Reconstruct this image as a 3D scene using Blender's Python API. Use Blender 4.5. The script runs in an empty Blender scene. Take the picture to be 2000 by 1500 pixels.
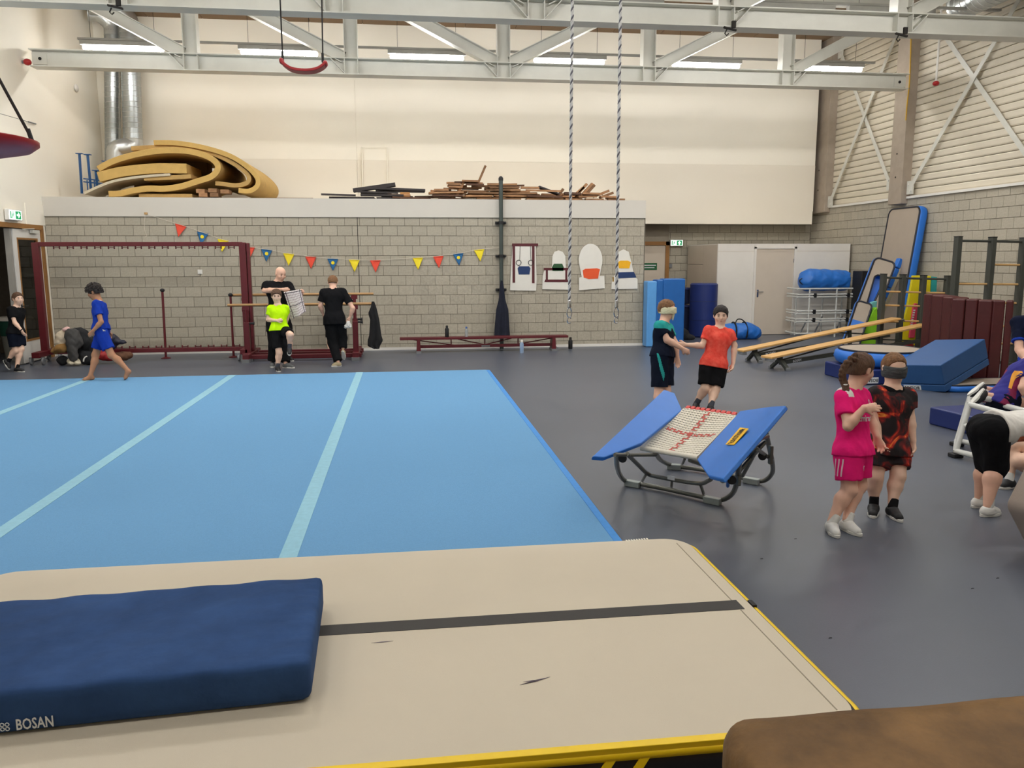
import bpy, bmesh, math, random
import numpy as np
from mathutils import Vector, Matrix, bvhtree
random.seed(7); rng = np.random.default_rng(7)
SC = bpy.context.scene
COL = SC.collection
# ---------------------------------------------------------------- camera (solved from the wall blocks, 2000x1500 frame)
F, YAW, PITCH, ROLL, CH = 1568.6, math.radians(7.572), math.radians(8.855), math.radians(-.195), 1.861
_w = np.array([math.sin(YAW)*math.cos(PITCH), math.cos(YAW)*math.cos(PITCH), -math.sin(PITCH)])
_r0 = np.array([math.cos(YAW), -math.sin(YAW), 0.]); _u0 = np.cross(_r0, _w)
_r = math.cos(ROLL)*_r0+math.sin(ROLL)*_u0; _u = -math.sin(ROLL)*_r0+math.cos(ROLL)*_u0
_O = np.array([0, 0, CH])
cam_d = bpy.data.cameras.new('camera'); cam = bpy.data.objects.new('camera', cam_d); COL.objects.link(cam)
cam_d.sensor_width = 36; cam_d.lens = F/2000*36; cam_d.clip_start = .05; cam_d.clip_end = 200
M = Matrix.Identity(4)
for i in range(3):
    M[i][0], M[i][1], M[i][2], M[i][3] = _r[i], _u[i], -_w[i], _O[i]
cam.matrix_world = M
SC.camera = cam
# ---------------------------------------------------------------- world, light, exposure
wd = bpy.data.worlds.new('world'); SC.world = wd; wd.use_nodes = True
wd.node_tree.nodes['Background'].inputs[0].default_value = (1, .95, .88, 1)
wd.node_tree.nodes['Background'].inputs[1].default_value = .02
SC.view_settings.view_transform = 'Standard'; SC.view_settings.look = 'None'
SC.view_settings.exposure = 0.0; SC.view_settings.gamma = 1.0; SC.view_settings.use_curve_mapping = False
TUBE_GLOW = 40.0         # the tubes themselves light the hall
LAMP_DOWN = (1, 40, 28, 16, 14)   # watts thrown down by the reflector of each fitting, row by row
LAMP_ROWS = (17.55, 13.7, 9.75, 5.8, 1.85)
LAMP_X = (-5.38, -2.39, .58, 3.58, 6.6, 9.45)

def ray(x, y): return _w+_r*(x-1000)/F-_u*(y-750)/F
def onp(x, y, ax, v):
    d = ray(x, y); return _O+d*((v-_O[ax])/d[ax])
def fl(x, y, z=0.): return onp(x, y, 2, z)          # pixel -> horizontal plane
def bk(x, y, Y): return onp(x, y, 1, Y)             # pixel -> plane parallel to the back wall
def rt(x, y, X): return onp(x, y, 0, X)             # pixel -> plane parallel to the side walls
def dep(x, y, zc): return _O+ray(x, y)*zc           # pixel -> point at a given depth
def depth(P): return float((np.asarray(P)-_O) @ _w)

# ---------------------------------------------------------------- materials
def lin(c):
    return tuple(((v/255)/12.92 if v/255 <= .04045 else ((v/255+.055)/1.055)**2.4) for v in c)
MATS = {}
def mat(name, rgb, rough=.6, var=.06, scale=6., bump=0., bscale=60., metal=0., rgb2=None, spec=.5, stretch=None, sheen=0., rnd=0., alpha=1., emit=0., trans=0.):
    if name in MATS: return MATS[name]
    m = bpy.data.materials.new(name); m.use_nodes = True; nt = m.node_tree; N = nt.nodes; L = nt.links
    b = N['Principled BSDF']; b.inputs['Roughness'].default_value = rough; b.inputs['Metallic'].default_value = metal
    b.inputs['Specular IOR Level'].default_value = spec
    if sheen: b.inputs['Sheen Weight'].default_value = sheen
    if trans: b.inputs['Transmission Weight'].default_value = trans
    if alpha < 1: b.inputs['Alpha'].default_value = alpha
    c = lin(rgb)
    tc = N.new('ShaderNodeTexCoord'); mp = N.new('ShaderNodeMapping'); L.new(tc.outputs['Object'], mp.inputs[0])
    if stretch: mp.inputs['Scale'].default_value = stretch
    nz = N.new('ShaderNodeTexNoise'); nz.inputs['Scale'].default_value = scale; nz.inputs['Detail'].default_value = 5; nz.inputs['Roughness'].default_value = .6
    L.new(mp.outputs[0], nz.inputs['Vector'])
    rp = N.new('ShaderNodeValToRGB'); rp.color_ramp.elements[0].position = .3; rp.color_ramp.elements[1].position = .7
    c2 = lin(rgb2) if rgb2 else tuple(min(1, v*(1+var)) for v in c)
    c1 = c if rgb2 else tuple(v*(1-var) for v in c)
    rp.color_ramp.elements[0].color = (*c1, 1); rp.color_ramp.elements[1].color = (*c2, 1)
    L.new(nz.outputs[0], rp.inputs[0]); out = rp.outputs[0]
    if rnd:
        oi = N.new('ShaderNodeObjectInfo'); ge = N.new('ShaderNodeNewGeometry'); ad = N.new('ShaderNodeMath'); ad.operation = 'ADD'
        L.new(oi.outputs['Random'], ad.inputs[0]); L.new(ge.outputs['Random Per Island'], ad.inputs[1])
        fr = N.new('ShaderNodeMath'); fr.operation = 'FRACT'; L.new(ad.outputs[0], fr.inputs[0])
        mr = N.new('ShaderNodeMapRange'); mr.inputs[3].default_value = 1-rnd; mr.inputs[4].default_value = 1+rnd; L.new(fr.outputs[0], mr.inputs[0])
        mx = N.new('ShaderNodeMix'); mx.data_type = 'RGBA'; mx.blend_type = 'MULTIPLY'; mx.inputs[0].default_value = 1
        L.new(out, mx.inputs[6]); L.new(mr.outputs[0], mx.inputs[7]); out = mx.outputs[2]
    L.new(out, b.inputs['Base Color'])
    if bump:
        n2 = N.new('ShaderNodeTexNoise'); n2.inputs['Scale'].default_value = bscale; n2.inputs['Detail'].default_value = 4
        L.new(mp.outputs[0], n2.inputs['Vector'])
        bp = N.new('ShaderNodeBump'); bp.inputs['Strength'].default_value = min(1, bump); bp.inputs['Distance'].default_value = .01*max(1, bump)
        L.new(n2.outputs[0], bp.inputs['Height']); L.new(bp.outputs[0], b.inputs['Normal'])
    if emit:
        b.inputs['Emission Color'].default_value = (*c, 1); b.inputs['Emission Strength'].default_value = emit
    MATS[name] = m; return m

def glass_mat(name, rgb, a=.25):
    if name in MATS: return MATS[name]
    m = bpy.data.materials.new(name); m.use_nodes = True; nt = m.node_tree; N = nt.nodes; L = nt.links
    N.remove(N['Principled BSDF'])
    tr = N.new('ShaderNodeBsdfTransparent'); tr.inputs[0].default_value = (*lin(rgb), 1)
    gl = N.new('ShaderNodeBsdfGlossy'); gl.inputs['Roughness'].default_value = .03
    fz = N.new('ShaderNodeTexNoise'); fz.inputs['Scale'].default_value = 3
    mr = N.new('ShaderNodeMapRange'); mr.inputs[3].default_value = a*.8; mr.inputs[4].default_value = a*1.2; L.new(fz.outputs[0], mr.inputs[0])
    mx = N.new('ShaderNodeMixShader'); L.new(mr.outputs[0], mx.inputs[0]); L.new(tr.outputs[0], mx.inputs[1]); L.new(gl.outputs[0], mx.inputs[2])
    L.new(mx.outputs[0], N['Material Output'].inputs[0]); MATS[name] = m; return m

# ---------------------------------------------------------------- mesh helpers
def V3(*a): return np.array(a, float)
def nrm(v):
    v = np.asarray(v, float); n = np.linalg.norm(v); return v/n if n > 1e-9 else v
def tag(o, label=None, cat=None, group=None, kind=None):
    if label: o['label'] = label
    if cat: o['category'] = cat
    if group: o['group'] = group
    if kind: o['kind'] = kind
    return o
WLOC = {}
def thing(name, label, cat, loc=(0, 0, 0), group=None):
    o = bpy.data.objects.new(name, None); COL.objects.link(o); o.location = tuple(float(v) for v in loc); o.empty_display_size = .1
    WLOC[o.name] = np.array(loc, float); tag(o, label, cat, group); return o
def link_mesh(name, me, parent=None, origin=None):
    o = bpy.data.objects.new(name, me); COL.objects.link(o)
    if parent is not None:
        o.parent = parent; WLOC[o.name] = WLOC[parent.name]
    return o
class G:
    def __init__(s): s.V = []; s.F = []; s.n = 0
    def add(s, V, Fs):
        V = np.asarray(V, float).reshape(-1, 3); s.V.append(V); n = s.n
        s.F += [tuple(int(i)+n for i in f) for f in Fs]; s.n += len(V); return s
    def obox(s, c, a, b, d):                       # centre and three half vectors
        c, a, b, d = map(lambda q: np.asarray(q, float), (c, a, b, d))
        V = [c+i*a+j*b+k*d for i in (-1, 1) for j in (-1, 1) for k in (-1, 1)]
        Fs = [(0, 1, 3, 2), (4, 6, 7, 5), (0, 4, 5, 1), (2, 3, 7, 6), (0, 2, 6, 4), (1, 5, 7, 3)]
        if np.dot(np.cross(a, b), d) < 0: Fs = [f[::-1] for f in Fs]
        return s.add(V, Fs)
    def box(s, x0, x1, y0, y1, z0, z1):
        return s.obox(((x0+x1)/2, (y0+y1)/2, (z0+z1)/2), ((x1-x0)/2, 0, 0), (0, (y1-y0)/2, 0), (0, 0, (z1-z0)/2))
    def tube(s, pts, r, n=8, closed=False, r2=None, ref=None):
        P = [np.asarray(p, float) for p in pts]; m = len(P)
        rr = np.full(m, r, float) if np.isscalar(r) else np.asarray(r, float)
        if r2 is not None: rr = np.linspace(r, r2, m)
        T = []
        for i in range(m):
            a = P[(i-1) % m] if (closed or i > 0) else P[i]; b = P[(i+1) % m] if (closed or i < m-1) else P[i]
            T.append(nrm(b-a))
        u = np.cross(T[0], (0, 0, 1) if abs(T[0][2]) < .9 else (1, 0, 0)); u = nrm(u)
        V = []
        for i in range(m):
            u = nrm(u-T[i]*np.dot(u, T[i])); v = np.cross(T[i], u)
            for k in range(n):
                a = 2*math.pi*k/n; V.append(P[i]+rr[i]*(math.cos(a)*u+math.sin(a)*v))
        Fs = []
        for i in range(m if closed else m-1):
            j = (i+1) % m
            for k in range(n): Fs.append((i*n+k, i*n+(k+1) % n, j*n+(k+1) % n, j*n+k))
        if not closed: Fs.append(tuple(range(n))[::-1]); Fs.append(tuple((m-1)*n+k for k in range(n)))
        return s.add(V, Fs)
    def rod(s, a, b, r, n=10, r2=None): return s.tube([a, b], r, n, r2=r2)
    def prism(s, poly, vec):
        P = np.asarray(poly, float); n = len(P); vec = np.asarray(vec, float)
        nn = np.zeros(3)
        for i in range(n): nn += np.cross(P[i], P[(i+1) % n])
        V = np.vstack([P, P+vec]); Fs = [tuple(range(n))[::-1], tuple(range(n, 2*n))]+[(i, (i+1) % n, n+(i+1) % n, n+i) for i in range(n)]
        if np.dot(nn, vec) < 0: Fs = [f[::-1] for f in Fs]
        return s.add(V, Fs)
    def lathe(s, c, prof, n=16, ax=(0, 0, 1), ref=None):
        c = np.asarray(c, float); ax = nrm(ax); u = nrm(np.cross(ax, (1, 0, 0) if abs(ax[0]) < .9 else (0, 1, 0))); v = np.cross(ax, u); V = []; Fs = []
        for (r, z) in prof:
            for k in range(n):
                a = 2*math.pi*k/n; V.append(c+ax*z+r*(math.cos(a)*u+math.sin(a)*v))
        m = len(prof)
        for i in range(m-1):
            for k in range(n): Fs.append((i*n+k, i*n+(k+1) % n, (i+1)*n+(k+1) % n, (i+1)*n+k))
        Fs.append(tuple(range(n))[::-1]); Fs.append(tuple((m-1)*n+k for k in range(n)))
        return s.add(V, Fs)
    def ell(s, c, a, b, d, n=14, m=9):             # ellipsoid with three half vectors
        c, a, b, d = map(lambda q: np.asarray(q, float), (c, a, b, d)); V = [c-d]
        for i in range(1, m):
            t = -math.pi/2+math.pi*i/m
            for k in range(n):
                p = 2*math.pi*k/n; V.append(c+math.cos(t)*(math.cos(p)*a+math.sin(p)*b)+math.sin(t)*d)
        V.append(c+d); Fs = [(0, 1+(k+1) % n, 1+k) for k in range(n)]
        for i in range(m-2):
            for k in range(n): Fs.append((1+i*n+k, 1+i*n+(k+1) % n, 1+(i+1)*n+(k+1) % n, 1+(i+1)*n+k))
        e = len(V)-1; Fs += [(e, 1+(m-2)*n+k, 1+(m-2)*n+(k+1) % n) for k in range(n)]
        if np.dot(np.cross(a, b), d) < 0: Fs = [f[::-1] for f in Fs]
        return s.add(V, Fs)
    def sheet(s, path, th, vec):                   # bent slab: centre line path, thickness th, swept along vec
        P = np.asarray(path, float); vec = np.asarray(vec, float); m = len(P); A = []; B = []
        for i in range(m):
            t = nrm(P[min(i+1, m-1)]-P[max(i-1, 0)]); nn = nrm(np.cross(vec, t)); A.append(P[i]+nn*th/2); B.append(P[i]-nn*th/2)
        V = np.vstack([A, B, np.array(A)+vec, np.array(B)+vec]); Fs = []
        for i in range(m-1):
            Fs += [(i, i+1, 2*m+i+1, 2*m+i), (m+i+1, m+i, 3*m+i, 3*m+i+1), (i+1, i, m+i, m+i+1), (2*m+i, 2*m+i+1, 3*m+i+1, 3*m+i)]
        Fs += [(0, 2*m, 3*m, m), (m-1, 2*m-1, 4*m-1, 3*m-1)]
        return s.add(V, Fs)
    def grid(s, fn, nu, nv):                       # open surface fn(u,v)
        V = [fn(i/nu, j/nv) for i in range(nu+1) for j in range(nv+1)]
        Fs = [(i*(nv+1)+j, (i+1)*(nv+1)+j, (i+1)*(nv+1)+j+1, i*(nv+1)+j+1) for i in range(nu) for j in range(nv)]
        return s.add(V, Fs)
    def hbeam(s, a, b, h, wd_, up, tf=.016, tw=.012):   # H section from a to b, web height h along up, flange width wd_
        a = np.asarray(a, float); b = np.asarray(b, float); t = nrm(b-a); up = np.asarray(up, float); up = nrm(up-t*np.dot(up, t)); sd = np.cross(t, up); c = (a+b)/2; L = np.linalg.norm(b-a)/2
        for q in (-1, 1): s.obox(c+up*q*(h/2-tf/2), t*L, sd*wd_/2, up*tf/2)
        s.obox(c, t*L, sd*tw/2, up*(h/2-tf)); return s
    def build(s, name, m, parent=None, smooth=None, bevel=0, seg=2, recalc=False, solid=0, sub=0):
        V = np.vstack(s.V); off = WLOC[parent.name] if parent is not None else None
        if off is None:
            lo, hi = V.min(0), V.max(0); off = np.array([(lo[0]+hi[0])/2, (lo[1]+hi[1])/2, lo[2]])
        me = bpy.data.meshes.new(name); me.from_pydata((V-off).tolist(), [], s.F)
        if recalc:
            bm = bmesh.new(); bm.from_mesh(me); bmesh.ops.remove_doubles(bm, verts=bm.verts, dist=1e-5); bmesh.ops.recalc_face_normals(bm, faces=bm.faces); bm.to_mesh(me); bm.free()
        if m is not None:
            for q in (m if isinstance(m, (list, tuple)) else [m]): me.materials.append(q)
        if smooth is not None:
            me.shade_smooth(); me.set_sharp_from_angle(angle=math.radians(smooth))
        o = link_mesh(name, me, parent)
        if parent is None: o.location = off.tolist(); WLOC[o.name] = off
        if solid: md = o.modifiers.new('thickness', 'SOLIDIFY'); md.thickness = solid; md.offset = 0
        if bevel: md = o.modifiers.new('bevel', 'BEVEL'); md.width = bevel; md.segments = seg; md.limit_method = 'ANGLE'; md.angle_limit = math.radians(35); me.shade_smooth() if smooth is None else None
        if bevel: md.harden_normals = True
        if sub: md = o.modifiers.new('subdiv', 'SUBSURF'); md.levels = sub; md.render_levels = sub
        return o
def copy_tree(o, loc=None, parent=None, dz=0):
    c = o.copy(); COL.objects.link(c); c.parent = parent
    if loc is not None: c.location = loc
    WLOC[c.name] = np.array(c.location)
    for ch in o.children: copy_tree(ch, None, c)
    return c
def bez(pts, n=10):                                 # Catmull-Rom through pts
    P = [np.asarray(p, float) for p in pts]; P = [2*P[0]-P[1]]+P+[2*P[-1]-P[-2]]; out = []
    for i in range(1, len(P)-2):
        for k in range(n):
            t = k/n; a, b, c, d = P[i-1:i+3]
            out.append(.5*(2*b+(c-a)*t+(2*a-5*b+4*c-d)*t*t+(3*b-a-3*c+d)*t**3))
    out.append(P[-2]); return out
_txt = {}
def text_geo(s):
    if s in _txt: return _txt[s]
    cu = bpy.data.curves.new('txt', 'FONT'); cu.body = s; cu.size = 1; cu.resolution_u = 2; cu.offset = .02
    o = bpy.data.objects.new('txt', cu); COL.objects.link(o); bpy.context.view_layer.update()
    dg = bpy.context.evaluated_depsgraph_get(); me = bpy.data.meshes.new_from_object(o.evaluated_get(dg))
    V = np.array([v.co[:] for v in me.vertices]); Fs = [tuple(p.vertices) for p in me.polygons]
    bpy.data.objects.remove(o); bpy.data.curves.remove(cu); bpy.data.meshes.remove(me)
    lo, hi = V.min(0), V.max(0); V = (V-(lo+hi)/2); _txt[s] = (V, Fs, hi-lo); return _txt[s]
def lettering(s, name, c, right, up, width, height, m, parent, off=.003):
    V, Fs, sz = text_geo(s); right = nrm(right); up = nrm(up); nn = np.cross(right, up)
    W = np.asarray(c, float)+V[:, :1]/sz[0]*width*right+V[:, 1:2]/sz[1]*height*up+nn*off
    return G().add(W, Fs).build(name, m, parent)
# ================================================================ soft shapes: signed distance fields -> one continuous mesh
class S:
    def __init__(s): s.ops = []
    def cap(s, a, b, ra, rb, k=.02, flat=None, fa=False, fb=False, op='u'):
        """tapered capsule; flat=(dir, factor) squashes the section; fa/fb = flat cut ends"""
        a = np.asarray(a, np.float32); b = np.asarray(b, np.float32); r = max(ra, rb)
        def f(X, Y, Z):
            px, py, pz = X-a[0], Y-a[1], Z-a[2]
            if flat is not None:
                dd = nrm(flat[0]).astype(np.float32); q = (px*dd[0]+py*dd[1]+pz*dd[2])*(1/flat[1]-1); px = px+q*dd[0]; py = py+q*dd[1]; pz = pz+q*dd[2]
            ba = b-a
            if flat is not None: ba = ba+dd*np.dot(ba, dd)*(1/flat[1]-1)
            L2 = max(float(ba@ba), 1e-10); t0 = (px*ba[0]+py*ba[1]+pz*ba[2])/L2; t = np.clip(t0, 0, 1)
            d = np.sqrt((px-t*ba[0])**2+(py-t*ba[1])**2+(pz-t*ba[2])**2)-(ra+(rb-ra)*t)
            L = math.sqrt(L2)
            if fb: d = np.maximum(d, (t0-1)*L)
            if fa: d = np.maximum(d, -t0*L)
            return d
        s.ops.append((op, f, np.minimum(a, b)-r, np.maximum(a, b)+r, k)); return s
    def ell(s, c, R, rad, k=.02, op='u'):
        """ellipsoid; R rows = axes, rad = radii"""
        c = np.asarray(c, np.float32); R = np.asarray(R, np.float32); rad = np.asarray(rad, np.float32)
        def f(X, Y, Z):
            px, py, pz = X-c[0], Y-c[1], Z-c[2]
            u = [(px*R[i, 0]+py*R[i, 1]+pz*R[i, 2])/rad[i] for i in range(3)]
            k0 = np.sqrt(u[0]**2+u[1]**2+u[2]**2); k1 = np.sqrt((u[0]/rad[0])**2+(u[1]/rad[1])**2+(u[2]/rad[2])**2)+1e-9
            return k0*(k0-1)/k1
        e = np.sqrt(((R*rad[:, None])**2).sum(0)); s.ops.append((op, f, c-e, c+e, k)); return s
    def cut(s, p, n, k=.0):                        # remove everything on the side n points to
        p = np.asarray(p, np.float32); n = nrm(n).astype(np.float32)
        s.ops.append(('x', lambda X, Y, Z: (X-p[0])*n[0]+(Y-p[1])*n[1]+(Z-p[2])*n[2], None, None, k)); return s
    def rough(s, amp, freq, ph=0., st=(1, 1, 1)):
        def f(X, Y, Z):
            X = X*st[0]; Y = Y*st[1]; Z = Z*st[2]
            return amp*(np.sin(freq*X+1.3*np.sin(freq*.7*Z+ph)+ph)*np.sin(freq*.9*Y+1.1*np.sin(freq*.6*X)+2*ph)+.6*np.sin(freq*1.9*Z+2.*np.sin(freq*1.3*X+freq*1.1*Y)+ph))
        s.ops.append(('n', f, None, None, 0)); return s
    def mesh(s, cell=.008):
        lo = np.min([o[2] for o in s.ops if o[2] is not None and o[0] == 'u'], 0)-.03; hi = np.max([o[3] for o in s.ops if o[3] is not None and o[0] == 'u'], 0)+.03
        n = np.ceil((hi-lo)/cell).astype(int)+1
        ax = [(lo[i]+cell*np.arange(n[i])).astype(np.float32) for i in range(3)]
        v = np.full(n, .2, np.float32)
        for op, f, l, h, k in s.ops:
            if l is None: sl = [slice(0, n[i]) for i in range(3)]
            else:
                pad = k+2.5*cell; i0 = np.clip(np.floor((l-pad-lo)/cell).astype(int), 0, n); i1 = np.clip(np.ceil((h+pad-lo)/cell).astype(int)+1, 0, n); sl = [slice(i0[i], i1[i]) for i in range(3)]
            sl = tuple(sl); A = v[sl]
            if A.size == 0: continue
            d = f(ax[0][sl[0]][:, None, None], ax[1][sl[1]][None, :, None], ax[2][sl[2]][None, None, :])
            if op == 'u':
                if k > 0: hh = np.maximum(k-np.abs(A-d), 0)/k; v[sl] = np.minimum(A, d)-hh*hh*k*.25
                else: v[sl] = np.minimum(A, d)
            elif op == 's':
                d = -d
                if k > 0: hh = np.maximum(k-np.abs(A-d), 0)/k; v[sl] = np.maximum(A, d)+hh*hh*k*.25
                else: v[sl] = np.maximum(A, d)
            elif op == 'x': v[sl] = np.maximum(A, d)
            elif op == 'n': v[sl] = A+d*(np.abs(A) < .06)
        return nets(v, lo, cell)
def nets(v, lo, cell):
    sg = v < 0; n = np.array(v.shape)
    c = np.zeros(n-1, np.int8)
    for dx in (0, 1):
        for dy in (0, 1):
            for dz in (0, 1): c += sg[dx:n[0]-1+dx, dy:n[1]-1+dy, dz:n[2]-1+dz]
    I = np.argwhere((c > 0) & (c < 8))
    idx = np.full(n-1, -1, np.int64); idx[I[:, 0], I[:, 1], I[:, 2]] = np.arange(len(I))
    acc = np.zeros((len(I), 3)); cnt = np.zeros(len(I))
    co = [(a, b, d) for a in (0, 1) for b in (0, 1) for d in (0, 1)]
    for a in co:
        for axis in range(3):
            if a[axis]: continue
            b = list(a); b[axis] = 1
            va = v[I[:, 0]+a[0], I[:, 1]+a[1], I[:, 2]+a[2]]; vb = v[I[:, 0]+b[0], I[:, 1]+b[1], I[:, 2]+b[2]]
            m = (va < 0) != (vb < 0); t = np.where(m, va/np.where(m, va-vb, 1), 0)
            p = np.repeat(np.array([a], float), len(I), 0); p[:, axis] = t; acc[m] += p[m]; cnt[m] += 1
    V = lo+cell*(I+acc/np.maximum(cnt, 1)[:, None]); Fs = []
    for axis in range(3):
        b, d = (axis+1) % 3, (axis+2) % 3
        s0 = [slice(None)]*3; s1 = [slice(None)]*3; s0[axis] = slice(0, -1); s1[axis] = slice(1, None)
        A = sg[tuple(s0)]; B = sg[tuple(s1)]; E = np.argwhere(A != B)
        E = E[(E[:, b] > 0) & (E[:, d] > 0) & (E[:, b] < n[b]-1) & (E[:, d] < n[d]-1)]
        q = []
        for ob, od in ((-1, -1), (0, -1), (0, 0), (-1, 0)):
            e = E.copy(); e[:, b] += ob; e[:, d] += od; q.append(idx[e[:, 0], e[:, 1], e[:, 2]])
        q = np.stack(q, 1); fl_ = A[E[:, 0], E[:, 1], E[:, 2]]; q[~fl_] = q[~fl_][:, ::-1]
        q = q[(q >= 0).all(1)]; Fs.append(q)
    return V, np.vstack(Fs)
def soft(name, s, cell, m, parent=None, paint=None, relax=1):
    V, Fs = s.mesh(cell) if isinstance(s, S) else s
    for _ in range(relax):                         # light smoothing
        acc = np.zeros_like(V); cnt = np.zeros(len(V))
        for i in range(4):
            np.add.at(acc, Fs[:, i], V[Fs[:, (i+1) % 4]]); np.add.at(cnt, Fs[:, i], 1)
        V = V*.5+.5*acc/np.maximum(cnt, 1)[:, None]
    off = WLOC[parent.name] if parent is not None else None
    if off is None: lo, hi = V.min(0), V.max(0); off = np.array([(lo[0]+hi[0])/2, (lo[1]+hi[1])/2, lo[2]])
    me = bpy.data.meshes.new(name); nv, nf = len(V), len(Fs)
    me.vertices.add(nv); me.vertices.foreach_set('co', (V-off).astype(np.float32).ravel())
    me.loops.add(nf*4); me.loops.foreach_set('vertex_index', Fs.astype(np.int32).ravel())
    me.polygons.add(nf); me.polygons.foreach_set('loop_start', np.arange(0, nf*4, 4, dtype=np.int32))
    mm = m if isinstance(m, (list, tuple)) else [m]
    for q in mm: me.materials.append(q)
    if paint is not None:
        C = V[Fs].mean(1); me.polygons.foreach_set('material_index', paint(C).astype(np.int32))
    me.update(calc_edges=True); me.validate(); me.shade_smooth()
    o = link_mesh(name, me, parent)
    if parent is None: o.location = off.tolist(); WLOC[o.name] = off
    return o
# ================================================================ STRUCTURE
WL, WR, D, YU, YC, CZ = -6.82, 10.91, 16.775, 20.2, 20.8, 7.335
m_floor = mat('floor_vinyl', (86, 91, 102), rough=.33, var=.07, scale=.9, bump=.12, bscale=220, spec=.45)
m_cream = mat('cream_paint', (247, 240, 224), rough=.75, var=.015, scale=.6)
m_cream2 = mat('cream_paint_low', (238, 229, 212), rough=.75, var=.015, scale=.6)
m_fascia = mat('fascia_white', (208, 202, 191), rough=.7, var=.02, scale=1)
m_block = mat('concrete_block', (174, 166, 149), rough=.9, var=.10, scale=28, bump=.5, bscale=160, rnd=.055)
m_mortar = mat('mortar', (112, 104, 92), rough=.95, var=.1, scale=30)
m_white = mat('white_paint', (226, 222, 214), rough=.55, var=.02, scale=2)
m_steel = mat('galvanised_paint', (206, 204, 193), rough=.4, var=.04, scale=3, metal=.0)
m_conc = mat('concrete_column', (164, 150, 134), rough=.85, var=.08, scale=5, bump=.3, bscale=60)
m_clad = mat('cladding', (214, 204, 184), rough=.6, var=.03, scale=3)
m_wood = mat('varnished_frame', (150, 104, 52), rough=.5, var=.12, scale=12, stretch=(1, 1, 8))
m_ceil = mat('wood_wool', (126, 102, 76), rough=.95, var=.12, scale=50, bump=.4, bscale=120, rnd=.05)
m_dark = mat('dark_joint', (40, 36, 32), rough=.9)

def struct(o): o['kind'] = 'structure'; return o
floor = struct(G().box(-10.2, WR+.2, -4.2, YC+.2, -.1, 0).build('floor', m_floor))
# scuffs and litter specks on the vinyl
# --- back wall (front of the store room under the platform)
def block_mesh(name, w, h, d=.05, ch=.004):
    V = [(-w/2, d, 0), (w/2, d, 0), (w/2, d, h), (-w/2, d, h), (-w/2, ch, 0), (w/2, ch, 0), (w/2, ch, h), (-w/2, ch, h), (-w/2+ch, 0, ch), (w/2-ch, 0, ch), (w/2-ch, 0, h-ch), (-w/2+ch, 0, h-ch)]
    Fs = [(8, 9, 10, 11), (4, 5, 9, 8), (5, 6, 10, 9), (6, 7, 11, 10), (7, 4, 8, 11), (0, 1, 5, 4), (1, 2, 6, 5), (2, 3, 7, 6), (3, 0, 4, 7)]
    me = bpy.data.meshes.new(name); me.from_pydata(V, [], Fs); me.materials.append(m_block); return me
_bm = {}
def block_field(wall, org, udir, u0, u1, zlines, phase, skip=None, limit=300, score=None):
    """blocks in running bond on a wall: objects for the most visible ones, one joined part for the rest"""
    udir = np.asarray(udir, float); out = (udir[1], -udir[0]); cand = []
    for j in range(len(zlines)-1):
        z0, z1 = zlines[j]+.004, zlines[j+1]-.004
        if z1-z0 < .03: continue
        x = u0+((phase+.15*(j % 2)-u0) % .3)-.3
        while x < u1:
            a, b = max(x, u0)+.003, min(x+.3, u1)-.003; x += .3
            if b-a < .02 or (skip and skip((a+b)/2, (z0+z1)/2)): continue
            cand.append((a, b, z0, z1))
    pos = lambda c: np.asarray(org)+udir*((c[0]+c[1])/2)+np.array([0, 0, c[2]])
    cand.sort(key=lambda c: -(score(pos(c)) if score else 0))
    ang = math.atan2(udir[1], udir[0]); rest = G()
    for i, c in enumerate(cand):
        w, h = round(c[1]-c[0], 3), round(c[3]-c[2], 3); P = pos(c)+np.array([out[0], out[1], 0])*random.uniform(-.0015, .0015)
        if i < limit:
            k = (w, h)
            if k not in _bm: _bm[k] = block_mesh('concrete_block', w, h)
            o = bpy.data.objects.new('concrete_block', _bm[k]); COL.objects.link(o); o.parent = wall
            o.location = (P-WLOC[wall.name]).tolist(); o.rotation_euler = (0, 0, ang)
        else:
            u3 = np.append(udir[:2], 0); n3 = np.array([-out[0], -out[1], 0])
            rest.obox(P+n3*.025+np.array([0, 0, h/2]), u3*w/2, n3*.025, (0, 0, h/2))
    if rest.n:
        o = rest.build('concrete_blocks', m_block, wall); o['kind'] = 'stuff'
def visible(P):
    d = np.asarray(P)-_O; z = d @ _w
    x, y = 1000+F*(d @ _r)/z, 750-F*(d @ _u)/z
    return (1/z) if (-20 < x < 2020 and 0 < y < 1500) else -1
wb = struct(G().box(WL, 5.09, D+.012, D+.25, 0, 2.71).build('wall_back', m_mortar))
zl = [.0]+[.13+.2*k for k in range(13)]+[2.705]
xph = bk(432, 452, D)[0]+.15
XJ = bk(702, 560, D)[0]
block_field(wb, (0, D, 0), (1, 0, 0), WL, 5.07, zl, xph, score=lambda P: visible(P)-.02*(P[2] < .1))
# end return of that wall
we = struct(G().box(5.02, 5.07, D+.05, YC, 0, 2.71).build('wall_store_end', m_block))
struct(G().box(XJ-.006, XJ+.006, D-.002, D+.02, .06, 2.7).build('trim_1', m_dark))
struct(G().box(WL, 5.09, D-.012, D+.02, 0, .055).build('baseboard_back', m_white))
# platform with white fascia
struct(G().box(WL, 5.08, D-.03, D+.06, 2.70, 3.065).build('trim_2', m_fascia))
struct(G().box(WL, 5.08, D+.06, YU, 2.75, 3.03).build('trim_3', m_fascia))
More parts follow.
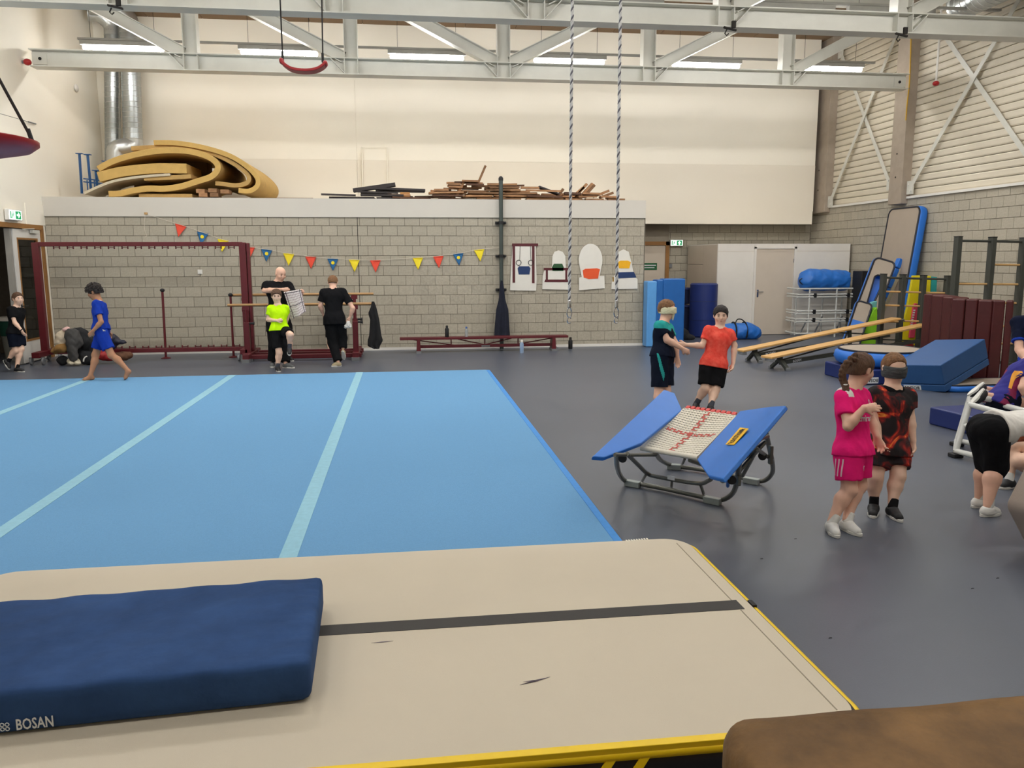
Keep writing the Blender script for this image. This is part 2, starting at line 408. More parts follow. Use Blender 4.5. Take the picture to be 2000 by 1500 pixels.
# --- upper back wall of cream panels, recess wall
uw = struct(G().box(WL-.2, 10.62, YU, YU+.15, 2.73, CZ).build('wall_back_upper', m_cream))
for (x0, x1) in ((WL, bk(697, 300, YU)[0]), (bk(697, 300, YU)[0], 10.62)):
    for z0, z1, dy in ((3.06, 4.22, .012), (4.22, CZ, .0)):
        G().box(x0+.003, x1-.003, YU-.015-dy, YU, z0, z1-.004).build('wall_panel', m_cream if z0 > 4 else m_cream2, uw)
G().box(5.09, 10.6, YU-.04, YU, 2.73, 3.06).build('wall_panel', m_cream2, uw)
wr_ = struct(G().box(5.05, WR+.1, YC+.012, YC+.2, 0, 3.2).build('wall_recess', m_mortar))
zl2 = [.0]+[.13+.2*k for k in range(14)]
RDX0, RDX1, RDZ = 5.87, 6.95, 2.30
block_field(wr_, (0, YC, 0), (1, 0, 0), 5.09, WR, zl2, .1, score=lambda P: P[2])
# --- right wall: blocks below, cladding planks above
wR = struct(G().box(WR+.012, WR+.25, -4.2, YC+.2, 0, 3.16).build('wall_right', m_mortar))
zr = [.0]+[.17+.2*k for k in range(15)]+[3.13]
block_field(wR, (WR, 0, 0), (0, -1, 0), -YC, -9., zr, -15.22, score=lambda P: visible(P)+(.1 if P[2] > 1.25 else 0))
G().box(WR-.002, WR+.2, -4.2, 9., 0, 3.13).build('wall_face', m_block, wR)
for (y0, y1) in ((17.1, 20.75), (12.5, 16.58), (-4, 12.3)):
    struct(G().box(WR-.05, WR+.1, y0, y1, 3.125, 3.175).build('trim_4', m_white))
wc = struct(G().box(WR+.12, WR+.25, -4.2, YC, 3.16, CZ).build('wall_right_upper', m_dark))
z = 3.18; k = 0
while z < CZ:
    for (y0, y1) in ((17.05, YC), (8.6, 16.62)):
        V = [(WR+.06, 0, z+.006), (WR+.045, 0, z+.03), (WR+.045, 0, z+.115), (WR+.06, 0, z+.139), (WR+.13, 0, z+.139), (WR+.13, 0, z+.006)]
        V = [(a, y0, c) for a, b, c in V]
        G().prism(V, (0, y1-y0, 0)).build('plank', m_clad, wc)
    z += .145
G().box(WR+.05, WR+.13, -4.2, 8.6, 3.18, CZ).build('cladding_sheet', m_clad, wc)
# columns and flat-steel wind bracing
for y0, y1, lab in ((16.6, 17.08, 'concrete column at right wall carrying end of far truss'), (19.85, 20.55, 'concrete column beside cream upper wall in far right corner'), (12.45, 12.93, 'concrete column at right wall carrying near truss')):
    t = thing('column', lab, 'column', (WR, (y0+y1)/2, 0))
    zb = 3.0 if y0 != 12.45 else 0
    G().box(WR-.16, WR+.2, y0, y1, 3.02, CZ).build('shaft', m_conc, t, bevel=.012)
    for zz in (3.6, 4.1): G().lathe((WR-.165, (y0+y1)/2, zz), [(.0, 0), (.018, .002), (.018, .008)], 10, (-1, 0, 0)).build('bolt', m_dark, t)
def brace(ya, za, yb, zb, lab, x):
    a, b = V3(x, ya, za), V3(x, yb, zb); t_ = nrm(b-a); sd = nrm(np.cross(t_, (1, 0, 0)))
    t = thing('wind_brace', lab, 'brace', a)
    G().obox((a+b)/2, (b-a)/2, sd*.05, (.006, 0, 0)).build('flat_bar', m_steel, t)
    for p in (a, b):
        g = G().box(x-.012, x+.02, p[1]-.1, p[1]+.1, p[2]-.14, p[2]+.14); g.build('gusset', m_steel, t)
        for q in (-.07, .07): G().lathe((x-.012, p[1]+q*.6, p[2]+q), [(.018, 0), (.018, .012), (.01, .014)], 8, (-1, 0, 0)).build('bolt', m_white, t)
brace(19.75, 3.28, 17.2, 6.9, 'white flat-steel brace rising away from far corner column foot', WR-.06)
brace(19.7, 6.9, 17.25, 3.5, 'white flat-steel brace falling from far corner toward middle column', WR-.035)
brace(16.45, 3.35, 13.0, 7.1, 'white flat-steel brace rising to the right from middle column foot', WR-.06)
brace(16.5, 7.1, 13.0, 3.4, 'white flat-steel brace falling to the right from middle column top', WR-.035)
# --- left wall with double door to a dark passage
wl = struct(G().box(WL-.2, WL, -4.2, YU, 2.52, CZ).build('wall_left', m_cream))
G().box(WL-.2, WL, 16.66, D, 0, 2.52).build('wall_pier', m_cream, wl)
G().box(WL-.2, WL, -4.2, 13.6, 0, 2.52).build('wall_pier', m_cream, wl)
G().box(WL-.1, WL+.012, 16.0, 16.775, 2.52, 2.9).build('wall_panel', m_cream, wl)
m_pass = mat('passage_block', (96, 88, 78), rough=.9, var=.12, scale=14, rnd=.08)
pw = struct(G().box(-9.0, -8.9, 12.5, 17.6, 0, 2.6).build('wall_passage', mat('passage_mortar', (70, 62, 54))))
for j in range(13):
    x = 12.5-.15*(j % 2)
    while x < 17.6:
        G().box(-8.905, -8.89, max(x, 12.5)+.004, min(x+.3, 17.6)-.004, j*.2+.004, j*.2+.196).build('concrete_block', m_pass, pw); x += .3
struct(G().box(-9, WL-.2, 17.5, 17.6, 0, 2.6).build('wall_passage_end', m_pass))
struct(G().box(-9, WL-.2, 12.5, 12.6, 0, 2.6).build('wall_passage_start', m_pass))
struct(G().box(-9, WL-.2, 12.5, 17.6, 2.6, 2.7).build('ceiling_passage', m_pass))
df = struct(G().box(WL-.14, WL+.015, 13.6, 16.66, 2.435, 2.52).build('door_1', m_wood))
G().box(WL-.14, WL+.015, 16.57, 16.66, 0, 2.435).build('jamb', m_wood, df)
G().box(WL-.14, WL+.015, 13.6, 13.69, 0, 2.435).build('jamb', m_wood, df)
dl = struct(G().box(WL-.06, WL-.015, 15.47, 15.60, .02, 2.42).build('door_2', m_white))
for a in ((15.60, 16.43, .02, .40), (15.60, 16.43, 2.27, 2.42), (16.43, 16.56, .02, 2.42)):
    G().box(WL-.06, WL-.015, *a).build('stile', m_white, dl)
for a in ((15.60, 15.635, .40, 2.27), (16.395, 16.43, .40, 2.27), (15.635, 16.395, .40, .435), (15.635, 16.395, 2.235, 2.27)):
    G().box(WL-.055, WL-.008, *a).build('glazing_bead', m_wood, dl)
G().box(WL-.042, WL-.034, 15.635, 16.395, .435, 2.235).build('pane', glass_mat('door_glass', (150, 150, 140), .10), dl)
g = G().rod((WL-.01, 15.54, 1.05), (WL+.05, 15.54, 1.05), .01); g.rod((WL+.05, 15.54, 1.05), (WL+.05, 15.66, 1.05), .01); g.box(WL-.015, WL-.005, 15.52, 15.56, .93, 1.12)
g.build('handle', mat('black_metal', (22, 22, 24), .4), dl)
g = G().box(WL, WL+.06, 16.1, 16.38, 2.36, 2.42).obox((WL+.05, 15.95, 2.43), (.012, 0, 0), (0, .22, .01), (0, 0, .008)); g.build('door_closer', m_steel, dl)
dn = struct(G().box(WL-.12, WL-.03, 15.38, 15.455, .02, 2.42).build('door_3', mat('door_edge_grey', (150, 146, 138), .5)))
pl_ = bpy.data.lights.new('passage_fill', 'POINT'); pl_.energy = 24; pl_.shadow_soft_size = .12; pl_.color = (1, .9, .75); po = bpy.data.objects.new('passage_fill', pl_); COL.objects.link(po); po.location = (-7.9, 13.6, 2.4)  # unseen fill light added to lift the dark passage; no fitting there
# passage: notice and bucket seen through the glass
tag(G().box(-8.88, -8.86, 14.35, 14.85, 1.35, 1.95).build('notice_board', mat('notice', (92, 86, 76), .7)), 'framed notice on dark passage wall behind open doorway', 'notice')
t = thing('storage_bucket', 'green bucket with white lid seen through the glass door', 'bucket', (WL-.5, 16.3, 0))
G().lathe((WL-.5, 16.35, 0), [(.22, 0), (.26, .45), (.27, .46)], 20).build('body', mat('grey_tub', (150, 150, 140), .5), t, smooth=40)
G().lathe((WL-.5, 16.35, .46), [(.27, 0), (.28, .28), (.28, .285)], 20).build('upper_tub', mat('green_tub', (26, 74, 60), .5), t, smooth=40)
G().lathe((WL-.5, 16.35, .745), [(.30, 0), (.30, .05), (.27, .07)], 20).build('lid', m_white, t, smooth=40)
# --- ceiling of wood-wool panels
ce = struct(G().box(WL-.2, WR+.25, -4.2, YC+.2, CZ, CZ+.2).build('ceiling', m_dark))
pm = {}
WLOC_ce = WLOC[ce.name].copy(); WLOC[ce.name] = V3(0, 0, 0)
G_pan = []
for i in range(15):
    for j in range(18): G_pan.append((WL+i*1.2, YC-(j+1)*1.2))
WLOC[ce.name] = V3(0, 0, 0)
for (x, y) in G_pan:
    if y < -4: continue
    k = 'p'
    if k not in pm:
        o = G().box(-.594, .594, -.594, .594, -.025, 0).build('ceiling_panel', m_ceil, ce); pm[k] = o.data
    else:
        o = bpy.data.objects.new('ceiling_panel', pm[k]); COL.objects.link(o); o.parent = ce
    o.location = (V3(x+.6, y+.6, CZ)-WLOC_ce).tolist()
WLOC[ce.name] = WLOC_ce
struct(G().box(WL-.2, WR+.2, -4.3, -4.2, 0, CZ).build('wall_front', m_cream))

# ================================================================ TRUSSES
def truss(Y, lab, ends=True, full=True):
    t = thing('roof_truss', lab, 'truss', (2.05, Y, 5.38)); zb, zt = 5.38, 7.26; h = .31
    x0, x1 = WL+.12, WR-.25
    G().hbeam((x0, Y, zb+h/2), (x1, Y, zb+h/2), h, .30, (0, 0, 1), .018, .014).build('bottom_chord', m_steel, t)
    G().hbeam((x0, Y, zt-.12), (x1, Y, zt-.12), .24, .26, (0, 0, 1)).build('top_chord', m_steel, t)
    px = [-3.87+2.96*i for i in range(5)]
    for i, x in enumerate(px):
        G().hbeam((x, Y, zb+h), (x, Y, zt-.24), .26, .24, (1, 0, 0), .014, .01).build('post', m_steel, t)
        for q in (-.125, .125): G().box(x+q-.006, x+q+.006, Y-.145, Y+.145, zb+.02, zb+h-.02).build('stiffener', m_steel, t)
        xe = [px[0]-2.8]+px+[px[-1]+2.8]
        tx = xe[i] if i < 2 else (xe[i+2] if i > 2 else None)
        for tx in ([xe[i]] if i < 2 else [xe[i+2]] if i > 2 else [xe[2], xe[4]]):
            s = -1 if tx < x else 1
            a, b = V3(x+s*.14, Y, zb+h+.02), V3(tx-s*.2, Y, zt-.28)
            G().hbeam(a, b, .22, .22, (0, 0, 1), .013, .01).build('diagonal', m_steel, t)
            G().obox((x+s*.26, Y-.002, zb+.165), (s*.13, 0, .135), (0, .14, 0), nrm((.135, 0, -s*.13))*.006).build('stiffener', m_steel, t)
    for x, s in ((x0, 1), (x1, -1)):
        g = G().box(x+min(0, s*.26), x+max(0, s*.26), Y-.025, Y-.008, zb+.06, zb+.26); g.build('end_plate', m_steel, t)
        G().lathe((x+s*.14, Y-.025, zb+.16), [(.03, 0), (.03, .01), (.014, .012), (.014, .03)], 10, (0, -1, 0)).build('bolt', m_dark, t)
    return t
truss(16.6, 'grey steel roof truss spanning the hall just above platform edge')
truss(12.65, 'grey steel roof truss crossing the top edge of the picture')
truss(8.7, 'grey steel roof truss overhead that carries the swing and ropes')
truss(4.75, 'grey steel roof truss nearest overhead, carrying the saucer swing')
# clamps on the near truss
for px, py in ((233, 8), (1431, 52), (1765, 66)):
    P = bk(px, py, 12.52); g = G().box(P[0]-.03, P[0]+.03, 12.46, 12.5, 5.36, 5.46).obox((P[0]-.05, 12.5, 5.35), (.1, 0, -.02), (0, .02, 0), (0, 0, .012))
    g.tube([(P[0]-.1, 12.5, 5.34), (P[0]-.13, 12.5, 5.28), (P[0]-.1, 12.5, 5.25), (P[0]-.07, 12.5, 5.28)], .01, 6)
    tag(g.build('beam_clamp', m_dark), {233: 'dark clamp hook under near truss at left end', 1431: 'dark clamp hook under near truss right of the ropes', 1765: 'dark clamp hook under near truss beside right column'}[px], 'clamp')

# ================================================================ LIGHT FITTINGS
m_tube = mat('tube_glow', (255, 254, 252), .4, var=.01, emit=TUBE_GLOW)
m_fit = mat('fitting_grey', (150, 148, 142), .5)
def fitting(x, y, z=5.99):
    t = thing('tube_light', 'x', 'light', (x, y, z))
    G().box(x-.8, x+.8, y-.05, y+.05, z+.05, z+.13).build('housing', m_fit, t)
    g = G(); P = [(x-.75, y, z), (x-.70, y, z), (x+.70, y, z), (x+.75, y, z)]; g.tube([(x-.76, y, z), (x-.745, y, z), (x-.70, y, z), (x+.70, y, z), (x+.745, y, z), (x+.76, y, z)], [.02, .045, .055, .055, .045, .02], 8); g.build('diffuser', m_tube, t, smooth=50)
    for q in (-.6, .6): G().rod((x+q, y, z+.13), (x+q, y, CZ-.03), .004, 6).build('suspension_wire', m_dark, t)
    return t
ORD = ['first tube light from left wall', 'second tube light from left wall, behind the swing', 'third tube light from left wall, left of truss middle', 'fourth tube light from left wall, behind the ropes', 'fifth tube light from left wall, right of the ropes', 'sixth tube light, nearest the right column']
fproto = None
for r_i, yy in enumerate(LAMP_ROWS):
    for i, xx in enumerate(LAMP_X):
        if i == 5 and r_i in (1, 2): xx = 8.45
        if fproto is None: t = fproto = fitting(xx, yy)
        else: t = copy_tree(fproto, (xx, yy, 5.99))
        t['label'] = ('glowing '+ORD[i]+' in far row') if r_i == 0 else 'tube light overhead, row %d from the back, number %d from left wall' % (r_i+1, i+1)
        t['group'] = 'tube lights of far row' if r_i == 0 else 'tube lights overhead'
        ld = bpy.data.lights.new('tube_lamp', 'AREA'); ld.shape = 'RECTANGLE'; ld.size = 1.2; ld.size_y = .03; ld.energy = LAMP_DOWN[r_i]; ld.color = (1, .995, .98)
        lo = bpy.data.objects.new('tube_lamp', ld); COL.objects.link(lo); lo.parent = t; lo.location = (0, 0, -.057)
    tag(G().box(WL+.6, WR-.4, yy-.03, yy+.03, 6.13, 6.17).build('cable_tray', m_fit), 'grey cable tray running above far row of tube lights' if r_i == 0 else 'grey cable tray above row %d of tube lights from the back' % (r_i+1), 'cable tray', None if r_i == 0 else 'cable trays overhead')
# ================================================================ HALL, LEFT AND MIDDLE
m_maroon = mat('maroon_paint', (92, 20, 28), .45, var=.08, scale=8)
m_grey = mat('caster_grey', (120, 122, 124), .4)
m_black = mat('black_matt', (20, 20, 22), .6)
m_rail = mat('rail_wood', (176, 136, 88), .5, var=.12, scale=6, stretch=(.4, 6, 6))
m_green = mat('exit_green', (20, 130, 80), .5)
m_sign = mat('sign_glow', (235, 250, 240), .5, emit=1.3)
m_signg = mat('sign_green_glow', (20, 150, 90), .5, emit=.55)
# --- sprung floor carpet with Velcro strips
m_carpet = mat('blue_carpet', (106, 160, 204), .95, var=.05, scale=90, bump=.6, bscale=320, rgb2=None)
m_strip = mat('velcro_strip', (140, 188, 206), .85, var=.06, scale=20, bump=.2, bscale=200)
m_edge = mat('carpet_edge', (66, 138, 208), .8, var=.05, scale=20)
t = thing('gymnastics_floor', 'large light blue carpeted floor mat with pale joint strips', 'floor mat', (-2.5, 9, 0))
cx = [1.31]
P0, P1 = fl(700, 728, .04), fl(570, 1085, .04); Q0, Q1 = fl(447, 737, .04), fl(10, 1035, .04); R0, R1 = fl(160, 745, .04), fl(0, 808, .04)
s1x, s2x, s3x = (P0[0]+P1[0])/2, (Q0[0]+Q1[0])/2, (R0[0]+R1[0])/2
YB, YF, XE = 13.2, 4.62, 1.33
edges = [XE, s1x, s2x, s3x, s3x-2]
for i in range(4):
    G().box(edges[i+1]+.01, edges[i]-.01, YF, YB, 0, .04).build('carpet_roll', m_carpet, t, bevel=.008)
for x in (s1x, s2x, s3x):
    G().box(x-.055, x+.055, YF+.02, YB-.01, .036, .0435).build('joint_strip', m_strip, t)
G().box(XE-.01, XE+.055, YF, YB+.03, 0, .032).build('edge_binding', m_edge, t, bevel=.01)
G().box(edges[-1], XE+.05, YF-.13, YF+.01, 0, .036).build('edge_binding', m_edge, t, bevel=.01)
# --- inflatable tumbling track
m_track = mat('track_vinyl', (206, 194, 172), .5, var=.025, scale=1.6, bump=.12, bscale=300, spec=.3)
m_tside = mat('track_carbon', (26, 27, 30), .35, var=.15, scale=120)
m_tyel = mat('track_yellow', (246, 206, 6), .45, var=.02)
m_tblk = mat('track_stripe', (46, 42, 38), .6, var=.06, scale=10)
X0t, X1t, Y0t, Y1t, ZT = -2.24, 1.64, 2.48, 4.47, .2
t = thing('tumbling_track', 'beige inflatable tumbling track with black centre stripe and yellow piping', 'air track', ((X0t+X1t)/2, (Y0t+Y1t)/2, 0))
def rrect(x0, x1, y0, y1, r, n=6):
    out = []
    for cx_, cy_, a0 in ((x1-r, y1-r, 0), (x0+r, y1-r, 90), (x0+r, y0+r, 180), (x1-r, y0+r, 270)):
        for k in range(n+1):
            a = math.radians(a0+90*k/n); out.append((cx_+r*math.cos(a), cy_+r*math.sin(a)))
    return out
def bulge_side(rr, z0, z1, bul, n=6):
    V = []; m = len(rr); c = np.mean(rr, 0)
    for j in range(n+1):
        a = math.pi*j/n; q = bul*math.sin(a); z = z0+(z1-z0)*(1-math.cos(a))/2
        for i in range(m):
            t_ = np.array(rr[(i+1) % m])-np.array(rr[i-1]); nn = np.array([t_[1], -t_[0]])/np.linalg.norm(t_)
            V.append((rr[i][0]+nn[0]*q, rr[i][1]+nn[1]*q, z))
    Fs = [(j*m+i, j*m+(i+1) % m, (j+1)*m+(i+1) % m, (j+1)*m+i) for j in range(n) for i in range(m)]
    return V, Fs, m, n
RR = rrect(X0t, X1t, Y0t, Y1t, .16)
V, Fs, m_, n_ = bulge_side(RR, 0.0, ZT-.012, .035)
G().add(V, Fs+[tuple(range(m_))[::-1], tuple(n_*m_+i for i in range(m_))]).build('side_wall', m_tside, t, smooth=50)
Rt = rrect(X0t+.01, X1t-.01, Y0t+.01, Y1t-.01, .15)
G().prism([(x, y, ZT-.012) for x, y in Rt], (0, 0, .012)).build('top_sheet', m_track, t, bevel=.004)
G().tube([(x, y, ZT-.032) for x, y in rrect(X0t-.012, X1t+.012, Y0t-.012, Y1t-.004, .16)], .018, 8, closed=True).build('piping', m_tyel, t, smooth=60)
yb0, yb1 = 3.455, 3.557
G().box(X0t+.02, X1t-.06, yb0, yb1, ZT-.001, ZT+.002).build('centre_stripe', m_tblk, t)
G().box(X1t-.085, X1t-.08, Y0t+.1, Y1t-.1, ZT-.001, ZT+.0015).build('seam', mat('seam_tan', (150, 138, 116), .6), t)
G().box(X0t+.1, X1t-.12, Y0t-.022, Y0t+.016, ZT-.034, ZT+.003).build('edge_band', m_tyel, t, bevel=.003)
for x in (.62, .74):
    G().prism([(x, Y0t-.038, .13), (x+.035, Y0t-.038, .13), (x+.085, Y0t-.02, ZT-.01), (x+.05, Y0t-.02, ZT-.01)], (0, .03, 0)).build('yellow_flash', m_tyel, t)
    G().prism([(x-.10, Y0t-.02, .0), (x-.06, Y0t-.02, .0), (x+.035, Y0t-.042, .13), (x, Y0t-.042, .13)], (0, .03, 0)).build('yellow_flash', m_tyel, t)
G().box(X1t+.0, X1t+.022, 3.50, 3.56, ZT-.03, ZT-.004).build('valve_tab', m_black, t)
m_mark = mat('rubber_mark', (108, 94, 106), .6, var=.2, scale=30)
for (a, b, dy) in (((1015, 1338), (1075, 1322), .006), ((1022, 1332), (1060, 1327), .004), ((1020, 1336), (1052, 1330), .003), ((725, 1256), (768, 1252), .004)):
    p, q = fl(*a, ZT+.001), fl(*b, ZT+.001); tt = nrm(q-p); sd = np.cross((0, 0, 1), tt)
    G().prism([p, (p+q)/2+sd*dy, q, (p+q)/2-sd*dy], (0, 0, .0008)).build('scuff_mark', m_mark, t)
for q in range(9): p = fl(1224+5*q, 1056-.45*q, ZT); G().box(p[0]-.004, p[0]+.004, p[1]-.012, p[1]+.012, ZT-.001, ZT+.0012).build('print', mat('pale_print', (232, 226, 208), .5), t)
# --- navy landing mat lying on the track
m_navy = mat('navy_velour', (48, 74, 116), .9, var=.25, scale=3.2, bump=.3, bscale=24, spec=.15)
m_print = mat('white_print', (222, 224, 226), .6, var=.03)
NX1, NX0, NY0, NY1, NZ0, NZ1, NSK = -.385, -2.42, 2.90, 3.76, ZT+.001, .368, .07
t = thing('landing_mat', 'navy suede landing mat lying across the beige tumbling track', 'mat', ((NX0+NX1)/2, (NY0+NY1)/2, NZ0))
def cushion(x0, x1, y0, y1, z0, z1, nx=40, ny=24, nz=6, r=.05, amp=.006, skew=0., seed=1., sheary=0.):
    g = G()
    def pt(u, v, w):
        x, y, z = x0+(x1-x0)*u, y0+(y1-y0)*v, z0+(z1-z0)*w
        cx_, cy_, cz_ = np.clip(x, x0+r, x1-r), np.clip(y, y0+r, y1-r), np.clip(z, z0+r*.9, z1-r*.9)
        d = np.array([x-cx_, y-cy_, z-cz_]); n = np.linalg.norm(d)
        if n > 1e-9:
            e = max(abs(d[0]), abs(d[1]), abs(d[2])); d = d/n*min(e, r)
        p = np.array([cx_, cy_, cz_])+d
        wv = amp*(math.sin(9*x+seed)*math.sin(7*y+2*seed)+.5*math.sin(23*x+11*y)+.35*math.sin(31*y-17*x))
        edge = math.exp(-((u-1)*(x1-x0)/.12)**2)*.5*amp*math.sin(90*y)
        if w > .5: p[2] += wv+edge
        p[0], p[1] = p[0]+skew*(p[1]-y0), p[1]+sheary*(p[0]-x1)
        return p
    def face(fn, a, b): g.grid(fn, a, b)
    face(lambda u, v: pt(u, v, 1), nx, ny); face(lambda u, v: pt(v, u, 0), ny, nx)
    face(lambda u, w: pt(u, 0, w), nx, nz); face(lambda w, u: pt(u, 1, w), nz, nx)
    face(lambda w, v: pt(0, v, w), nz, ny); face(lambda v, w: pt(1, v, w), ny, nz)
    return g
cushion(NX0, NX1, NY0, NY1, NZ0, NZ1, 70, 36, 8, .04, .005, skew=-.04, sheary=NSK).build('cover', m_navy, t, smooth=80, recalc=True)
NYT = NY0-NSK*.9
cB = bk(70, 1409, NYT)
lettering('BOSAN', 'print', (cB[0], NYT+NSK*(cB[0]-NX1+.9), cB[2]), (1, NSK, 0), (0, 0, 1), .12, .043, m_print, t, off=.006)
g = G()
lx = bk(14, 1415, NYT); NYT = NYT+NSK*(lx[0]-NX1+.9)
for i in range(2):
    for j in range(2):
        c = V3(lx[0]-.009+.0165*i, NYT-.006, lx[2]-.008+.0165*j)
        g.tube([c+V3(.0065*math.cos(a), 0, .0065*math.sin(a)) for a in np.linspace(0, 2*math.pi, 9)[:-1]], .0018, 5, closed=True)
g.build('emblem', m_print, t)
# --- leather top of a vaulting box, close to the camera
m_leath = mat('worn_leather', (96, 70, 40), .55, var=.3, scale=5, bump=.2, bscale=60, rgb2=(150, 112, 66), spec=.3)
ZL = 1.04
c0 = fl(1384, 1425, ZL)
t = thing('vaulting_box', 'worn brown leather top of vaulting box in the near right corner', 'vaulting box', (1.35, .95, 0))
LX0, LX1, LY0, LY1 = .545, 2.05, .75, 1.31
cushion(LX0, LX1, LY0, LY1, ZL-.14, ZL, 60, 24, 10, .065, .002, seed=3).build('leather_top', m_leath, t, smooth=80, recalc=True)
m_bxw = mat('box_wood', (170, 128, 78), .5, var=.12, scale=6, stretch=(.5, 5, 5))
for i in range(4):
    z1 = ZL-.14-i*.225; e = .02*i
    G().box(LX0+.04-e, LX1-.04+e, LY0+.05-e, LY1-.05+e, max(0, z1-.22), z1).build('box_section', m_bxw, t, bevel=.01)
# --- rolling maroon frame on castors
FY = 15.7
def fx(x, y, Y=FY): return bk(x, y, Y)
t = thing('goal_rack', 'tall maroon steel goal-like frame on castors along block wall', 'frame', (-4.7, FY, 0))
xl, xr, zt_ = fx(80, 590)[0], fx(479, 580)[0], fx(280, 477)[2]; zb_ = fx(300, 684)[2]
G().box(xl-.06, xl+.06, FY-.05, FY+.05, .16, zt_+.03).build('post', m_maroon, t, bevel=.008)
G().box(xr-.06, xr+.06, FY-.05, FY+.05, .16, zt_+.03).build('post', m_maroon, t, bevel=.008)
G().box(xr+.07, xr+.12, FY-.03, FY+.09, .16, zt_+.02).build('post', m_maroon, t, bevel=.008)
G().box(xl, xr, FY-.035, FY+.035, zt_-.04, zt_+.04).build('top_bar', m_maroon, t, bevel=.008)
G().box(xl, xr, FY-.03, FY+.03, zb_-.04, zb_+.04).build('bottom_bar', m_maroon, t, bevel=.008)
for i in range(14):
    x = xl+.35+i*(xr-xl-.55)/13
    for z, s in ((zt_-.04, -1), (zb_+.04, 1)):
        g = G(); g.rod((x-.05, FY, z), (x-.05, FY, z+s*.045), .012, 6); g.rod((x+.05, FY, z), (x+.05, FY, z+s*.045), .012, 6); g.rod((x-.05, FY, z+s*.02), (x+.05, FY, z+s*.02), .007, 6)
        g.build('peg', m_maroon, t)
for x in (xl, xr):
    G().box(x-.07, x+.07, FY-.42, FY+.42, .13, .23).build('foot_beam', m_maroon, t, bevel=.01)
    for yy in (FY-.36, FY+.36):
        for q in (-.1, .1):
            c = G().lathe((x+q-.02, yy, .065), [(.02, 0), (.062, .004), (.065, .02), (.062, .036), (.02, .04)], 16, (1, 0, 0)); c.box(x+q-.035, x+q+.035, yy-.012, yy+.012, .06, .14)
            c.build('castor', m_grey, t, smooth=40)
G().box(xr+.02, xr+.16, FY-.46, FY-.32, .0, .05).build('rubber_foot', m_grey, t)
G().box(xr-.02, xr+.14, FY-.48, FY-.3, .05, .16).build('end_block', m_maroon, t, bevel=.01)
for px, top, lab in ((317, 567, 'thin maroon pole with round knob leaning inside rolling frame'), (450, 576, 'thin maroon pole with round knob behind right post of rolling frame')):
    p1 = bk(px, top, 16.0); p0 = bk(px+7, top+130, 16.0); t = thing('slim_pole', lab, 'pole', (p0[0], 16.0, 0))
    G().rod((p0[0], 16.0, 0), p1, .022, 10).build('shaft', m_maroon, t, smooth=50)
    G().ell(p1, (.045, 0, 0), (0, .045, 0), (0, 0, .035)).build('knob', m_black, t, smooth=180)
    G().lathe((p0[0], 16.0, 0), [(.09, 0), (.09, .012), (.03, .03)], 14).build('base_plate', m_maroon, t)
# --- parallel bars
BY0, BY1 = 15.33, 16.05
t = thing('parallel_bars', 'parallel bars with wooden rails on maroon base behind the man', 'parallel bars', (-1.9, 15.7, 0))
for Y, a, b, zr_ in ((BY0, 444, 727, bk(585, 594.5, BY0)[2]), (BY1, 447, 730, bk(585, 575, BY1)[2])):
    xa, xb = bk(a, 590, Y)[0], bk(b, 590, Y)[0]
    g = G(); g.tube([(xa, Y, zr_), (xa+.01, Y, zr_), (xb-.01, Y, zr_), (xb, Y, zr_)], [.018, .024, .024, .018], 12); g.build('rail', m_rail, t, smooth=50)
    for px in (482, 694):
        x = bk(px, 640, Y)[0]
        G().box(x-.05, x+.05, Y-.05, Y+.05, .1, .72).build('outer_post', m_maroon, t, bevel=.008)
        g = G().rod((x, Y, .7), (x, Y, zr_-.09), .03, 12); g.build('inner_post', m_maroon, t, smooth=50)
        g = G().box(x-.06, x+.06, Y-.02, Y+.02, zr_-.1, zr_-.02); g.tube(bez([(x, Y, zr_-.15), (x-.05, Y, zr_-.12), (x-.05, Y, zr_-.05), (x, Y, zr_-.02)], 5), .018, 6); g.build('saddle', m_maroon, t)
        g = G().lathe((x+.05, Y, .7), [(.02, 0), (.02, .06), (.03, .065), (.03, .09)], 10, (1, 0, 0)); g.build('clamp_knob', m_black, t)
xa, xb = bk(482, 640, BY0)[0], bk(694, 640, BY0)[0]
for Y in (BY0-.03, BY1+.05, 15.68): G().box(xa-.06, xb+.1, Y-.05, Y+.05, .04, .12).build('base_rail', m_maroon, t, bevel=.01)
for x in (xa, xb):
    G().box(x-.06, x+.06, BY0-.25, BY1+.25, .05, .15).build('foot_beam', m_maroon, t, bevel=.01)
    G().box(x-.07, x+.07, BY0-.3, BY0-.16, 0, .06).build('rubber_foot', m_grey, t)
# --- long maroon bench, folded turn-over beam type
t = thing('long_bench', 'long maroon gym bench standing against the block wall', 'bench', (1.7, 16.2, 0))
pL, pR = fl(818, 690), fl(1084, 683); BYb = 16.2
bx0, bx1, bz = bk(781, 663, BYb)[0], bk(1108, 657, BYb)[0], .30
G().box(bx0, bx1, BYb-.12, BYb+.12, bz-.035, bz+.01).build('seat_plank', m_maroon, t, bevel=.006)
G().box(bx0+.35, bx1-.35, BYb-.03, BYb+.03, .09, .15).build('lower_beam', m_maroon, t, bevel=.006)
for x in (bx0+.37, bx1-.3):
    G().prism([(x-.045, BYb-.14, .0), (x+.045, BYb-.14, .0), (x+.03, BYb-.14, bz-.03), (x-.03, BYb-.14, bz-.03)], (0, .28, 0)).build('leg', m_maroon, t, bevel=.006)
    G().box(x-.05, x+.05, BYb-.17, BYb+.17, 0, .045).build('rubber_foot', m_grey, t)
for q in (.3, .5, .7): x = bx0+(bx1-bx0)*q; G().box(x-.012, x+.012, BYb-.015, BYb+.015, .14, bz-.03).build('strut', m_maroon, t)
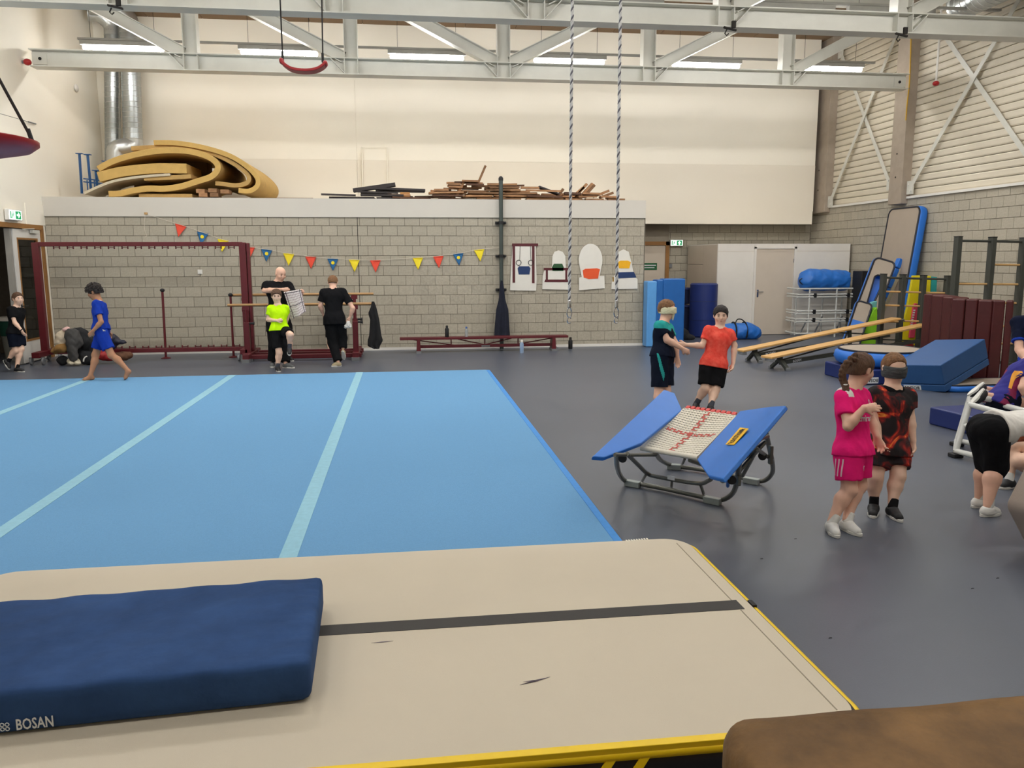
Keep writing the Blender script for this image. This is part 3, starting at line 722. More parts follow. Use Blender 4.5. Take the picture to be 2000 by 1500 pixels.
for a, b in ((.08, .32), (.34, .5), (.66, .5), (.92, .7)):
    G().rod((bx0+(bx1-bx0)*a, BYb, bz-.04), (bx0+(bx1-bx0)*b, BYb, .14), .012, 6).build('tie_rod', m_maroon, t)
G().box(bx0+(bx1-bx0)*.48, bx0+(bx1-bx0)*.53, BYb-.034, BYb-.03, .1, .13).build('maker_plate', m_grey, t)
c = G()
for q in (-.05, .05): c.lathe((bx1-.24, BYb+q*2-.01, .04), [(.04, 0), (.04, .02)], 12, (0, 1, 0))
c.build('transport_wheel', m_grey, t)
def bottle(name, lab, P, r, h, mb, mc, cap=True):
    t = thing(name, lab, 'bottle', P)
    G().lathe(P, [(r*.9, 0), (r, .01), (r, h*.68), (r*.75, h*.78), (r*.5, h*.82), (r*.5, h*.84)], 16).build('body', mb, t, smooth=50)
    G().lathe(V3(*P)+V3(0, 0, h*.82), [(r*.6, 0), (r*.62, h*.14), (r*.45, h*.18)], 14).build('cap', mc, t, smooth=50)
P = bk(873, 655, 16.18); bottle('water_bottle', 'black drinking bottle standing on maroon bench', (P[0], 16.18, bz+.011), .04, .23, m_black, m_black)
P = bk(911, 655, 16.18); bottle('water_bottle', 'clear plastic bottle standing on maroon bench', (P[0], 16.18, bz+.011), .033, .2, mat('clear_plastic', (180, 186, 186), .15, alpha=.55), mat('cap_blue', (60, 90, 150), .4))
P = fl(1019, 690); bottle('water_bottle', 'white and blue drinking bottle on floor before bench', (P[0], P[1], 0), .04, .27, mat('bottle_blue', (120, 150, 190), .35, rgb2=(170, 186, 206)), m_white)
P = fl(1114, 681); bottle('water_bottle', 'dark bottle on floor beside right end of bench', (P[0], min(P[1], 16.6), 0), .045, .24, m_black, m_dark)
# --- pole on wall with brackets
m_pole = mat('pole_green_grey', (70, 78, 74), .4, metal=.3)
px_ = bk(979, 500, D-.13)[0]; zt2 = bk(979, 348, D-.13)[2]
t = thing('wall_pole', 'tall dark grey-green pole fixed to block wall with brackets', 'pole', (px_, D-.13, 0))
G().rod((px_, D-.13, .0), (px_, D-.13, zt2), .042, 16).build('tube', m_pole, t, smooth=50)
G().lathe((px_, D-.13, zt2), [(.048, -.05), (.048, .0), (.03, .03), (.01, .04)], 14).build('cap', m_black, t, smooth=40)
for y in (435, 500, 566, 640):
    z = bk(979, y, D-.13)[2]; g = G().box(px_-.11, px_+.11, D-.1, D-.012, z-.025, z+.025); g.lathe((px_, D-.13, z-.03), [(.055, 0), (.055, .06)], 14)
    for q in (-.085, .085): g.lathe((px_+q, D-.1, z), [(.025, 0), (.025, .02), (.01, .025)], 10, (0, -1, 0))
    g.build('bracket', m_black, t)
def hanging(name, lab, cat, pts, Y, th, m, n=26, fold=.03, back=None):
    """garment hanging in folds: outline rows (px_left, px_right, py) at depth Y"""
    R = [(bk(a, y, Y), bk(b, y, Y)) for a, b, y in pts]
    def surf(side):
        def f(u, v):
            q = u*(len(R)-1); i = min(int(q), len(R)-2); t_ = q-i
            A = R[i][0]*(1-t_)+R[i+1][0]*t_; B = R[i][1]*(1-t_)+R[i+1][1]*t_
            p = A*(1-v)+B*v; w = abs(B[0]-A[0]); e = math.sin(math.pi*v)**.5
            p = p.copy(); p[1] += side*th*e*(.5+.5*u)+fold*u*math.sin(v*13+2*u)*e; return p
        return f
    g = G().grid(surf(-1), n, n).grid(surf(1), n, n)
    return tag(g.build(name, m, None, smooth=180, recalc=True), lab, cat)
m_navyc = mat('navy_cloth', (22, 26, 42), .9, var=.2, scale=9, bump=.3, bscale=40)
m_blackc = mat('black_cloth', (24, 24, 26), .9, var=.2, scale=9, bump=.3, bscale=40)
hanging('jacket', 'navy jacket hanging from pole above the maroon bench', 'jacket', [(978, 982, 548), (976, 984, 560), (974, 987, 585), (969, 993, 605), (966, 995, 640), (965, 996, 655), (966, 994, 657)], D-.27, .06, m_navyc)
hanging('jacket', 'black jacket hanging over right end of wooden rail', 'jacket', [(726, 731, 589), (724, 735, 600), (719, 738, 612), (723, 741, 625), (721, 745, 655), (718, 748, 665), (718, 742, 676), (729, 741, 681)], BY0-.04, .05, m_blackc)
P = bk(391, 531, D)
g = thing('wall_switch', 'small white square switch on block wall inside rolling frame', 'switch', (P[0], D, P[2]))
G().box(P[0]-.045, P[0]+.045, D-.02, D, P[2]-.045, P[2]+.045).build('plate', m_white, g, bevel=.006)
G().box(P[0]-.03, P[0]+.03, D-.026, D-.02, P[2]-.03, P[2]+.03).build('rocker', m_white, g, bevel=.003)
# --- bunting
m_flag = {'red': mat('flag_red', (226, 74, 50), .7, var=.05), 'blue': mat('flag_blue', (28, 96, 146), .7, var=.06), 'yellow': mat('flag_yellow', (238, 214, 36), .7, var=.05)}
m_cord = mat('cord_white', (214, 206, 190), .8)
FLAGS = [(353, 440, 'red', .25), (396, 455, 'blue', .2), (436, 469, 'yellow', .15), (487, 483, 'red', .05), (521, 488, 'blue', .08), (564, 496, 'yellow', .05), (607, 502, 'red', .02), (650, 506, 'blue', .02), (692, 508, 'yellow', 0), (733, 509, 'red', 0), (816, 504, 'yellow', 0), (856, 501, 'red', -.04), (895, 496, 'blue', -.06), (936, 488, 'yellow', -.08)]
fy = D-.03
NB = ['leftmost red bunting flag, highest on the cord', 'blue bunting flag above the maroon top bar', 'yellow bunting flag just behind the maroon top bar', 'red bunting flag mostly hidden by right frame post', 'blue bunting flag left of the bald man', 'yellow bunting flag above the bald man', 'red bunting flag right of the bald man', 'blue bunting flag above the person seen from behind', 'yellow bunting flag next to wall joint', 'red bunting flag right of wall joint', 'yellow bunting flag above left part of bench', 'red bunting flag above middle of bench', 'blue bunting flag second from the wall pole', 'rightmost yellow bunting flag beside wall pole']
for (x, y, c, tl), nb in zip(FLAGS, NB):
    P = bk(x, y, fy); wv = .105; hv = .235; ca, sa = math.cos(-tl), math.sin(-tl)
    def rot(a, b): return P+V3(a*ca-b*sa, 0, a*sa+b*ca)
    def fn(u, v):
        hw = wv*(1-u)+.002; p = rot(-hw+2*hw*v, -hv*u); p[1] += .012*math.sin(3*u+2*v)-.012*u; return p
    t = thing('bunting_flag', nb+', triangular', 'flag', P, 'bunting flags on block wall')
    G().grid(fn, 6, 6).build('cloth', m_flag[c], t, smooth=180, solid=.002)
    G().obox(P+V3(0, .002, 0), (wv*ca, 0, wv*sa), (0, .004, 0), (-sa*.008, 0, ca*.008)).build('hem', m_flag[c], t)
    if c == 'blue': G().lathe(rot(0, -.075)+V3(0, -.004, 0), [(.034, 0), (.034, .002)], 14, (0, -1, 0)).build('spot', m_flag['yellow'], t)
pts = [bk(284, 418, fy)]+[bk(x, y-1, fy) for x, y, _, _ in FLAGS]+[bk(975, 484, fy)]
tag(G().tube(bez(pts, 4), .004, 5).build('bunting_string', m_cord), 'thin white cord carrying bunting flags across block wall', 'cord')
pts = [bk(x, y, fy) for x, y in ((284, 418), (282, 435), (283, 450), (287, 460), (283, 463))]
tag(G().tube(bez(pts, 4), .004, 5).build('loose_cord', m_cord), 'loose white cord end dangling left of the bunting', 'cord')
P = bk(285, 417, D-.035); tag(G().box(P[0]-.03, P[0]+.03, D-.05, D-.03, P[2]-.02, P[2]+.02).build('tape_patch', mat('tape', (190, 150, 96), .6)), 'small tan tape patch holding bunting on white fascia', 'tape')
# --- four painted boards
m_board = mat('board_white', (226, 222, 212), .55, var=.02)
def board(lab, outline, items):
    Q = [bk(x, y, D-.02) for x, y in outline]; lo = np.min(Q, 0); t = thing('painted_board', lab, 'board', (np.mean([q[0] for q in Q]), D-.02, lo[2]), 'painted boards beside wall pole')
    G().prism([V3(q[0], D-.03, q[2]) for q in Q], (0, .02, 0)).build('panel', m_board, t, bevel=.002)
    for nm, col, poly in items:
        G().prism([V3(bk(x, y, D-.03)[0], D-.036, bk(x, y, D-.03)[2]) for x, y in poly], (0, .006, 0)).build(nm, mat('paint_%d_%d_%d' % col, col, .55), t)
    return t
MR, NV = (84, 24, 30), (24, 52, 98)
def rc(x0, y0, x1, y1): return [(x0, y1), (x1, y1), (x1, y0), (x0, y0)]
def circ(cx_, cy_, rx, ry, n=24): return [(cx_+rx*math.cos(2*math.pi*k/n), cy_-ry*math.sin(2*math.pi*k/n)) for k in range(n)]
def ring(cx_, cy_, r0, r1, y, col, t, nm):
    c = bk(cx_, cy_, D-.04); s = np.linalg.norm(bk(cx_+1, cy_, D-.04)-c)
    G().tube([c+V3(r0*s*math.cos(a), 0, r0*s*math.sin(a)) for a in np.linspace(0, 2*math.pi, 17)[:-1]], .006, 6, closed=True).build(nm, m_black, t)
t = board('white painted board with maroon hanging-rings frame, leftmost of four', [(996, 567), (1047, 568), (1048, 545), (1046, 478), (1001, 477), (997, 541)],
      [('top_bar', MR, rc(1000, 475.5, 1051, 481)), ('frame_post', MR, rc(1001, 481, 1006, 552)), ('frame_post', MR, rc(1039, 481, 1044, 553)), ('blue_patch', NV, [(1013, 536), (1034, 536), (1036, 524), (1033, 520), (1014, 520), (1011, 524)])])
ring(1013, 513, 5, 6, 0, 0, t, 'ring'); ring(1037, 513, 5, 6, 0, 0, t, 'ring')
for x in (1016, 1036): G().rod(bk(x, 481, D-.038), bk(x-1 if x < 1020 else x+1, 508, D-.038), .004, 5).build('rope_line', m_black, t)
board('white painted board with maroon bench and green patch, second of four', [(1059, 565), (1112, 566), (1113, 526), (1105, 524), (1104, 500), (1099, 492), (1091, 489), (1083, 492), (1079, 500), (1078, 522), (1063, 527), (1060, 540)],
      [('bench_top', MR, rc(1062, 523, 1113, 528)), ('bench_post', MR, rc(1066, 528, 1070, 546)), ('bench_post', MR, rc(1104, 528, 1108, 546)), ('bench_base', MR, [(1063, 551), (1111, 551), (1109, 546), (1065, 546)]), ('green_patch', (30, 78, 40), [(1079, 529), (1100, 529), (1101, 522), (1098, 515), (1082, 515), (1078, 522)])])
ov = circ(1153.5, 508, 23, 32, 32); ov = ov[-2:]+ov[:18]
board('white painted board with oval top and orange patch, third of four', [(1131, 567), (1181, 563), (1180, 539), (1171, 539)]+ov+[(1136, 541), (1131, 542)],
      [('orange_patch', (226, 84, 36), [(1140, 542), (1150, 545), (1168, 544), (1170, 532), (1172, 526), (1166, 524), (1143, 525), (1138, 528)])])
board('white painted board with navy band and yellow patch, rightmost of four', [(1194, 565), (1245, 564), (1245, 545), (1240, 541), (1236, 527), (1233, 512), (1228, 492), (1218, 487), (1208, 492), (1205, 512), (1203, 535), (1195, 545)],
      [('navy_band', NV, [(1202, 544), (1243, 542), (1238, 531), (1206, 532)]), ('yellow_patch', (238, 176, 20), [(1209, 524), (1229, 524), (1232, 512), (1226, 509), (1212, 509), (1207, 512)]), ('tab', (150, 120, 60), rc(1196, 541, 1199, 550))])
# --- thin frame on upper wall
t = thing('wall_hanger', 'thin cream bracket frame standing against upper cream wall', 'frame', bk(730, 385, YU-.1))
for a, b in (((707, 287), (709, 384)), ((756, 288), (757, 382))):
    G().rod(bk(*a, YU-.06), bk(*b, YU-.06), .016, 8).build('upright', m_cream, t)
G().rod(bk(707, 288, YU-.06), bk(756, 288, YU-.06), .006, 6).build('cross_wire', m_cream, t)
G().rod(bk(704, 300, YU-.05), bk(704, 372, YU-.05), .008, 6).build('side_rod', m_cream, t)
# ================================================================ PLATFORM STORAGE
PZ = 3.066
m_foam = mat('foam_tan', (206, 168, 98), .95, var=.07, scale=7, bump=.3, bscale=70)
m_foam2 = mat('foam_dull', (186, 150, 92), .95, var=.08, scale=7, bump=.3, bscale=70)
def zf(x, y): return (130+x/4.651, 260+y/4.651)
def foam(lab, pts, th, Y, dep_, m, dz=0):
    P = bez([bk(*zf(*p), Y)+V3(0, 0, dz) for p in pts], 5)
    o = G().sheet(P, th, (0, dep_, 0)).build('foam_sheet', m, None, smooth=40, bevel=.008)
    return tag(o, lab, 'foam sheet', 'foam sheets on platform')
foam('tan foam sheet bent into the inner loop on platform', [(285, 325), (420, 255), (620, 195), (850, 160), (1050, 158), (1200, 185), (1320, 235), (1375, 310), (1320, 390), (1180, 440), (1030, 485), (880, 505), (740, 503), (600, 522), (480, 548), (380, 552)], .115, 16.95, 2.6, m_foam)
foam('tan foam sheet curling around the inner loop on platform', [(585, 140), (800, 128), (1050, 132), (1250, 160), (1420, 225), (1560, 305), (1650, 385), (1640, 450), (1540, 475), (1420, 462), (1350, 455)], .085, 17.05, 2.4, m_foam2)
foam('outermost tan foam sheet with end sticking up on platform', [(790, 85), (1000, 90), (1250, 132), (1480, 205), (1640, 305), (1730, 405), (1730, 480), (1660, 525), (1560, 520)], .095, 17.0, 2.4, m_foam)
foam('thick foam slab lying inside the foam loop', [(287, 400), (500, 350), (800, 320), (1090, 322)], .19, 16.92, 1.2, m_foam)
foam('pale cloth-covered foam sheet drooping at left platform edge', [(155, 548), (280, 490), (420, 438), (600, 405), (800, 385), (940, 376)], .05, 16.9, .9, mat('foam_pale', (206, 192, 166), .9, var=.05, scale=8))
foam('lower foam strip under the pale sheet', [(700, 412), (900, 405), (1130, 392)], .085, 16.93, 1.0, m_foam2)
tag(G().box(bk(270, 380, 17)[0], bk(375, 380, 17)[0], 17.02, 17.6, PZ-.03, PZ+.09).build('foam_block', m_foam2, bevel=.01), 'flat foam block lying beneath the bent foam sheets', 'foam block')
g = bk(zf(1000, 230)[0], zf(1000, 230)[1], 17.9)
tag(G().box(g[0]-1.0, g[0]+.5, 18.3, 18.8, PZ-.03, g[2]+.05).build('carton', mat('cardboard', (120, 88, 54), .9), bevel=.005), 'brown carton standing deep inside the foam loop', 'box')
m_off = mat('offcut_wood', (132, 94, 64), .8, var=.22, scale=7, stretch=(1, 4, 4), rnd=.4, rgb2=(168, 126, 88))
m_offd2 = mat('offcut_brown', (84, 58, 42), .8, var=.2, scale=6, rnd=.25)
m_offd = mat('offcut_dark', (56, 50, 50), .8, var=.2, scale=6, rnd=.2)
SHARED = {}
def plank(lab, c, L, w, h, yaw, pitch, roll=0, m=None, grp='timber offcuts on platform'):
    R = Matrix.Rotation(yaw, 3, 'Z') @ Matrix.Rotation(pitch, 3, 'Y') @ Matrix.Rotation(roll, 3, 'X')
    a, b, d = (np.array(R.col[i]) for i in range(3))
    o = G().obox(c, a*L/2, b*w/2, d*h/2).build('timber_offcut', m or m_off); return tag(o, lab, 'timber', grp)
for i, (x, y) in enumerate(((1215, 525), (1240, 560), (1325, 520), (1340, 560), (1435, 530))):
    P = bk(*zf(x, y), 16.92); plank('short timber block stacked below the foam roll', P+V3(0, .15, 0), .16, .3, .075, 0, 0)
def zone(x0, x1, prof, n, lab, Ls=(.35, .95), tilt=.13, m=None, yaw=.5):
    # layers of loose boards filling the silhouette prof (list of px,py top line)
    xs = [p[0] for p in prof]; ys = [p[1] for p in prof]; X0, X1 = bk(x0, 380, 17.1)[0], bk(x1, 380, 17.1)[0]
    pxs = lambda X: np.interp(X, [X0, X1], [x0, x1])
    for k in range(12):
        z = PZ+.03+k*.058
        for j in range(3):
            x = X0+random.uniform(-.15, .15)
            while x < X1:
                L = random.uniform(*Ls)*(.8 if k > 3 else 1); c = x+L/2; px = pxs(c); top = bk(px, np.interp(px, xs, ys), 17.1)[2]
                if z < top-.01 and random.random() < (.92 if j == 0 else .7):
                    plank(lab, (c, 17.0+.2*j+random.uniform(-.03, .03), z), L, random.uniform(.10, .15), random.uniform(.028, .046), random.uniform(-.09, .09), random.uniform(-.035, .035), random.uniform(-.1, .1), m if m is not None or random.random() > .25 else m_offd2)
                x += L+random.uniform(.04, .14)
zone(642, 755, [(640, 385), (700, 372), (770, 366), (780, 378)], 12, 'dark board lying in the leftmost heap on platform', (.5, 1.1), .12, m_offd)
zone(762, 838, [(690, 380), (760, 376), (835, 378)], 12, 'brown timber offcut scattered between the two heaps', (.35, .8), .1)
zone(842, 968, [(840, 378), (868, 360), (900, 352), (940, 350), (965, 356), (1000, 360)], 44, 'brown timber offcut in the tallest heap left of pole top', (.3, .8), .16)
zone(972, 1095, [(940, 356), (1000, 360), (1050, 366), (1100, 382)], 22, 'brown timber offcut in heap right of pole top', (.4, .9), .15)
zone(1098, 1200, [(1085, 380), (1110, 376), (1160, 376), (1205, 382)], 18, 'brown timber offcut in the heap behind the ropes', (.2, .5), .15)
def stick(lab, a, b, w, h, m=None):
    A, B = bk(*a, 17.05), bk(*b, 17.12); d = B-A; plank(lab, (A+B)/2, np.linalg.norm(d), w, h, 0, -math.atan2(d[2], d[0]), 0, m)
stick('single wooden stick poking up from the tallest heap', (932, 362), (948, 324), .04, .045)
for a, b in (((893, 381), (905, 357)), ((1127, 381), (1145, 360)), ((1136, 382), (1156, 359)), ((1142, 383), (1160, 362)), ((1120, 383), (1139, 366)), ((1090, 383), (1099, 370)), ((1160, 384), (1188, 373)), ((1172, 386), (1196, 377))):
    stick('timber end pointing up to the right out of its heap', a, b, .1, .05)
stick('dark sloping board right of pole top', (1052, 365), (1090, 380), .3, .03, m_offd)
stick('thick dark board end atop the leftmost heap', (690, 372), (772, 361), .25, .07, m_offd)
stick('long pale timber sloping at left of tallest heap', (842, 373), (885, 385), .09, .05)
P = bk(791, 381, 16.95); tag(G().box(P[0]-.1, P[0]+.1, 16.95, 17.15, PZ, PZ+.15).build('wood_block', mat('block_ply', (178, 126, 70), .7, var=.15, scale=9), bevel=.004), 'small square wooden block between the two heaps', 'block')
tag(G().box(bk(520, 384, 17)[0], bk(612, 384, 17)[0], 16.9, 17.5, PZ, PZ+.018).build('board', mat('flat_board', (112, 80, 56), .8, var=.2)), 'thin flat board lying right of the foam roll', 'board')
# blue ladder-like frames
m_blue = mat('blue_steel', (40, 88, 142), .5)
t = thing('blue_ladder', 'blue steel frame standing on platform beside left wall', 'frame', bk(170, 378, 17.6))
for a, b in (((155, 300), (160, 378)), ((171, 302), (178, 375)), ((187, 333), (191, 378)), ((206, 315), (207, 330))):
    G().rod(bk(*a, 17.6), bk(*b, 17.6), .026, 4).build('post', m_blue, t); P = bk(*a, 17.6); G().box(P[0]-.06, P[0]+.06, 17.55, 17.65, P[2]-.008, P[2]+.008).build('post_cap', m_blue, t)
for y in (349, 355): G().rod(bk(163, y, 17.6), bk(200, y+4, 17.6), .014, 6).build('cross_bar', m_blue, t)
for x in (170, 184): G().rod(bk(x, 352, 17.6), bk(x+2, 378, 17.6), .012, 6).build('rung', m_blue, t)
# ducts
m_duct = mat('spiral_duct', (172, 176, 176), .32, var=.08, scale=10, metal=.85, stretch=(1, 1, 12))
m_duct2 = mat('duct_plain', (196, 198, 196), .35, var=.05, metal=.8)
YD = 19.7
def duct(lab, px, ytop, ybot, r, elbow=None, Yd=YD):
    a, b = bk(px[0], ytop, Yd), bk(px[1], ybot, Yd); t = thing('ventilation_duct', lab, 'duct', b)
    n = int(abs(a[2]-b[2])/.11); P = []; R = []
    G().rod(b, a, r, 28).build('pipe', m_duct, t, smooth=50)
    for i in range(n):
        p = b+(a-b)*(i/n); G().lathe(p, [(r, 0), (r+.006, .004), (r+.006, .01), (r, .014)], 24).build('spiral_seam', m_duct2, t, smooth=50)
    return t, a, b
t1, a1, b1 = duct('slim round spiral duct at left, close to corner', (219, 221), 60, 380, .165, Yd=19.75)
g = G(); g.tube(bez([a1+V3(0, 0, -.1), a1+V3(-.02, 0, .12), a1+V3(-.2, -.1, .3), a1+V3(-.42, -.15, .32)], 6), .17, 20); g.build('elbow', m_duct2, t1, smooth=50)
t2, a2, b2 = duct('wide bright spiral duct right of the slim one', (252, 260), 45, 272, .20, Yd=19.6)
g = G(); g.tube(bez([b2+V3(0, 0, .06), b2+V3(-.02, 0, -.12), b2+V3(-.2, -.15, -.22), b2+V3(-.32, -.2, -.32), b2+V3(-.34, -.2, -.85)], 6), .2, 20); g.build('elbow', m_duct2, t2, smooth=50)
g = G(); g.tube(bez([a2+V3(0, 0, -.1), a2+V3(-.03, 0, .1), a2+V3(-.3, -.1, .28), a2+V3(-.75, -.15, .3)], 6), .2, 20); g.build('elbow', m_duct2, t2, smooth=50)
P, Q = bk(1880, 8, 14.2), bk(2010, -55, 12.0)
t = thing('ventilation_duct', 'big round spiral duct overhead at top right corner', 'duct', P)
G().rod(P, P+nrm(Q-P)*5, .26, 28).build('pipe', m_duct, t, smooth=50)
for i in range(24): G().lathe(P+nrm(Q-P)*(.06+.2*i), [(.26, 0), (.268, .006), (.268, .016), (.26, .022)], 24, nrm(Q-P)).build('spiral_seam', m_duct2, t, smooth=50)
G().lathe(P, [(.27, -.02), (.285, -.01), (.285, .05), (.27, .06)], 28, nrm(Q-P)).build('end_collar', m_duct2, t, smooth=50)
# ================================================================ HANGING THINGS, SIGNS
m_red = mat('red_plastic', (168, 26, 30), .4, var=.05)
m_rope = mat('dark_rope', (40, 36, 34), .8)
YS = 8.7
t = thing('swing', 'red plastic swing seat hanging high below the truss', 'swing', bk(590, 130, YS))
sp = [bk(x, y, YS) for x, y in ((548, 116), (552, 122), (565, 131), (580, 135), (600, 136), (618, 133), (630, 126), (634, 121))]
sp = bez(sp, 4)
G().sheet(sp, .028, (0, .16, 0)).build('seat', m_red, t, smooth=60, bevel=.01)
for q in (0, -1): G().ell(sp[q]+V3(0, .08, 0), (.025, 0, 0), (0, .085, 0), (0, 0, .03)).build('seat_end', m_red, t, smooth=180)
for (x0, y0, x1, y1) in ((550, 114, 545, 0), (629, 118, 627, 0)):
    A, B = bk(x0, y0, YS), bk(x1, y1, YS); B = A+(B-A)*((5.4-A[2])/(B[2]-A[2]))
    G().rod(A+V3(0, .08, -.02), B+V3(0, .08, 0), .008, 6).build('rope', m_rope, t)
    G().rod(A+V3(0, .08, 0), A+V3(0, .08, .09), .013, 8).build('rope_end', m_black, t)
YSa = 4.75
R_ = bk(65, 277, YSa); rad = .42; zc_ = R_[2]
t = thing('saucer_swing', 'red round saucer swing cut off by left picture edge', 'swing', (R_[0]-rad, YSa, zc_))
G().lathe((R_[0]-rad, YSa, zc_), [(.05, -.075), (rad*.6, -.068), (rad*.9, -.04), (rad, -.008), (rad, .012), (rad*.93, .02), (.05, .01)], 40).build('dish', m_red, t, smooth=60)
for a in range(4):
    an = math.radians(a*90+4); p = V3(R_[0]-rad+rad*.97*math.cos(an), YSa+rad*.97*math.sin(an), zc_+.01); G().rod(p, (R_[0]-rad, YSa, zc_+.95), .008, 6).build('rope', m_rope, t)
    G().rod(p-V3(0, 0, .02), p+V3(-.02*math.cos(an), 0, .06), .012, 8).build('rope_knot', m_black, t)
G().rod((R_[0]-rad, YSa, zc_+.95), (R_[0]-rad, YSa, 5.4), .012, 8).build('rope', m_rope, t)
m_rp = mat('rope_light', (206, 204, 200), .8, var=.05); m_rpd = mat('rope_dark', (96, 94, 100), .8, var=.05)
m_chrome = mat('chrome', (190, 192, 196), .2, metal=1)
for (xt, xb, lab) in ((1118, 1112, 'left white and grey twisted rope with carabiner'), (1212, 1204, 'right white and grey twisted rope with carabiner')):
    A, B = bk(xb, 590, YS), bk(xt, 0, YS); B = A+(B-A)*((5.4-A[2])/(B[2]-A[2])); t = thing('climbing_rope', lab, 'rope', A-V3(0, 0, .2), 'hanging ropes')
    n = 240
    for k, m in ((0, m_rp), (1, m_rpd), (2, m_rp)):
        P = []
        for i in range(n+1):
            p = A+(B-A)*i/n; an = i/n*2*math.pi*44+k*2*math.pi/3; P.append(p+V3(.009*math.cos(an), .009*math.sin(an), 0))
        G().tube(P, .0095, 5).build('strand', m, t, smooth=180)
    G().lathe(A-V3(0, 0, .06), [(.012, 0), (.022, .004), (.022, .07), (.015, .085)], 12).build('ferrule', m_chrome, t, smooth=50)
    c = A-V3(0, 0, .115); Pk = [c+V3(.026*math.cos(a), 0, .055*math.sin(a)) for a in np.linspace(0, 2*math.pi, 17)[:-1]]
    G().tube(Pk, .007, 6, closed=True).build('carabiner', m_chrome, t, smooth=180)
    c2 = c-V3(0, 0, .085); G().tube([c2+V3(.022*math.cos(a), 0, .034*math.sin(a)) for a in np.linspace(.6, 5.6, 12)], .007, 6).build('hook', m_chrome, t, smooth=180)
# red balls
P = bk(46, 121, 16.45); t = thing('red_beacon', 'small red ball lamp at left end of far truss', 'beacon', P); P[0] = max(P[0], WL+.09)
G().ell(P, (.07, 0, 0), (0, .07, 0), (0, 0, .06)).build('globe', m_red, t, smooth=180); G().rod(P, (WL, P[1], P[2]), .03, 10).build('socket', m_grey, t)
P = rt(1828, 163, WR-.3); t = thing('red_beacon', 'small red ball hanging on white rod right of column', 'beacon', P)
G().ell(P, (.065, 0, 0), (0, .065, 0), (0, 0, .05)).build('globe', m_red, t, smooth=180)
Q = rt(1834, 70, WR-.3); G().rod(P, P+V3(0, 0, CZ-P[2]), .022, 10).build('rod', m_white, t)
# yellow strap on column
pts = [onp(x, y, 1, 16.585) for x, y in ((1779, 60), (1779, 82), (1778, 120), (1776, 165), (1772, 200), (1769, 235))]
tag(G().tube(bez(pts, 4), .012, 6).build('yellow_strap', mat('strap_yellow', (206, 160, 30), .7)), 'yellow strap dangling in front of the right column', 'strap')
P = rt(147, 172, WL); tag(G().ell((WL+.02, P[1], P[2]), (.035, 0, 0), (0, .1, 0), (0, 0, .08)).build('wall_sensor', m_white, smooth=180), 'small white oval sensor high on left wall', 'sensor')
A, B = rt(0, 222, WL+.1), rt(70, 242, WL+.02)
t = thing('wall_wire', 'thin steel wire with turnbuckle on left wall', 'wire', B); G().rod(A, B, .004, 5).build('wire', m_dark, t); G().rod(A+(B-A)*.78, B, .012, 6).build('turnbuckle', m_grey, t)
# exit signs
def exit_sign(lab, C, rdir, w, h, arrow):
    up = V3(0, 0, 1); rdir = nrm(rdir); nn = np.cross(rdir, up); t = thing('exit_sign', lab, 'sign', C)
    G().obox(C, rdir*w/2, nn*.035, up*h/2).build('housing', m_white, t, bevel=.012)
    G().obox(C+nn*.036, rdir*w*.46, nn*.001, up*h*.42).build('face', m_sign, t)
    f = C+nn*.0385
    G().obox(f+rdir*w*.2, rdir*w*.2, nn*.001, up*h*.36).build('green_panel', m_signg, t)
    def P(a, b): return f+nn*.002+rdir*w*(.2+a)+up*h*b
    if arrow == 'up': pts = [P(-.05, -.28), P(.05, -.28), P(.05, 0), P(.13, 0), P(0, .28), P(-.13, 0), P(-.05, 0)]
    else: pts = [P(-.12, -.08), P(0, -.08), P(0, -.28), P(.14, 0), P(0, .28), P(0, .08), P(-.12, .08)]
    G().prism(pts, nn*.001).build('arrow', m_sign, t)
    def q(a, b): return f+nn*.002+rdir*w*(-.22+a)+up*h*b     # running figure and door bar
    g = G(); g.obox(q(-.14, 0), rdir*w*.035, nn*.0008, up*h*.34); g.ell(q(.03, .24), rdir*w*.03, nn*.001, up*h*.08); g.prism([q(-.02, .14), q(.06, .12), q(.04, -.08), q(-.03, -.06)], nn*.001)
    g.prism([q(-.03, -.06), q(.02, -.06), q(-.04, -.32), q(-.08, -.3)], nn*.001); g.prism([q(.0, -.04), q(.04, -.08), q(.1, -.22), q(.07, -.26)], nn*.001); g.prism([q(.04, .14), q(.06, .08), q(.14, 0), q(.15, .06)], nn*.001); g.build('pictogram', m_signg, t)
P = bk(1321, 474.5, YC-.06); exit_sign('lit exit sign above the beige door in recess', P, (1, 0, 0), .35, .17, 'up')
P = rt(26, 420, WL+.05); exit_sign('lit exit sign on left wall above the doorway', P, (0, 1, 0), .5, .19, 'right')
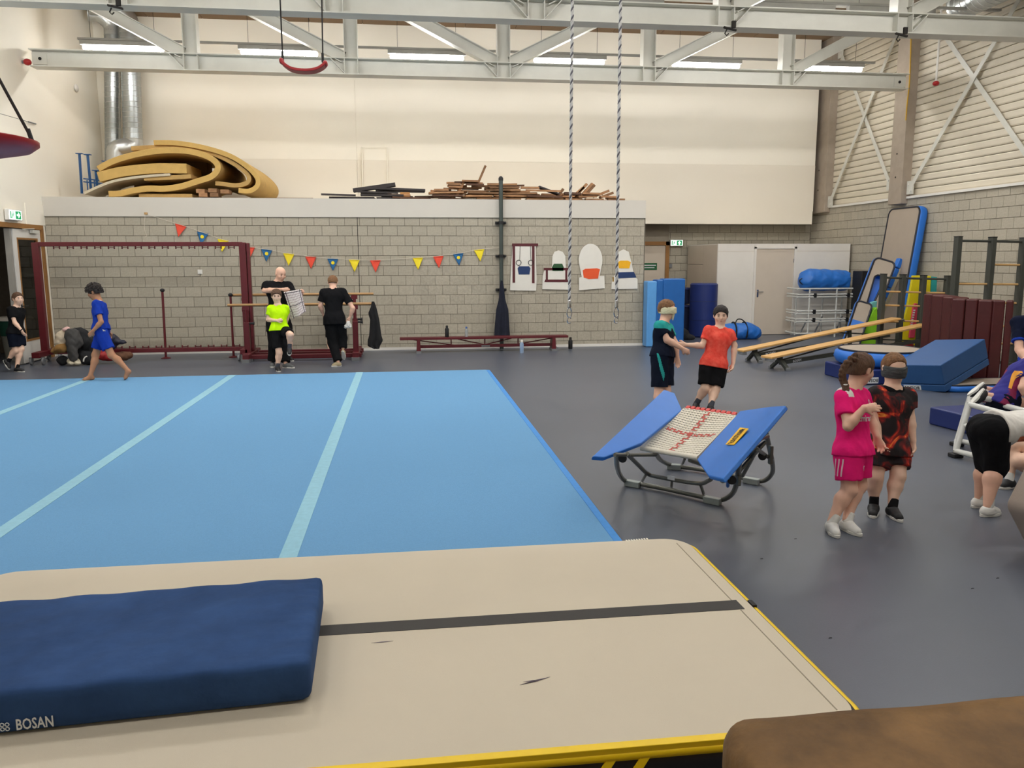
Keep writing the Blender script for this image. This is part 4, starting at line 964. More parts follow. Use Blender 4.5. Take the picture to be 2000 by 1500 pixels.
# --- clothes and bags at left foot of the frame
def lump(name, lab, cat, blobs, m, amp=.008, fr=28, cell=.014, parent=None):
    s = S()
    for (x, y, d, r, q) in blobs:
        P = bk(x, y, 15.25+d); s.ell(P, np.eye(3), (r, r*.8, r*q), .05)
    s.rough(amp, fr, random.random()*6)
    o = soft(name, s, cell, m, parent); return tag(o, lab, cat) if lab else o
lump('plush_toy', 'beige and white plush toy on clothes pile at frame foot', 'plush toy', [(120, 662, 0, .11, 1.2), (131, 650, .05, .09, 1), (115, 672, -.03, .08, .8)], mat('plush', (196, 180, 156), .95, var=.1, scale=20))
lump('brown_bag', 'tan cloth bag under plush toy at frame foot', 'bag', [(121, 680, -.05, .13, .7), (110, 685, 0, .09, .7)], mat('tan_cloth', (150, 112, 60), .9, var=.15, scale=15))
lump('grey_trousers', 'dark grey trousers hanging over the lower frame bar', 'trousers', [(141, 655, -.1, .13, 1), (140, 670, -.16, .10, 1.2), (141, 685, -.17, .09, 1.2), (143, 697, -.17, .08, 1.1), (152, 668, -.1, .09, 1.2)], mat('charcoal_cloth', (66, 64, 62), .9, var=.15, scale=12))
lump('black_coat', 'black coat heaped on clothes pile behind the walking boy', 'coat', [(158, 655, .05, .15, .8), (170, 668, .05, .17, .8), (160, 685, .1, .15, .9), (178, 682, .1, .14, .8), (150, 645, .05, .09, .6)], m_blackc)
lump('pink_cap', 'pale pink cap on top of the clothes pile', 'cap', [(129, 643, 0, .07, .6)], mat('pink_cloth', (216, 176, 170), .9))
lump('navy_coat', 'navy coat lying on frame bar right of the walking boy', 'coat', [(219, 662, .05, .12, .8), (232, 667, .05, .10, .45), (240, 669, .05, .06, .4), (216, 675, .05, .1, .8)], mat('navy_nylon', (26, 26, 44), .6, var=.2, scale=10))
lump('black_backpack', 'black backpack with white mark on floor under frame', 'backpack', [(122, 704, 0, .10, .9), (168, 698, -.02, .14, .9), (178, 703, -.02, .12, .8)], m_blackc)
G().tube(bez([bk(x, y, 15.02) for x, y in ((163, 706), (164, 701), (167, 697), (170, 696))], 4), .012, 6).build('white_mark', m_white, bpy.data.objects['black_backpack'])
lump('red_bag', 'red sports bag on floor behind the walking boy', 'bag', [(203, 694, .1, .16, .6), (218, 696, .1, .13, .6)], mat('red_nylon', (150, 26, 28), .6, var=.1))
lump('brown_jacket', 'brown jacket dropped under the lower frame bar', 'jacket', [(236, 696, .1, .15, .55), (247, 694, .15, .12, .5)], mat('brown_cloth', (96, 64, 44), .9, var=.15))
for q, lab in ((138, 'left cream sneaker under hanging grey trousers'), (150, 'right cream sneaker under hanging grey trousers')):
    lump('sneaker', lab, 'shoe', [(q, 706, -.1, .065, .85), (q+1, 709, -.18, .06, .6)], mat('cream_leather', (206, 196, 172), .7), .004, 40, .01)
# ================================================================ RIGHT SIDE OF THE HALL
m_beige = mat('beige_panel', (206, 192, 174), .6, var=.03, scale=2)
m_offw = mat('offwhite_panel', (226, 220, 210), .6, var=.03, scale=2)
# recess door with wooden frame
rd = struct(G().box(6.05, RDX1-.1, YC-.05, YC-.005, 0, RDZ-.1).build('door_4', m_beige))
for a in ((RDX1-.1, RDX1, 0, RDZ), (5.92, RDX1, RDZ-.1, RDZ)): G().box(a[0], a[1], YC-.09, YC-.003, a[2], a[3]).build('door_frame', m_wood, rd)
G().box(5.92, RDX1, YC-.03, YC-.003, RDZ, 2.73).build('overpanel', mat('grey_overpanel', (150, 140, 124), .7), rd)
P0, P1 = bk(1256, 514, YC-.06), bk(1283, 527, YC-.06)
gs = G().box(P0[0], P1[0], YC-.062, YC-.05, P1[2], P0[2]).build('door_sign', mat('sign_dark_green', (24, 96, 52), .6)); tag(gs, 'dark green notice with two white lines on recess door', 'sign')
for i, zz in enumerate((.68, .33)): G().box(P0[0]+.03, P1[0]-.03-.04*i, YC-.066, YC-.062, P1[2]+(P0[2]-P1[2])*(zz-.06), P1[2]+(P0[2]-P1[2])*(zz+.06)).build('text_line', m_print, gs)
P = bk(1308, 519, YC); tag(G().box(P[0]-.06, P[0]+.06, YC-.03, YC, P[2]-.05, P[2]+.05).build('wall_box', m_grey, bevel=.006), 'small grey metal box on wall beside recess door', 'wall box')
# cabin
CX0, CX1, CY0, CY1, CHt = 7.46, 10.84, 18.65, 20.72, 2.18
t = thing('storage_cabin', 'white panelled storage cabin with plain door in far corner', 'cabin', ((CX0+CX1)/2, (CY0+CY1)/2, 0))
dx0, dx1, dz = bk(1475, 560, CY0)[0], bk(1548, 560, CY0)[0], bk(1512, 486, CY0)[2]
for nm, a in (('front_panel', (CX0, dx0-.06, 0, CHt)), ('front_panel', (dx1+.06, CX1, 0, CHt)), ('front_panel', (dx0-.06, dx1+.06, dz+.05, CHt))): G().box(a[0]+.002, a[1]-.002, CY0, CY0+.04, a[2], a[3]).build(nm, m_offw, t)
G().box(CX0, CX1, CY0-.004, CY0, CHt-.16, CHt-.15).build('panel_joint', m_beige, t)
G().box(CX0, CX0+.04, CY0+.04, 19.6, 0, CHt).build('side_panel', m_beige, t); G().box(CX0, CX0+.04, 19.61, CY1, 0, 1.7).build('side_panel', m_beige, t); G().box(CX0, CX0+.04, 19.61, CY1, 1.71, CHt).build('side_panel', m_beige, t)
G().box(CX0, CX1, CY0, CY1, CHt, CHt+.02).build('roof', m_offw, t); G().box(CX1-.04, CX1, CY0+.04, CY1, 0, CHt).build('side_panel', mat('ply_edge', (190, 158, 112), .6), t)
dr = G().box(dx0, dx1, CY0+.005, CY0+.03, .01, dz).build('door', m_beige, t, bevel=.003)
for a in ((dx0-.06, dx0-.004, 0, dz+.05), (dx1+.004, dx1+.06, 0, dz+.05), (dx0-.06, dx1+.06, dz+.004, dz+.05)): G().box(a[0], a[1], CY0-.014, CY0+.04, a[2], a[3]).build('door_frame', m_offw, t)
g = G().box(dx0+.05, dx0+.09, CY0-.002, CY0+.006, .92, 1.1); g.rod((dx0+.07, CY0, 1.05), (dx0+.07, CY0-.05, 1.05), .011, 8); g.rod((dx0+.07, CY0-.05, 1.05), (dx0+.19, CY0-.05, 1.05), .011, 8); g.build('handle', m_chrome, dr)
for zz in (.3, 1.75): G().rod((dx1-.004, CY0-.006, zz), (dx1-.004, CY0-.006, zz+.09), .008, 6).build('hinge', m_grey, dr)
# folded blue mats standing at the wall end
m_bmat = mat('blue_pvc', (30, 96, 168), .4, var=.06, scale=5, bump=.15, bscale=30)
m_bmatl = mat('light_blue_pvc', (92, 158, 220), .4, var=.04, scale=5, bump=.15, bscale=30)
t = thing('folded_mat', 'blue folded gym mat standing upright at block wall end', 'mat', (5.4, 17.0, 0))
Pa, Pb, Pc = fl(1249, 676), fl(1270, 676.5), fl(1312, 672); h_ = 1.42
for (a, b, dp, hh, mm) in ((1248, 1266, .30, h_-.03, m_bmatl), (1267, 1279, .33, h_+.0, m_bmat), (1280, 1313, .3, h_+.02, m_bmat)):
    A, B = fl(a, 676.2), fl(b, 675.6 if b < 1290 else 672.5); A[0] += .09; B[0] += .09; A[1] = B[1] = 16.42; A[0] = A[0] if A[0] > 5.0 else 5.0; d_ = nrm(B-A); nn = V3(-d_[1], d_[0], 0)
    G().prism([A, B, B+nn*dp, A+nn*dp], (0, 0, hh)).build('mat_panel', mm, t, bevel=.03, seg=3)
# navy crates behind
m_crate = mat('navy_plastic', (22, 30, 62), .5, var=.08, scale=5)
A = fl(1346, 656); t = thing('mat_trolley', 'dark navy stacked bins between blue mat and round roll', 'bins', (6.4, 18.9, 0))
for (x0, x1, y0, y1) in ((1311, 1346, 596, 654), (1311, 1347, 562, 594)):
    a, b = bk(x0, y0, 18.75), bk(x1, y1, 18.75); zb2 = max(0, b[2])
    bo = G().box(a[0], b[0], 18.75, 19.4, 0 if y1 > 650 else zb2, a[2]-.05).build('bin', m_crate, t, bevel=.02)
    G().box(a[0]-.02, b[0]+.02, 18.72, 19.43, a[2]-.06, a[2]).build('rim', mat('navy_rim', (40, 48, 92), .5), bo, bevel=.015)
A, B = bk(1348, 600, 18.5), bk(1399, 600, 18.5); rr_ = (B[0]-A[0])/2; zt3 = bk(1373, 553, 18.5)[2]
t = thing('round_roll', 'navy blue cylindrical foam roll standing left of cabin', 'foam roll', ((A[0]+B[0])/2, 18.5, 0))
G().lathe(((A[0]+B[0])/2, 18.5, 0), [(rr_-.03, 0), (rr_, .03), (rr_, zt3-.03), (rr_-.03, zt3), (rr_*.5, zt3)], 36).build('cover', mat('roll_navy', (28, 46, 110), .45, var=.08, scale=4, bump=.2, bscale=18), t, smooth=40)
for zz in (.4, .85): G().lathe(((A[0]+B[0])/2, 18.5, zz), [(rr_+.001, 0), (rr_+.004, .004), (rr_+.001, .008)], 36).build('seam', m_crate, t, smooth=60)
def lump2(name, lab, cat, blobs, m, amp=.006, fr=25, cell=.016):
    s = S()
    for P, rad, k in blobs: s.ell(P, np.eye(3), rad, k)
    s.rough(amp, fr, random.random()*6); s.cut((0, 0, .003), (0, 0, -1))
    return tag(soft(name, s, cell, m), lab, cat)
P = fl(1330, 664); lump2('black_bag', 'black bag on floor behind the two boys', 'bag', [((P[0], P[1]+.1, .12), (.22, .18, .16), .05), ((P[0]-.05, P[1]+.12, .3), (.12, .12, .14), .08), ((P[0]+.2, P[1]+.05, .05), (.16, .14, .07), .05)], m_blackc)
# blue duffel
P = fl(1448, 664); P[1] += .2; m_duf = mat('duffel_blue', (38, 110, 196), .45, var=.08, scale=7, bump=.3, bscale=20)
s = S(); s.cap(P+V3(-.32, 0, .17), P+V3(.22, 0, .19), .19, .2, .03, flat=((0, 1, 0), 1.0)); s.ell(P+V3(.36, 0, .14), np.eye(3), (.2, .17, .16), .06); s.rough(.01, 18, 1.); s.cut((0, 0, .003), (0, 0, -1))
db = tag(soft('duffel_bag', s, .016, m_duf), 'bright blue duffel bag with black straps before cabin', 'bag')
for q in (-.12, .14): G().tube([P+V3(q, -.2*math.cos(a), .18+.215*math.sin(a)) for a in np.linspace(-.7, math.pi+.2, 14)], .018, 6).build('strap', m_blackc, db)
G().tube(bez([P+V3(-.12, -.1, .38), P+V3(-.05, -.05, .46), P+V3(.05, -.05, .46), P+V3(.14, -.1, .38)], 5), .014, 6).build('handle', m_blackc, db)
# tube rack cart
m_tubew = mat('white_tube', (206, 206, 200), .35, var=.03)
CY = 17.85; t = thing('tube_rack', 'stack of white tubular frames holding blue roll bag', 'rack', (10.0, 18.1, 0))
xa, xb = bk(1560, 600, CY)[0], bk(1677, 600, CY)[0]
def zpx(y): return bk(1600, y, CY)[2]
for i, y in enumerate((564, 575, 580, 607, 612, 623, 628, 651)):
    z = max(zpx(y), .03)
    P = [(xa+.05, 18.5, z), (xa, 18.42, z), (xa, CY+.06, z), (xa+.06, CY, z), (xb, CY, z)]
    G().tube(bez(P, 4), .02, 8).build('rail', m_tubew, t, smooth=60)
for px in (1580, 1633, 1672):
    x = bk(px, 600, CY)[0]; G().rod((x, CY, .0), (x, CY, zpx(563)), .02, 8).build('upright', m_tubew, t, smooth=60)
    G().rod((x, 18.5, .0), (x, 18.5, zpx(575)), .018, 8).build('upright', m_tubew, t, smooth=60)
for y in (577, 609, 625):
    for px in (1590, 1655): x = bk(px, 600, CY)[0]; z = zpx(y); G().box(x-.035, x+.035, CY-.03, CY+.03, z-.05, z+.05).build('joint_clamp', m_black, t)
for px in (1572, 1600, 1640): x = bk(px, 648, CY)[0]; G().rod((x, 18.1, .05), (x+.3, 18.3, .45), .02, 6).build('diagonal', m_grey, t)
A, B = bk(1568, 548, 18.05), bk(1672, 551, 18.05); rz = .27; zc3 = zpx(564)+.20
s = S(); s.cap((A[0]+.25, 18.15, zc3), (B[0]-.2, 18.15, zc3-.02), .26, .24, .05, fb=True); s.ell((A[0]+.12, 18.15, zc3-.02), np.eye(3), (.16, .2, .22), .08); s.rough(.009, 16, 2.)
bb = tag(soft('roll_bag', s, .018, m_duf), 'big blue roll bag lying on top of white tube rack', 'bag')
G().tube(bez([V3(A[0]+.02, 18.05, zc3+.05), V3(A[0]-.07, 18.05, zc3+.01), V3(A[0]-.07, 18.05, zc3-.05), V3(A[0], 18.05, zc3-.1)], 5), .012, 6).build('grip', m_black, bb)
P = bk(1688, 540, 17.6); tag(G().box(P[0]-.12, P[0]+.12, 17.5, 17.9, .0, P[2]+.13).build('black_crate', m_black, bevel=.02), 'black crate between roll bag and leaning air mats', 'crate')
# ---- leaning air mats
m_air = mat('air_grey', (168, 154, 138), .6, var=.03, scale=4, bump=.1, bscale=120); m_airb = mat('air_blue', (36, 112, 206), .45, var=.05, scale=5); m_piping = mat('air_piping', (24, 26, 40), .5)
def air_mat(name, lab, o, ux, uy, W, Hh, th, r=.14, hole=None, band=None):
    """slab with rounded corners; o lower left corner, ux across, uy up the face, thickness away from viewer"""
    o = np.asarray(o, float); ux, uy = nrm(ux), nrm(uy); nn = np.cross(ux, uy)       # nn points to the viewer
    t = thing(name, lab, 'air mat', o)
    rr = rrect(0, W, 0, Hh, r, 6); p3 = lambda a, b, c: o+ux*a+uy*b+nn*c
    V, Fs, m_, n_ = bulge_side(rr, 0, 1, .03); V = [p3(a, b, (c-1)*th) for a, b, c in V]
    G().add(V, Fs+[tuple(range(m_))[::-1]]).build('side_wall', m_airb, t, smooth=60)
    if hole:
        hx, hy, hw, hh = hole; n = len(rr); e = []
        for a, b in rr:
            an = math.atan2((b-hy)/hh, (a-hx)/hw); e.append((hx+hw*math.cos(an), hy+hh*math.sin(an)))
        V = [p3(a, b, 0) for a, b in rr]+[p3(a, b, 0) for a, b in e]; G().add(V, [(i, (i+1) % n, n+(i+1) % n, n+i) for i in range(n)]).build('top_sheet', m_air, t, recalc=True)
        V = [p3(a, b, 0) for a, b in e]+[p3(hx+(a-hx)*.86, hy+(b-hy)*.9, -th*.9) for a, b in e]; G().add(V, [(i, n+i, n+(i+1) % n, (i+1) % n) for i in range(n)]+[tuple(range(n, 2*n))]).build('hole_wall', m_airb, t, smooth=60, recalc=True)
        G().tube([p3(a, b, .004) for a, b in e], .018, 6, closed=True).build('hole_piping', m_piping, t)
    else: G().prism([p3(a, b, -.004) for a, b in rr], nn*.008).build('top_sheet', m_air, t)
    G().tube([p3(a, b, 0) for a, b in rr], .02, 6, closed=True).build('piping', m_piping, t, smooth=60)
    if band: G().prism([p3(.02, band[0], .002), p3(W-.02, band[0], .002), p3(W-.02, band[1], .002), p3(.02, band[1], .002)], nn*.006).build('blue_band', m_airb, t)
    return t
# tall one against right wall
b, c = rt(1741, 409, WR-.2), rt(1796, 405, WR-.2); o = V3(10.36, b[1]+.06, 0); uy = nrm(V3(b[0], o[1], b[2])-o); ux = V3(0, -1, 0)
air_mat('air_mat', 'tall grey and blue air mat leaning on the right block wall', o, ux, uy, abs(c[1]-b[1])+.1, np.linalg.norm(V3(b[0], o[1], b[2])-o), .18)
# reclining one with oval hole
a = V3(9.15, 15.85, 0); top = bk(1710, 502, 16.05); topr = bk(1752, 502, 15.9); uy = nrm(top-a); ux = nrm(topr-top); W_ = np.linalg.norm(topr-top); ux = nrm(ux-uy*np.dot(ux, uy)); Lh = np.linalg.norm(top-a)
air_mat('air_mat', 'grey air mat with round blue hole leaning near rack', a, ux, uy, W_, Lh, .16, .1, hole=(W_*.55, Lh*.66, W_*.42, .36))
a = V3(8.92, 15.45, 0); top = bk(1675, 587, 15.65); topr = bk(1703, 588, 15.55); uy = nrm(top-a); ux = nrm(topr-top); W_ = np.linalg.norm(topr-top); ux = nrm(ux-uy*np.dot(ux, uy)); Lh = np.linalg.norm(top-a)
air_mat('air_mat', 'small grey air mat with blue band before holed one', a, ux, uy, W_+.02, Lh, .13, .07, band=(Lh*.50, Lh*.62))
a = V3(9.72, 16.02, 0); top = bk(1759, 503, 16.12); uy = nrm(top-a); ux = V3(.9, .1, 0); ux = nrm(ux-uy*np.dot(ux, uy))
t = thing('air_beam', 'folded blue air mat with beige edge right of holed one', 'air mat', a)
Lb = np.linalg.norm(top-a); nn = np.cross(ux, uy)
for j in range(9):
    q = Lb*(j+.5)/9; G().obox(a+uy*q+ux*.05-nn*.06, ux*.055, uy*(Lb/18-.008), nn*.06).build('fold', m_airb, t, bevel=.02)
G().obox(a+uy*Lb/2+ux*.15-nn*.06, ux*.05, uy*Lb/2, nn*.06).build('edge_strip', mat('edge_beige', (176, 166, 140), .6, var=.05), t, bevel=.03)
# ---- coloured foam panels behind climbing frame
m_yel = mat('foam_yellow', (226, 206, 20), .55, var=.04); m_teal = mat('foam_teal', (40, 158, 156), .55, var=.05); m_lime = mat('foam_lime', (140, 206, 36), .55, var=.05); m_aqua = mat('foam_aqua', (110, 178, 176), .55, var=.05); m_pink = mat('foam_pink', (206, 64, 92), .55, var=.05)
def slab(name, lab, poly, Y, th, m, cat='foam slab', dz=None):
    P = [bk(x, y, Y) for x, y in poly]; P = [V3(p[0], Y, max(p[2], .005)) for p in P]
    return tag(G().prism(P, (0, th, 0)).build(name, m, None, bevel=.015), lab, cat)
YY = 15.75
slab('foam_slab', 'yellow foam panel standing behind low climbing frame', [(1762, 692), (1797, 692), (1800, 600), (1803, 538), (1783, 538), (1772, 600), (1762, 640)], YY, .12, m_yel)
slab('foam_slab', 'narrow yellow foam strip right of the yellow panel', [(1800, 690), (1812, 690), (1819, 539), (1807, 539)], 15.2, .1, m_yel)
slab('foam_slab', 'teal foam panel top beside narrow yellow strip', [(1811, 690), (1824, 690), (1831, 541), (1820, 540)], 15.21, .1, m_teal)
pk = slab('foam_slab', 'pink foam pad with white lettering on yellow panel', [(1776, 660), (1787, 660), (1795, 600), (1793, 593), (1788, 592), (1784, 598)], YY-.06, .05, m_pink)
for q in range(7): p = bk(1786.5-.9*q, 606+4.6*q, YY-.07); G().box(p[0]-.025, p[0]+.02, YY-.064, YY-.06, p[2]-.014, p[2]+.012).build('print', m_print, pk)
slab('foam_slab', 'lime green foam wedge lying behind the upper bench', [(1668, 675), (1714, 676), (1714, 600), (1706, 606), (1690, 640), (1674, 660)], 15.5, .25, m_lime)
slab('foam_slab', 'pale aqua foam strip between air mat and lime wedge', [(1668, 668), (1680, 660), (1712, 602), (1714, 588), (1704, 590), (1686, 622), (1664, 655)], 15.62, .1, m_aqua)
P = fl(1783, 690); tag(G().ell((P[0], P[1]+.2, .12), (.12, 0, 0), (0, .12, 0), (0, 0, .12)).build('red_ball', m_red, smooth=180), 'red ball on floor under low climbing frame', 'ball')
# ---- climbing frames
m_char = mat('charcoal_steel', (62, 64, 58), .5, var=.06); m_rung = mat('rung_wood', (206, 164, 108), .5, var=.1, scale=8, stretch=(.5, 6, 6))
def wall_bars(lab, pxs, ytop, Y, rows, dY=0):
    x0 = bk(pxs[0], ytop, Y)[0]; t = thing('climbing_bars', lab, 'climbing frame', (x0, Y, 0)); xs = []
    for i, p in enumerate(pxs):
        P = bk(p, ytop+1.2*i, Y+dY*i); xs.append(P); g = G().box(P[0]-.04, P[0]+.04, P[1]-.06, P[1]+.06, 0, P[2]); g.build('post', m_char, t, bevel=.006)
        G().box(P[0]-.042, P[0]+.042, P[1]-.062, P[1]+.062, P[2], P[2]+.015).build('post_cap', m_black, t)
        G().box(P[0]-.05, P[0]+.05, P[1]-.25, P[1]+.25, 0, .05).build('foot', m_char, t, bevel=.006)
    for i in range(len(pxs)-1):
        a, b = xs[i], xs[i+1]
        for k, zz in enumerate(rows[i]):
            G().rod((a[0], a[1], a[2]-zz), (b[0], b[1], b[2]-zz), .019 if k else .022, 10).build('rung', m_char if k == 0 else m_rung, t, smooth=60)
    return t, xs
wall_bars('low charcoal climbing frame with wooden rungs holding benches', (1726, 1764, 1804, 1851), 536, 14.75, [[.06, .33, .60, .92], [.06, .33, .60, .90], [.06, .33, .60], [.06, .33, .6]])
wall_bars('tall charcoal climbing frame with wooden rungs behind maroon mats', (1872, 1939, 2000), 463, 12.6, [[.06, .78, 1.1, 1.5], [.06, .45, .78, 1.1, 1.5, 1.8]])
# ---- inclined benches
m_plank = mat('bench_plank', (214, 168, 104), .4, var=.08, scale=4, stretch=(.4, 6, 6))
def incline(lab, low, legpx, high, Yh, name):
    L = fl(*legpx); hi = bk(*high, Yh); A = L+V3(-.27, 0, .30); A = bk(low[0], low[1], L[1]); d = nrm(hi-A); sd = nrm(np.cross((0, 0, 1), d)); up = np.cross(d, sd)
    t = thing('balance_bench', lab, 'bench', L); Ln = np.linalg.norm(hi-A)
    G().obox(A+d*Ln/2, d*Ln/2, sd*.12, up*.018).build('plank', m_plank, t, bevel=.008)
    leg = A+d*.34
    g = G().obox(leg-up*.07, d*.04, sd*.03, up*.06); g.build('leg_neck', m_char, t)
    zl_ = leg[2]-.1
    for q in (-1, 1):
        f = V3(leg[0], leg[1], 0)+sd*q*.17; top_ = V3(leg[0], leg[1], zl_); ax = nrm(f-top_)
        G().obox((f+top_)/2+V3(0, 0, .02), (f-top_)/2, np.cross(ax, d)*.025, d*.04).build('leg', m_char, t, bevel=.006)
        G().box(f[0]-.04, f[0]+.04, f[1]-.035, f[1]+.035, 0, .05).build('rubber_foot', m_grey, t, bevel=.008)
    B0 = leg-up*.14; B1 = hi-up*.30-d*.2; G().obox((B0+B1)/2, (B1-B0)/2, sd*.025, up*.035).build('beam', m_char, t, bevel=.006)
    mid = A+d*Ln*.5; G().rod(leg-up*.1, mid-up*.02, .014, 6).build('tie_rod', m_char, t); G().rod(mid-up*.02+d*.3, B1, .014, 6).build('tie_rod', m_char, t)
    C1 = A+d*Ln*.68; G().obox(C1-up*.17, d*.03, sd*.025, up*.15).build('strut', m_char, t)
    G().tube([hi+sd*.1-up*.02, hi+sd*.1-up*.02+d*.08, hi+sd*.1-up*.07+d*.1], .012, 6).build('hook', m_grey, t); G().tube([hi-sd*.1-up*.02, hi-sd*.1-up*.02+d*.08, hi-sd*.1-up*.07+d*.1], .012, 6).build('hook', m_grey, t)
    G().box(A[0]+.02, A[0]+.1, A[1]-.1, A[1]+.1, A[2]-.07, A[2]-.02).build('end_hook', m_grey, t)
    c = B0+(B1-B0)*.1-sd*.028; lettering('BOSAN', 'print', c, d, up, .22, .045, m_print, t, off=.002)
incline('upper wooden balance bench sloping up to climbing frame', (1444, 685), (1483, 708), (1751, 622), 14.66, 0)
incline('lower wooden balance bench sloping up to climbing frame', (1497, 698), (1535, 724), (1806, 634), 14.62, 0)
# ---- maroon folding mats
m_mar = mat('maroon_vinyl', (74, 22, 22), .45, var=.1, scale=6, bump=.25, bscale=14)
A, B, C2 = fl(1800, 742), fl(1880, 752), fl(1965, 752)
hm = bk(1900, 590, 11.4)[2]
t = thing('folding_mat', 'maroon folding mats standing upright before tall climbing frame', 'mats', (8.9, 11.5, 0))
def mpanel(px0, px1, y0, y1, yb, hh, dpt):
    a, b = fl(px0, y0), fl(px1, y1); d_ = nrm(b-a); nn = V3(-d_[1], d_[0], 0)
    return G().prism([a, b, b+nn*dpt, a+nn*dpt], (0, 0, hh)).build('mat_panel', m_mar, t, bevel=.025, seg=3)
for (x0, x1, y0, y1, hh) in ((1793, 1807, 722, 726, 1.27), (1808, 1828, 726, 732, 1.26), (1829, 1846, 732, 737, 1.25), (1847, 1872, 741, 743, 1.24), (1873, 1896, 743, 745, 1.24), (1897, 1925, 745, 747, 1.23), (1926, 1950, 747, 748, 1.23), (1951, 1966, 748, 749, 1.23)):
    mpanel(x0, x1, y0, y1, 0, hh, .28)
# ---- flat air mats on floor
def flat_air(name, lab, x0, x1, y0, y1, h, mtop, mside, r=.15, ang=0):
    t = thing(name, lab, 'air mat', ((x0+x1)/2, (y0+y1)/2, 0)); rr = rrect(x0, x1, y0, y1, r)
    V, Fs, m_, n_ = bulge_side(rr, 0, h-.01, .04); G().add(V, Fs+[tuple(range(m_))[::-1], tuple(n_*m_+i for i in range(m_))]).build('side_wall', mside, t, smooth=60)
    G().prism([(x, y, h-.01) for x, y in rr], (0, 0, .01)).build('top_sheet', mtop, t); G().tube([(x, y, h-.01) for x, y in rr], .018, 6, closed=True).build('piping', m_piping, t, smooth=60)
    return t
A = fl(1872, 764); flat_air('air_mat', 'flat blue air mat on floor under maroon mats', A[0]-.2, A[0]+1.5, A[1]-.1, A[1]+.45, .1, m_air, m_airb)
# round air spot lying on navy mat
A = bk(1682, 690, 11.6); Bq = bk(1800, 690, 11.6)
m_nv2 = mat('navy_vinyl', (24, 42, 104), .45, var=.06, scale=4)
t = thing('navy_crash_mat', 'navy mat with white label lying under blue air mat', 'mat', (7.2, 11.5, 0))
f0 = fl(1690, 752); G().box(f0[0]-.05, f0[0]+1.25, f0[1], f0[1]+1.1, 0, .22).build('cover', m_nv2, t, bevel=.02)
lp = bk(1703, 743, f0[1]); G().box(lp[0]-.12, lp[0]+.1, f0[1]-.006, f0[1]-.001, lp[2]-.045, lp[2]+.045).build('label', m_print, t)
lettering('BOSAN', 'print', (lp[0]-.01, f0[1]-.007, lp[2]), (-1, 0, 0), (0, 0, -1), .2, .05, m_black, t, off=.001)
t = thing('air_spot', 'round blue air cushion with grey top on navy mat', 'air mat', (f0[0]+.6, f0[1]+.65, .22))
cc = V3(f0[0]+.6, f0[1]+.62, .222)
G().lathe(cc, [(.55, 0), (.64, .04), (.68, .12), (.66, .2), (.6, .235)], 40).build('side_wall', m_airb, t, smooth=60)
G().lathe(cc, [(.6, .225), (.6, .242), (.3, .246)], 40).build('top_sheet', m_air, t, smooth=60)
G().tube([cc+V3(.61*math.cos(a), .61*math.sin(a), .238) for a in np.linspace(0, 2*math.pi, 41)[:-1]], .016, 6, closed=True).build('piping', m_piping, t, smooth=60)
# ---- tilted blue vault wedge
m_wed = mat('wedge_blue', (34, 78, 130), .55, var=.05, scale=5, bump=.15, bscale=120)
b0, b1, b2 = fl(1775, 757), fl(1848, 769), None
# face corners seen: front-left bottom, front-right bottom; the block tilts up away to the right
Fl, Fr = fl(1776, 752), fl(1847, 768)
ex = nrm(Fr-Fl); wv = np.linalg.norm(Fr-Fl)
zt4 = dep(1824, 717, depth(Fr)); hgt = np.linalg.norm(zt4-Fr)
far = bk(1933, 714, Fr[1]+.45)                 # lower far right corner, resting on the air mat
ey = nrm(far-Fr); ez = nrm(np.cross(ex, ey)); ex = nrm(np.cross(ey, ez)); Ly = np.linalg.norm(far-Fr)
o = Fr-ex*wv+V3(0, 0, .012); hz = .40
t = thing('vault_block', 'big blue foam vault block tilted up against maroon mats', 'foam block', o)
def wp(a, b, c): return o+ex*wv*a+ey*Ly*b+ez*hz*c
def hexa(c0, c1): return [wp(0, 0, c0), wp(1, 0, c0), wp(1, 1, c0), wp(0, 1, c0)], [wp(0, 0, c1), wp(1, 0, c1), wp(1, 1, c1), wp(0, 1, c1)]
for nm, c0, c1 in (('lower_section', 0, .26), ('upper_section', .27, 1)):
    a_, b_ = hexa(c0, c1); G().add(a_+b_, [(3, 2, 1, 0), (4, 5, 6, 7), (0, 1, 5, 4), (1, 2, 6, 5), (2, 3, 7, 6), (3, 0, 4, 7)]).build(nm, m_wed, t, bevel=.015, recalc=True)
c = wp(.36, -.006/Ly, .14); G().obox(c, ex*.13, ey*.003, ez*.035).build('label', m_print, t)
lettering('BOSAN', 'print', wp(.36, -.012/Ly, .14), -ex, -ez, .22, .045, m_black, t, off=-.0)
# ---- navy wedge mat
A, B_, C_ = fl(1813, 828), fl(1900, 851), fl(1960, 800)
t = thing('navy_wedge', 'dark navy mat on floor beside white tube frame', 'mat', A)
ex2 = nrm(B_-A); ny = V3(-ex2[1], ex2[0], 0)
hN = .2
G().prism([A, A+ex2*1.6, A+ex2*1.6+ny*.75, A+ny*.55], (0, 0, hN)).build('cover', m_nv2, t, bevel=.02)
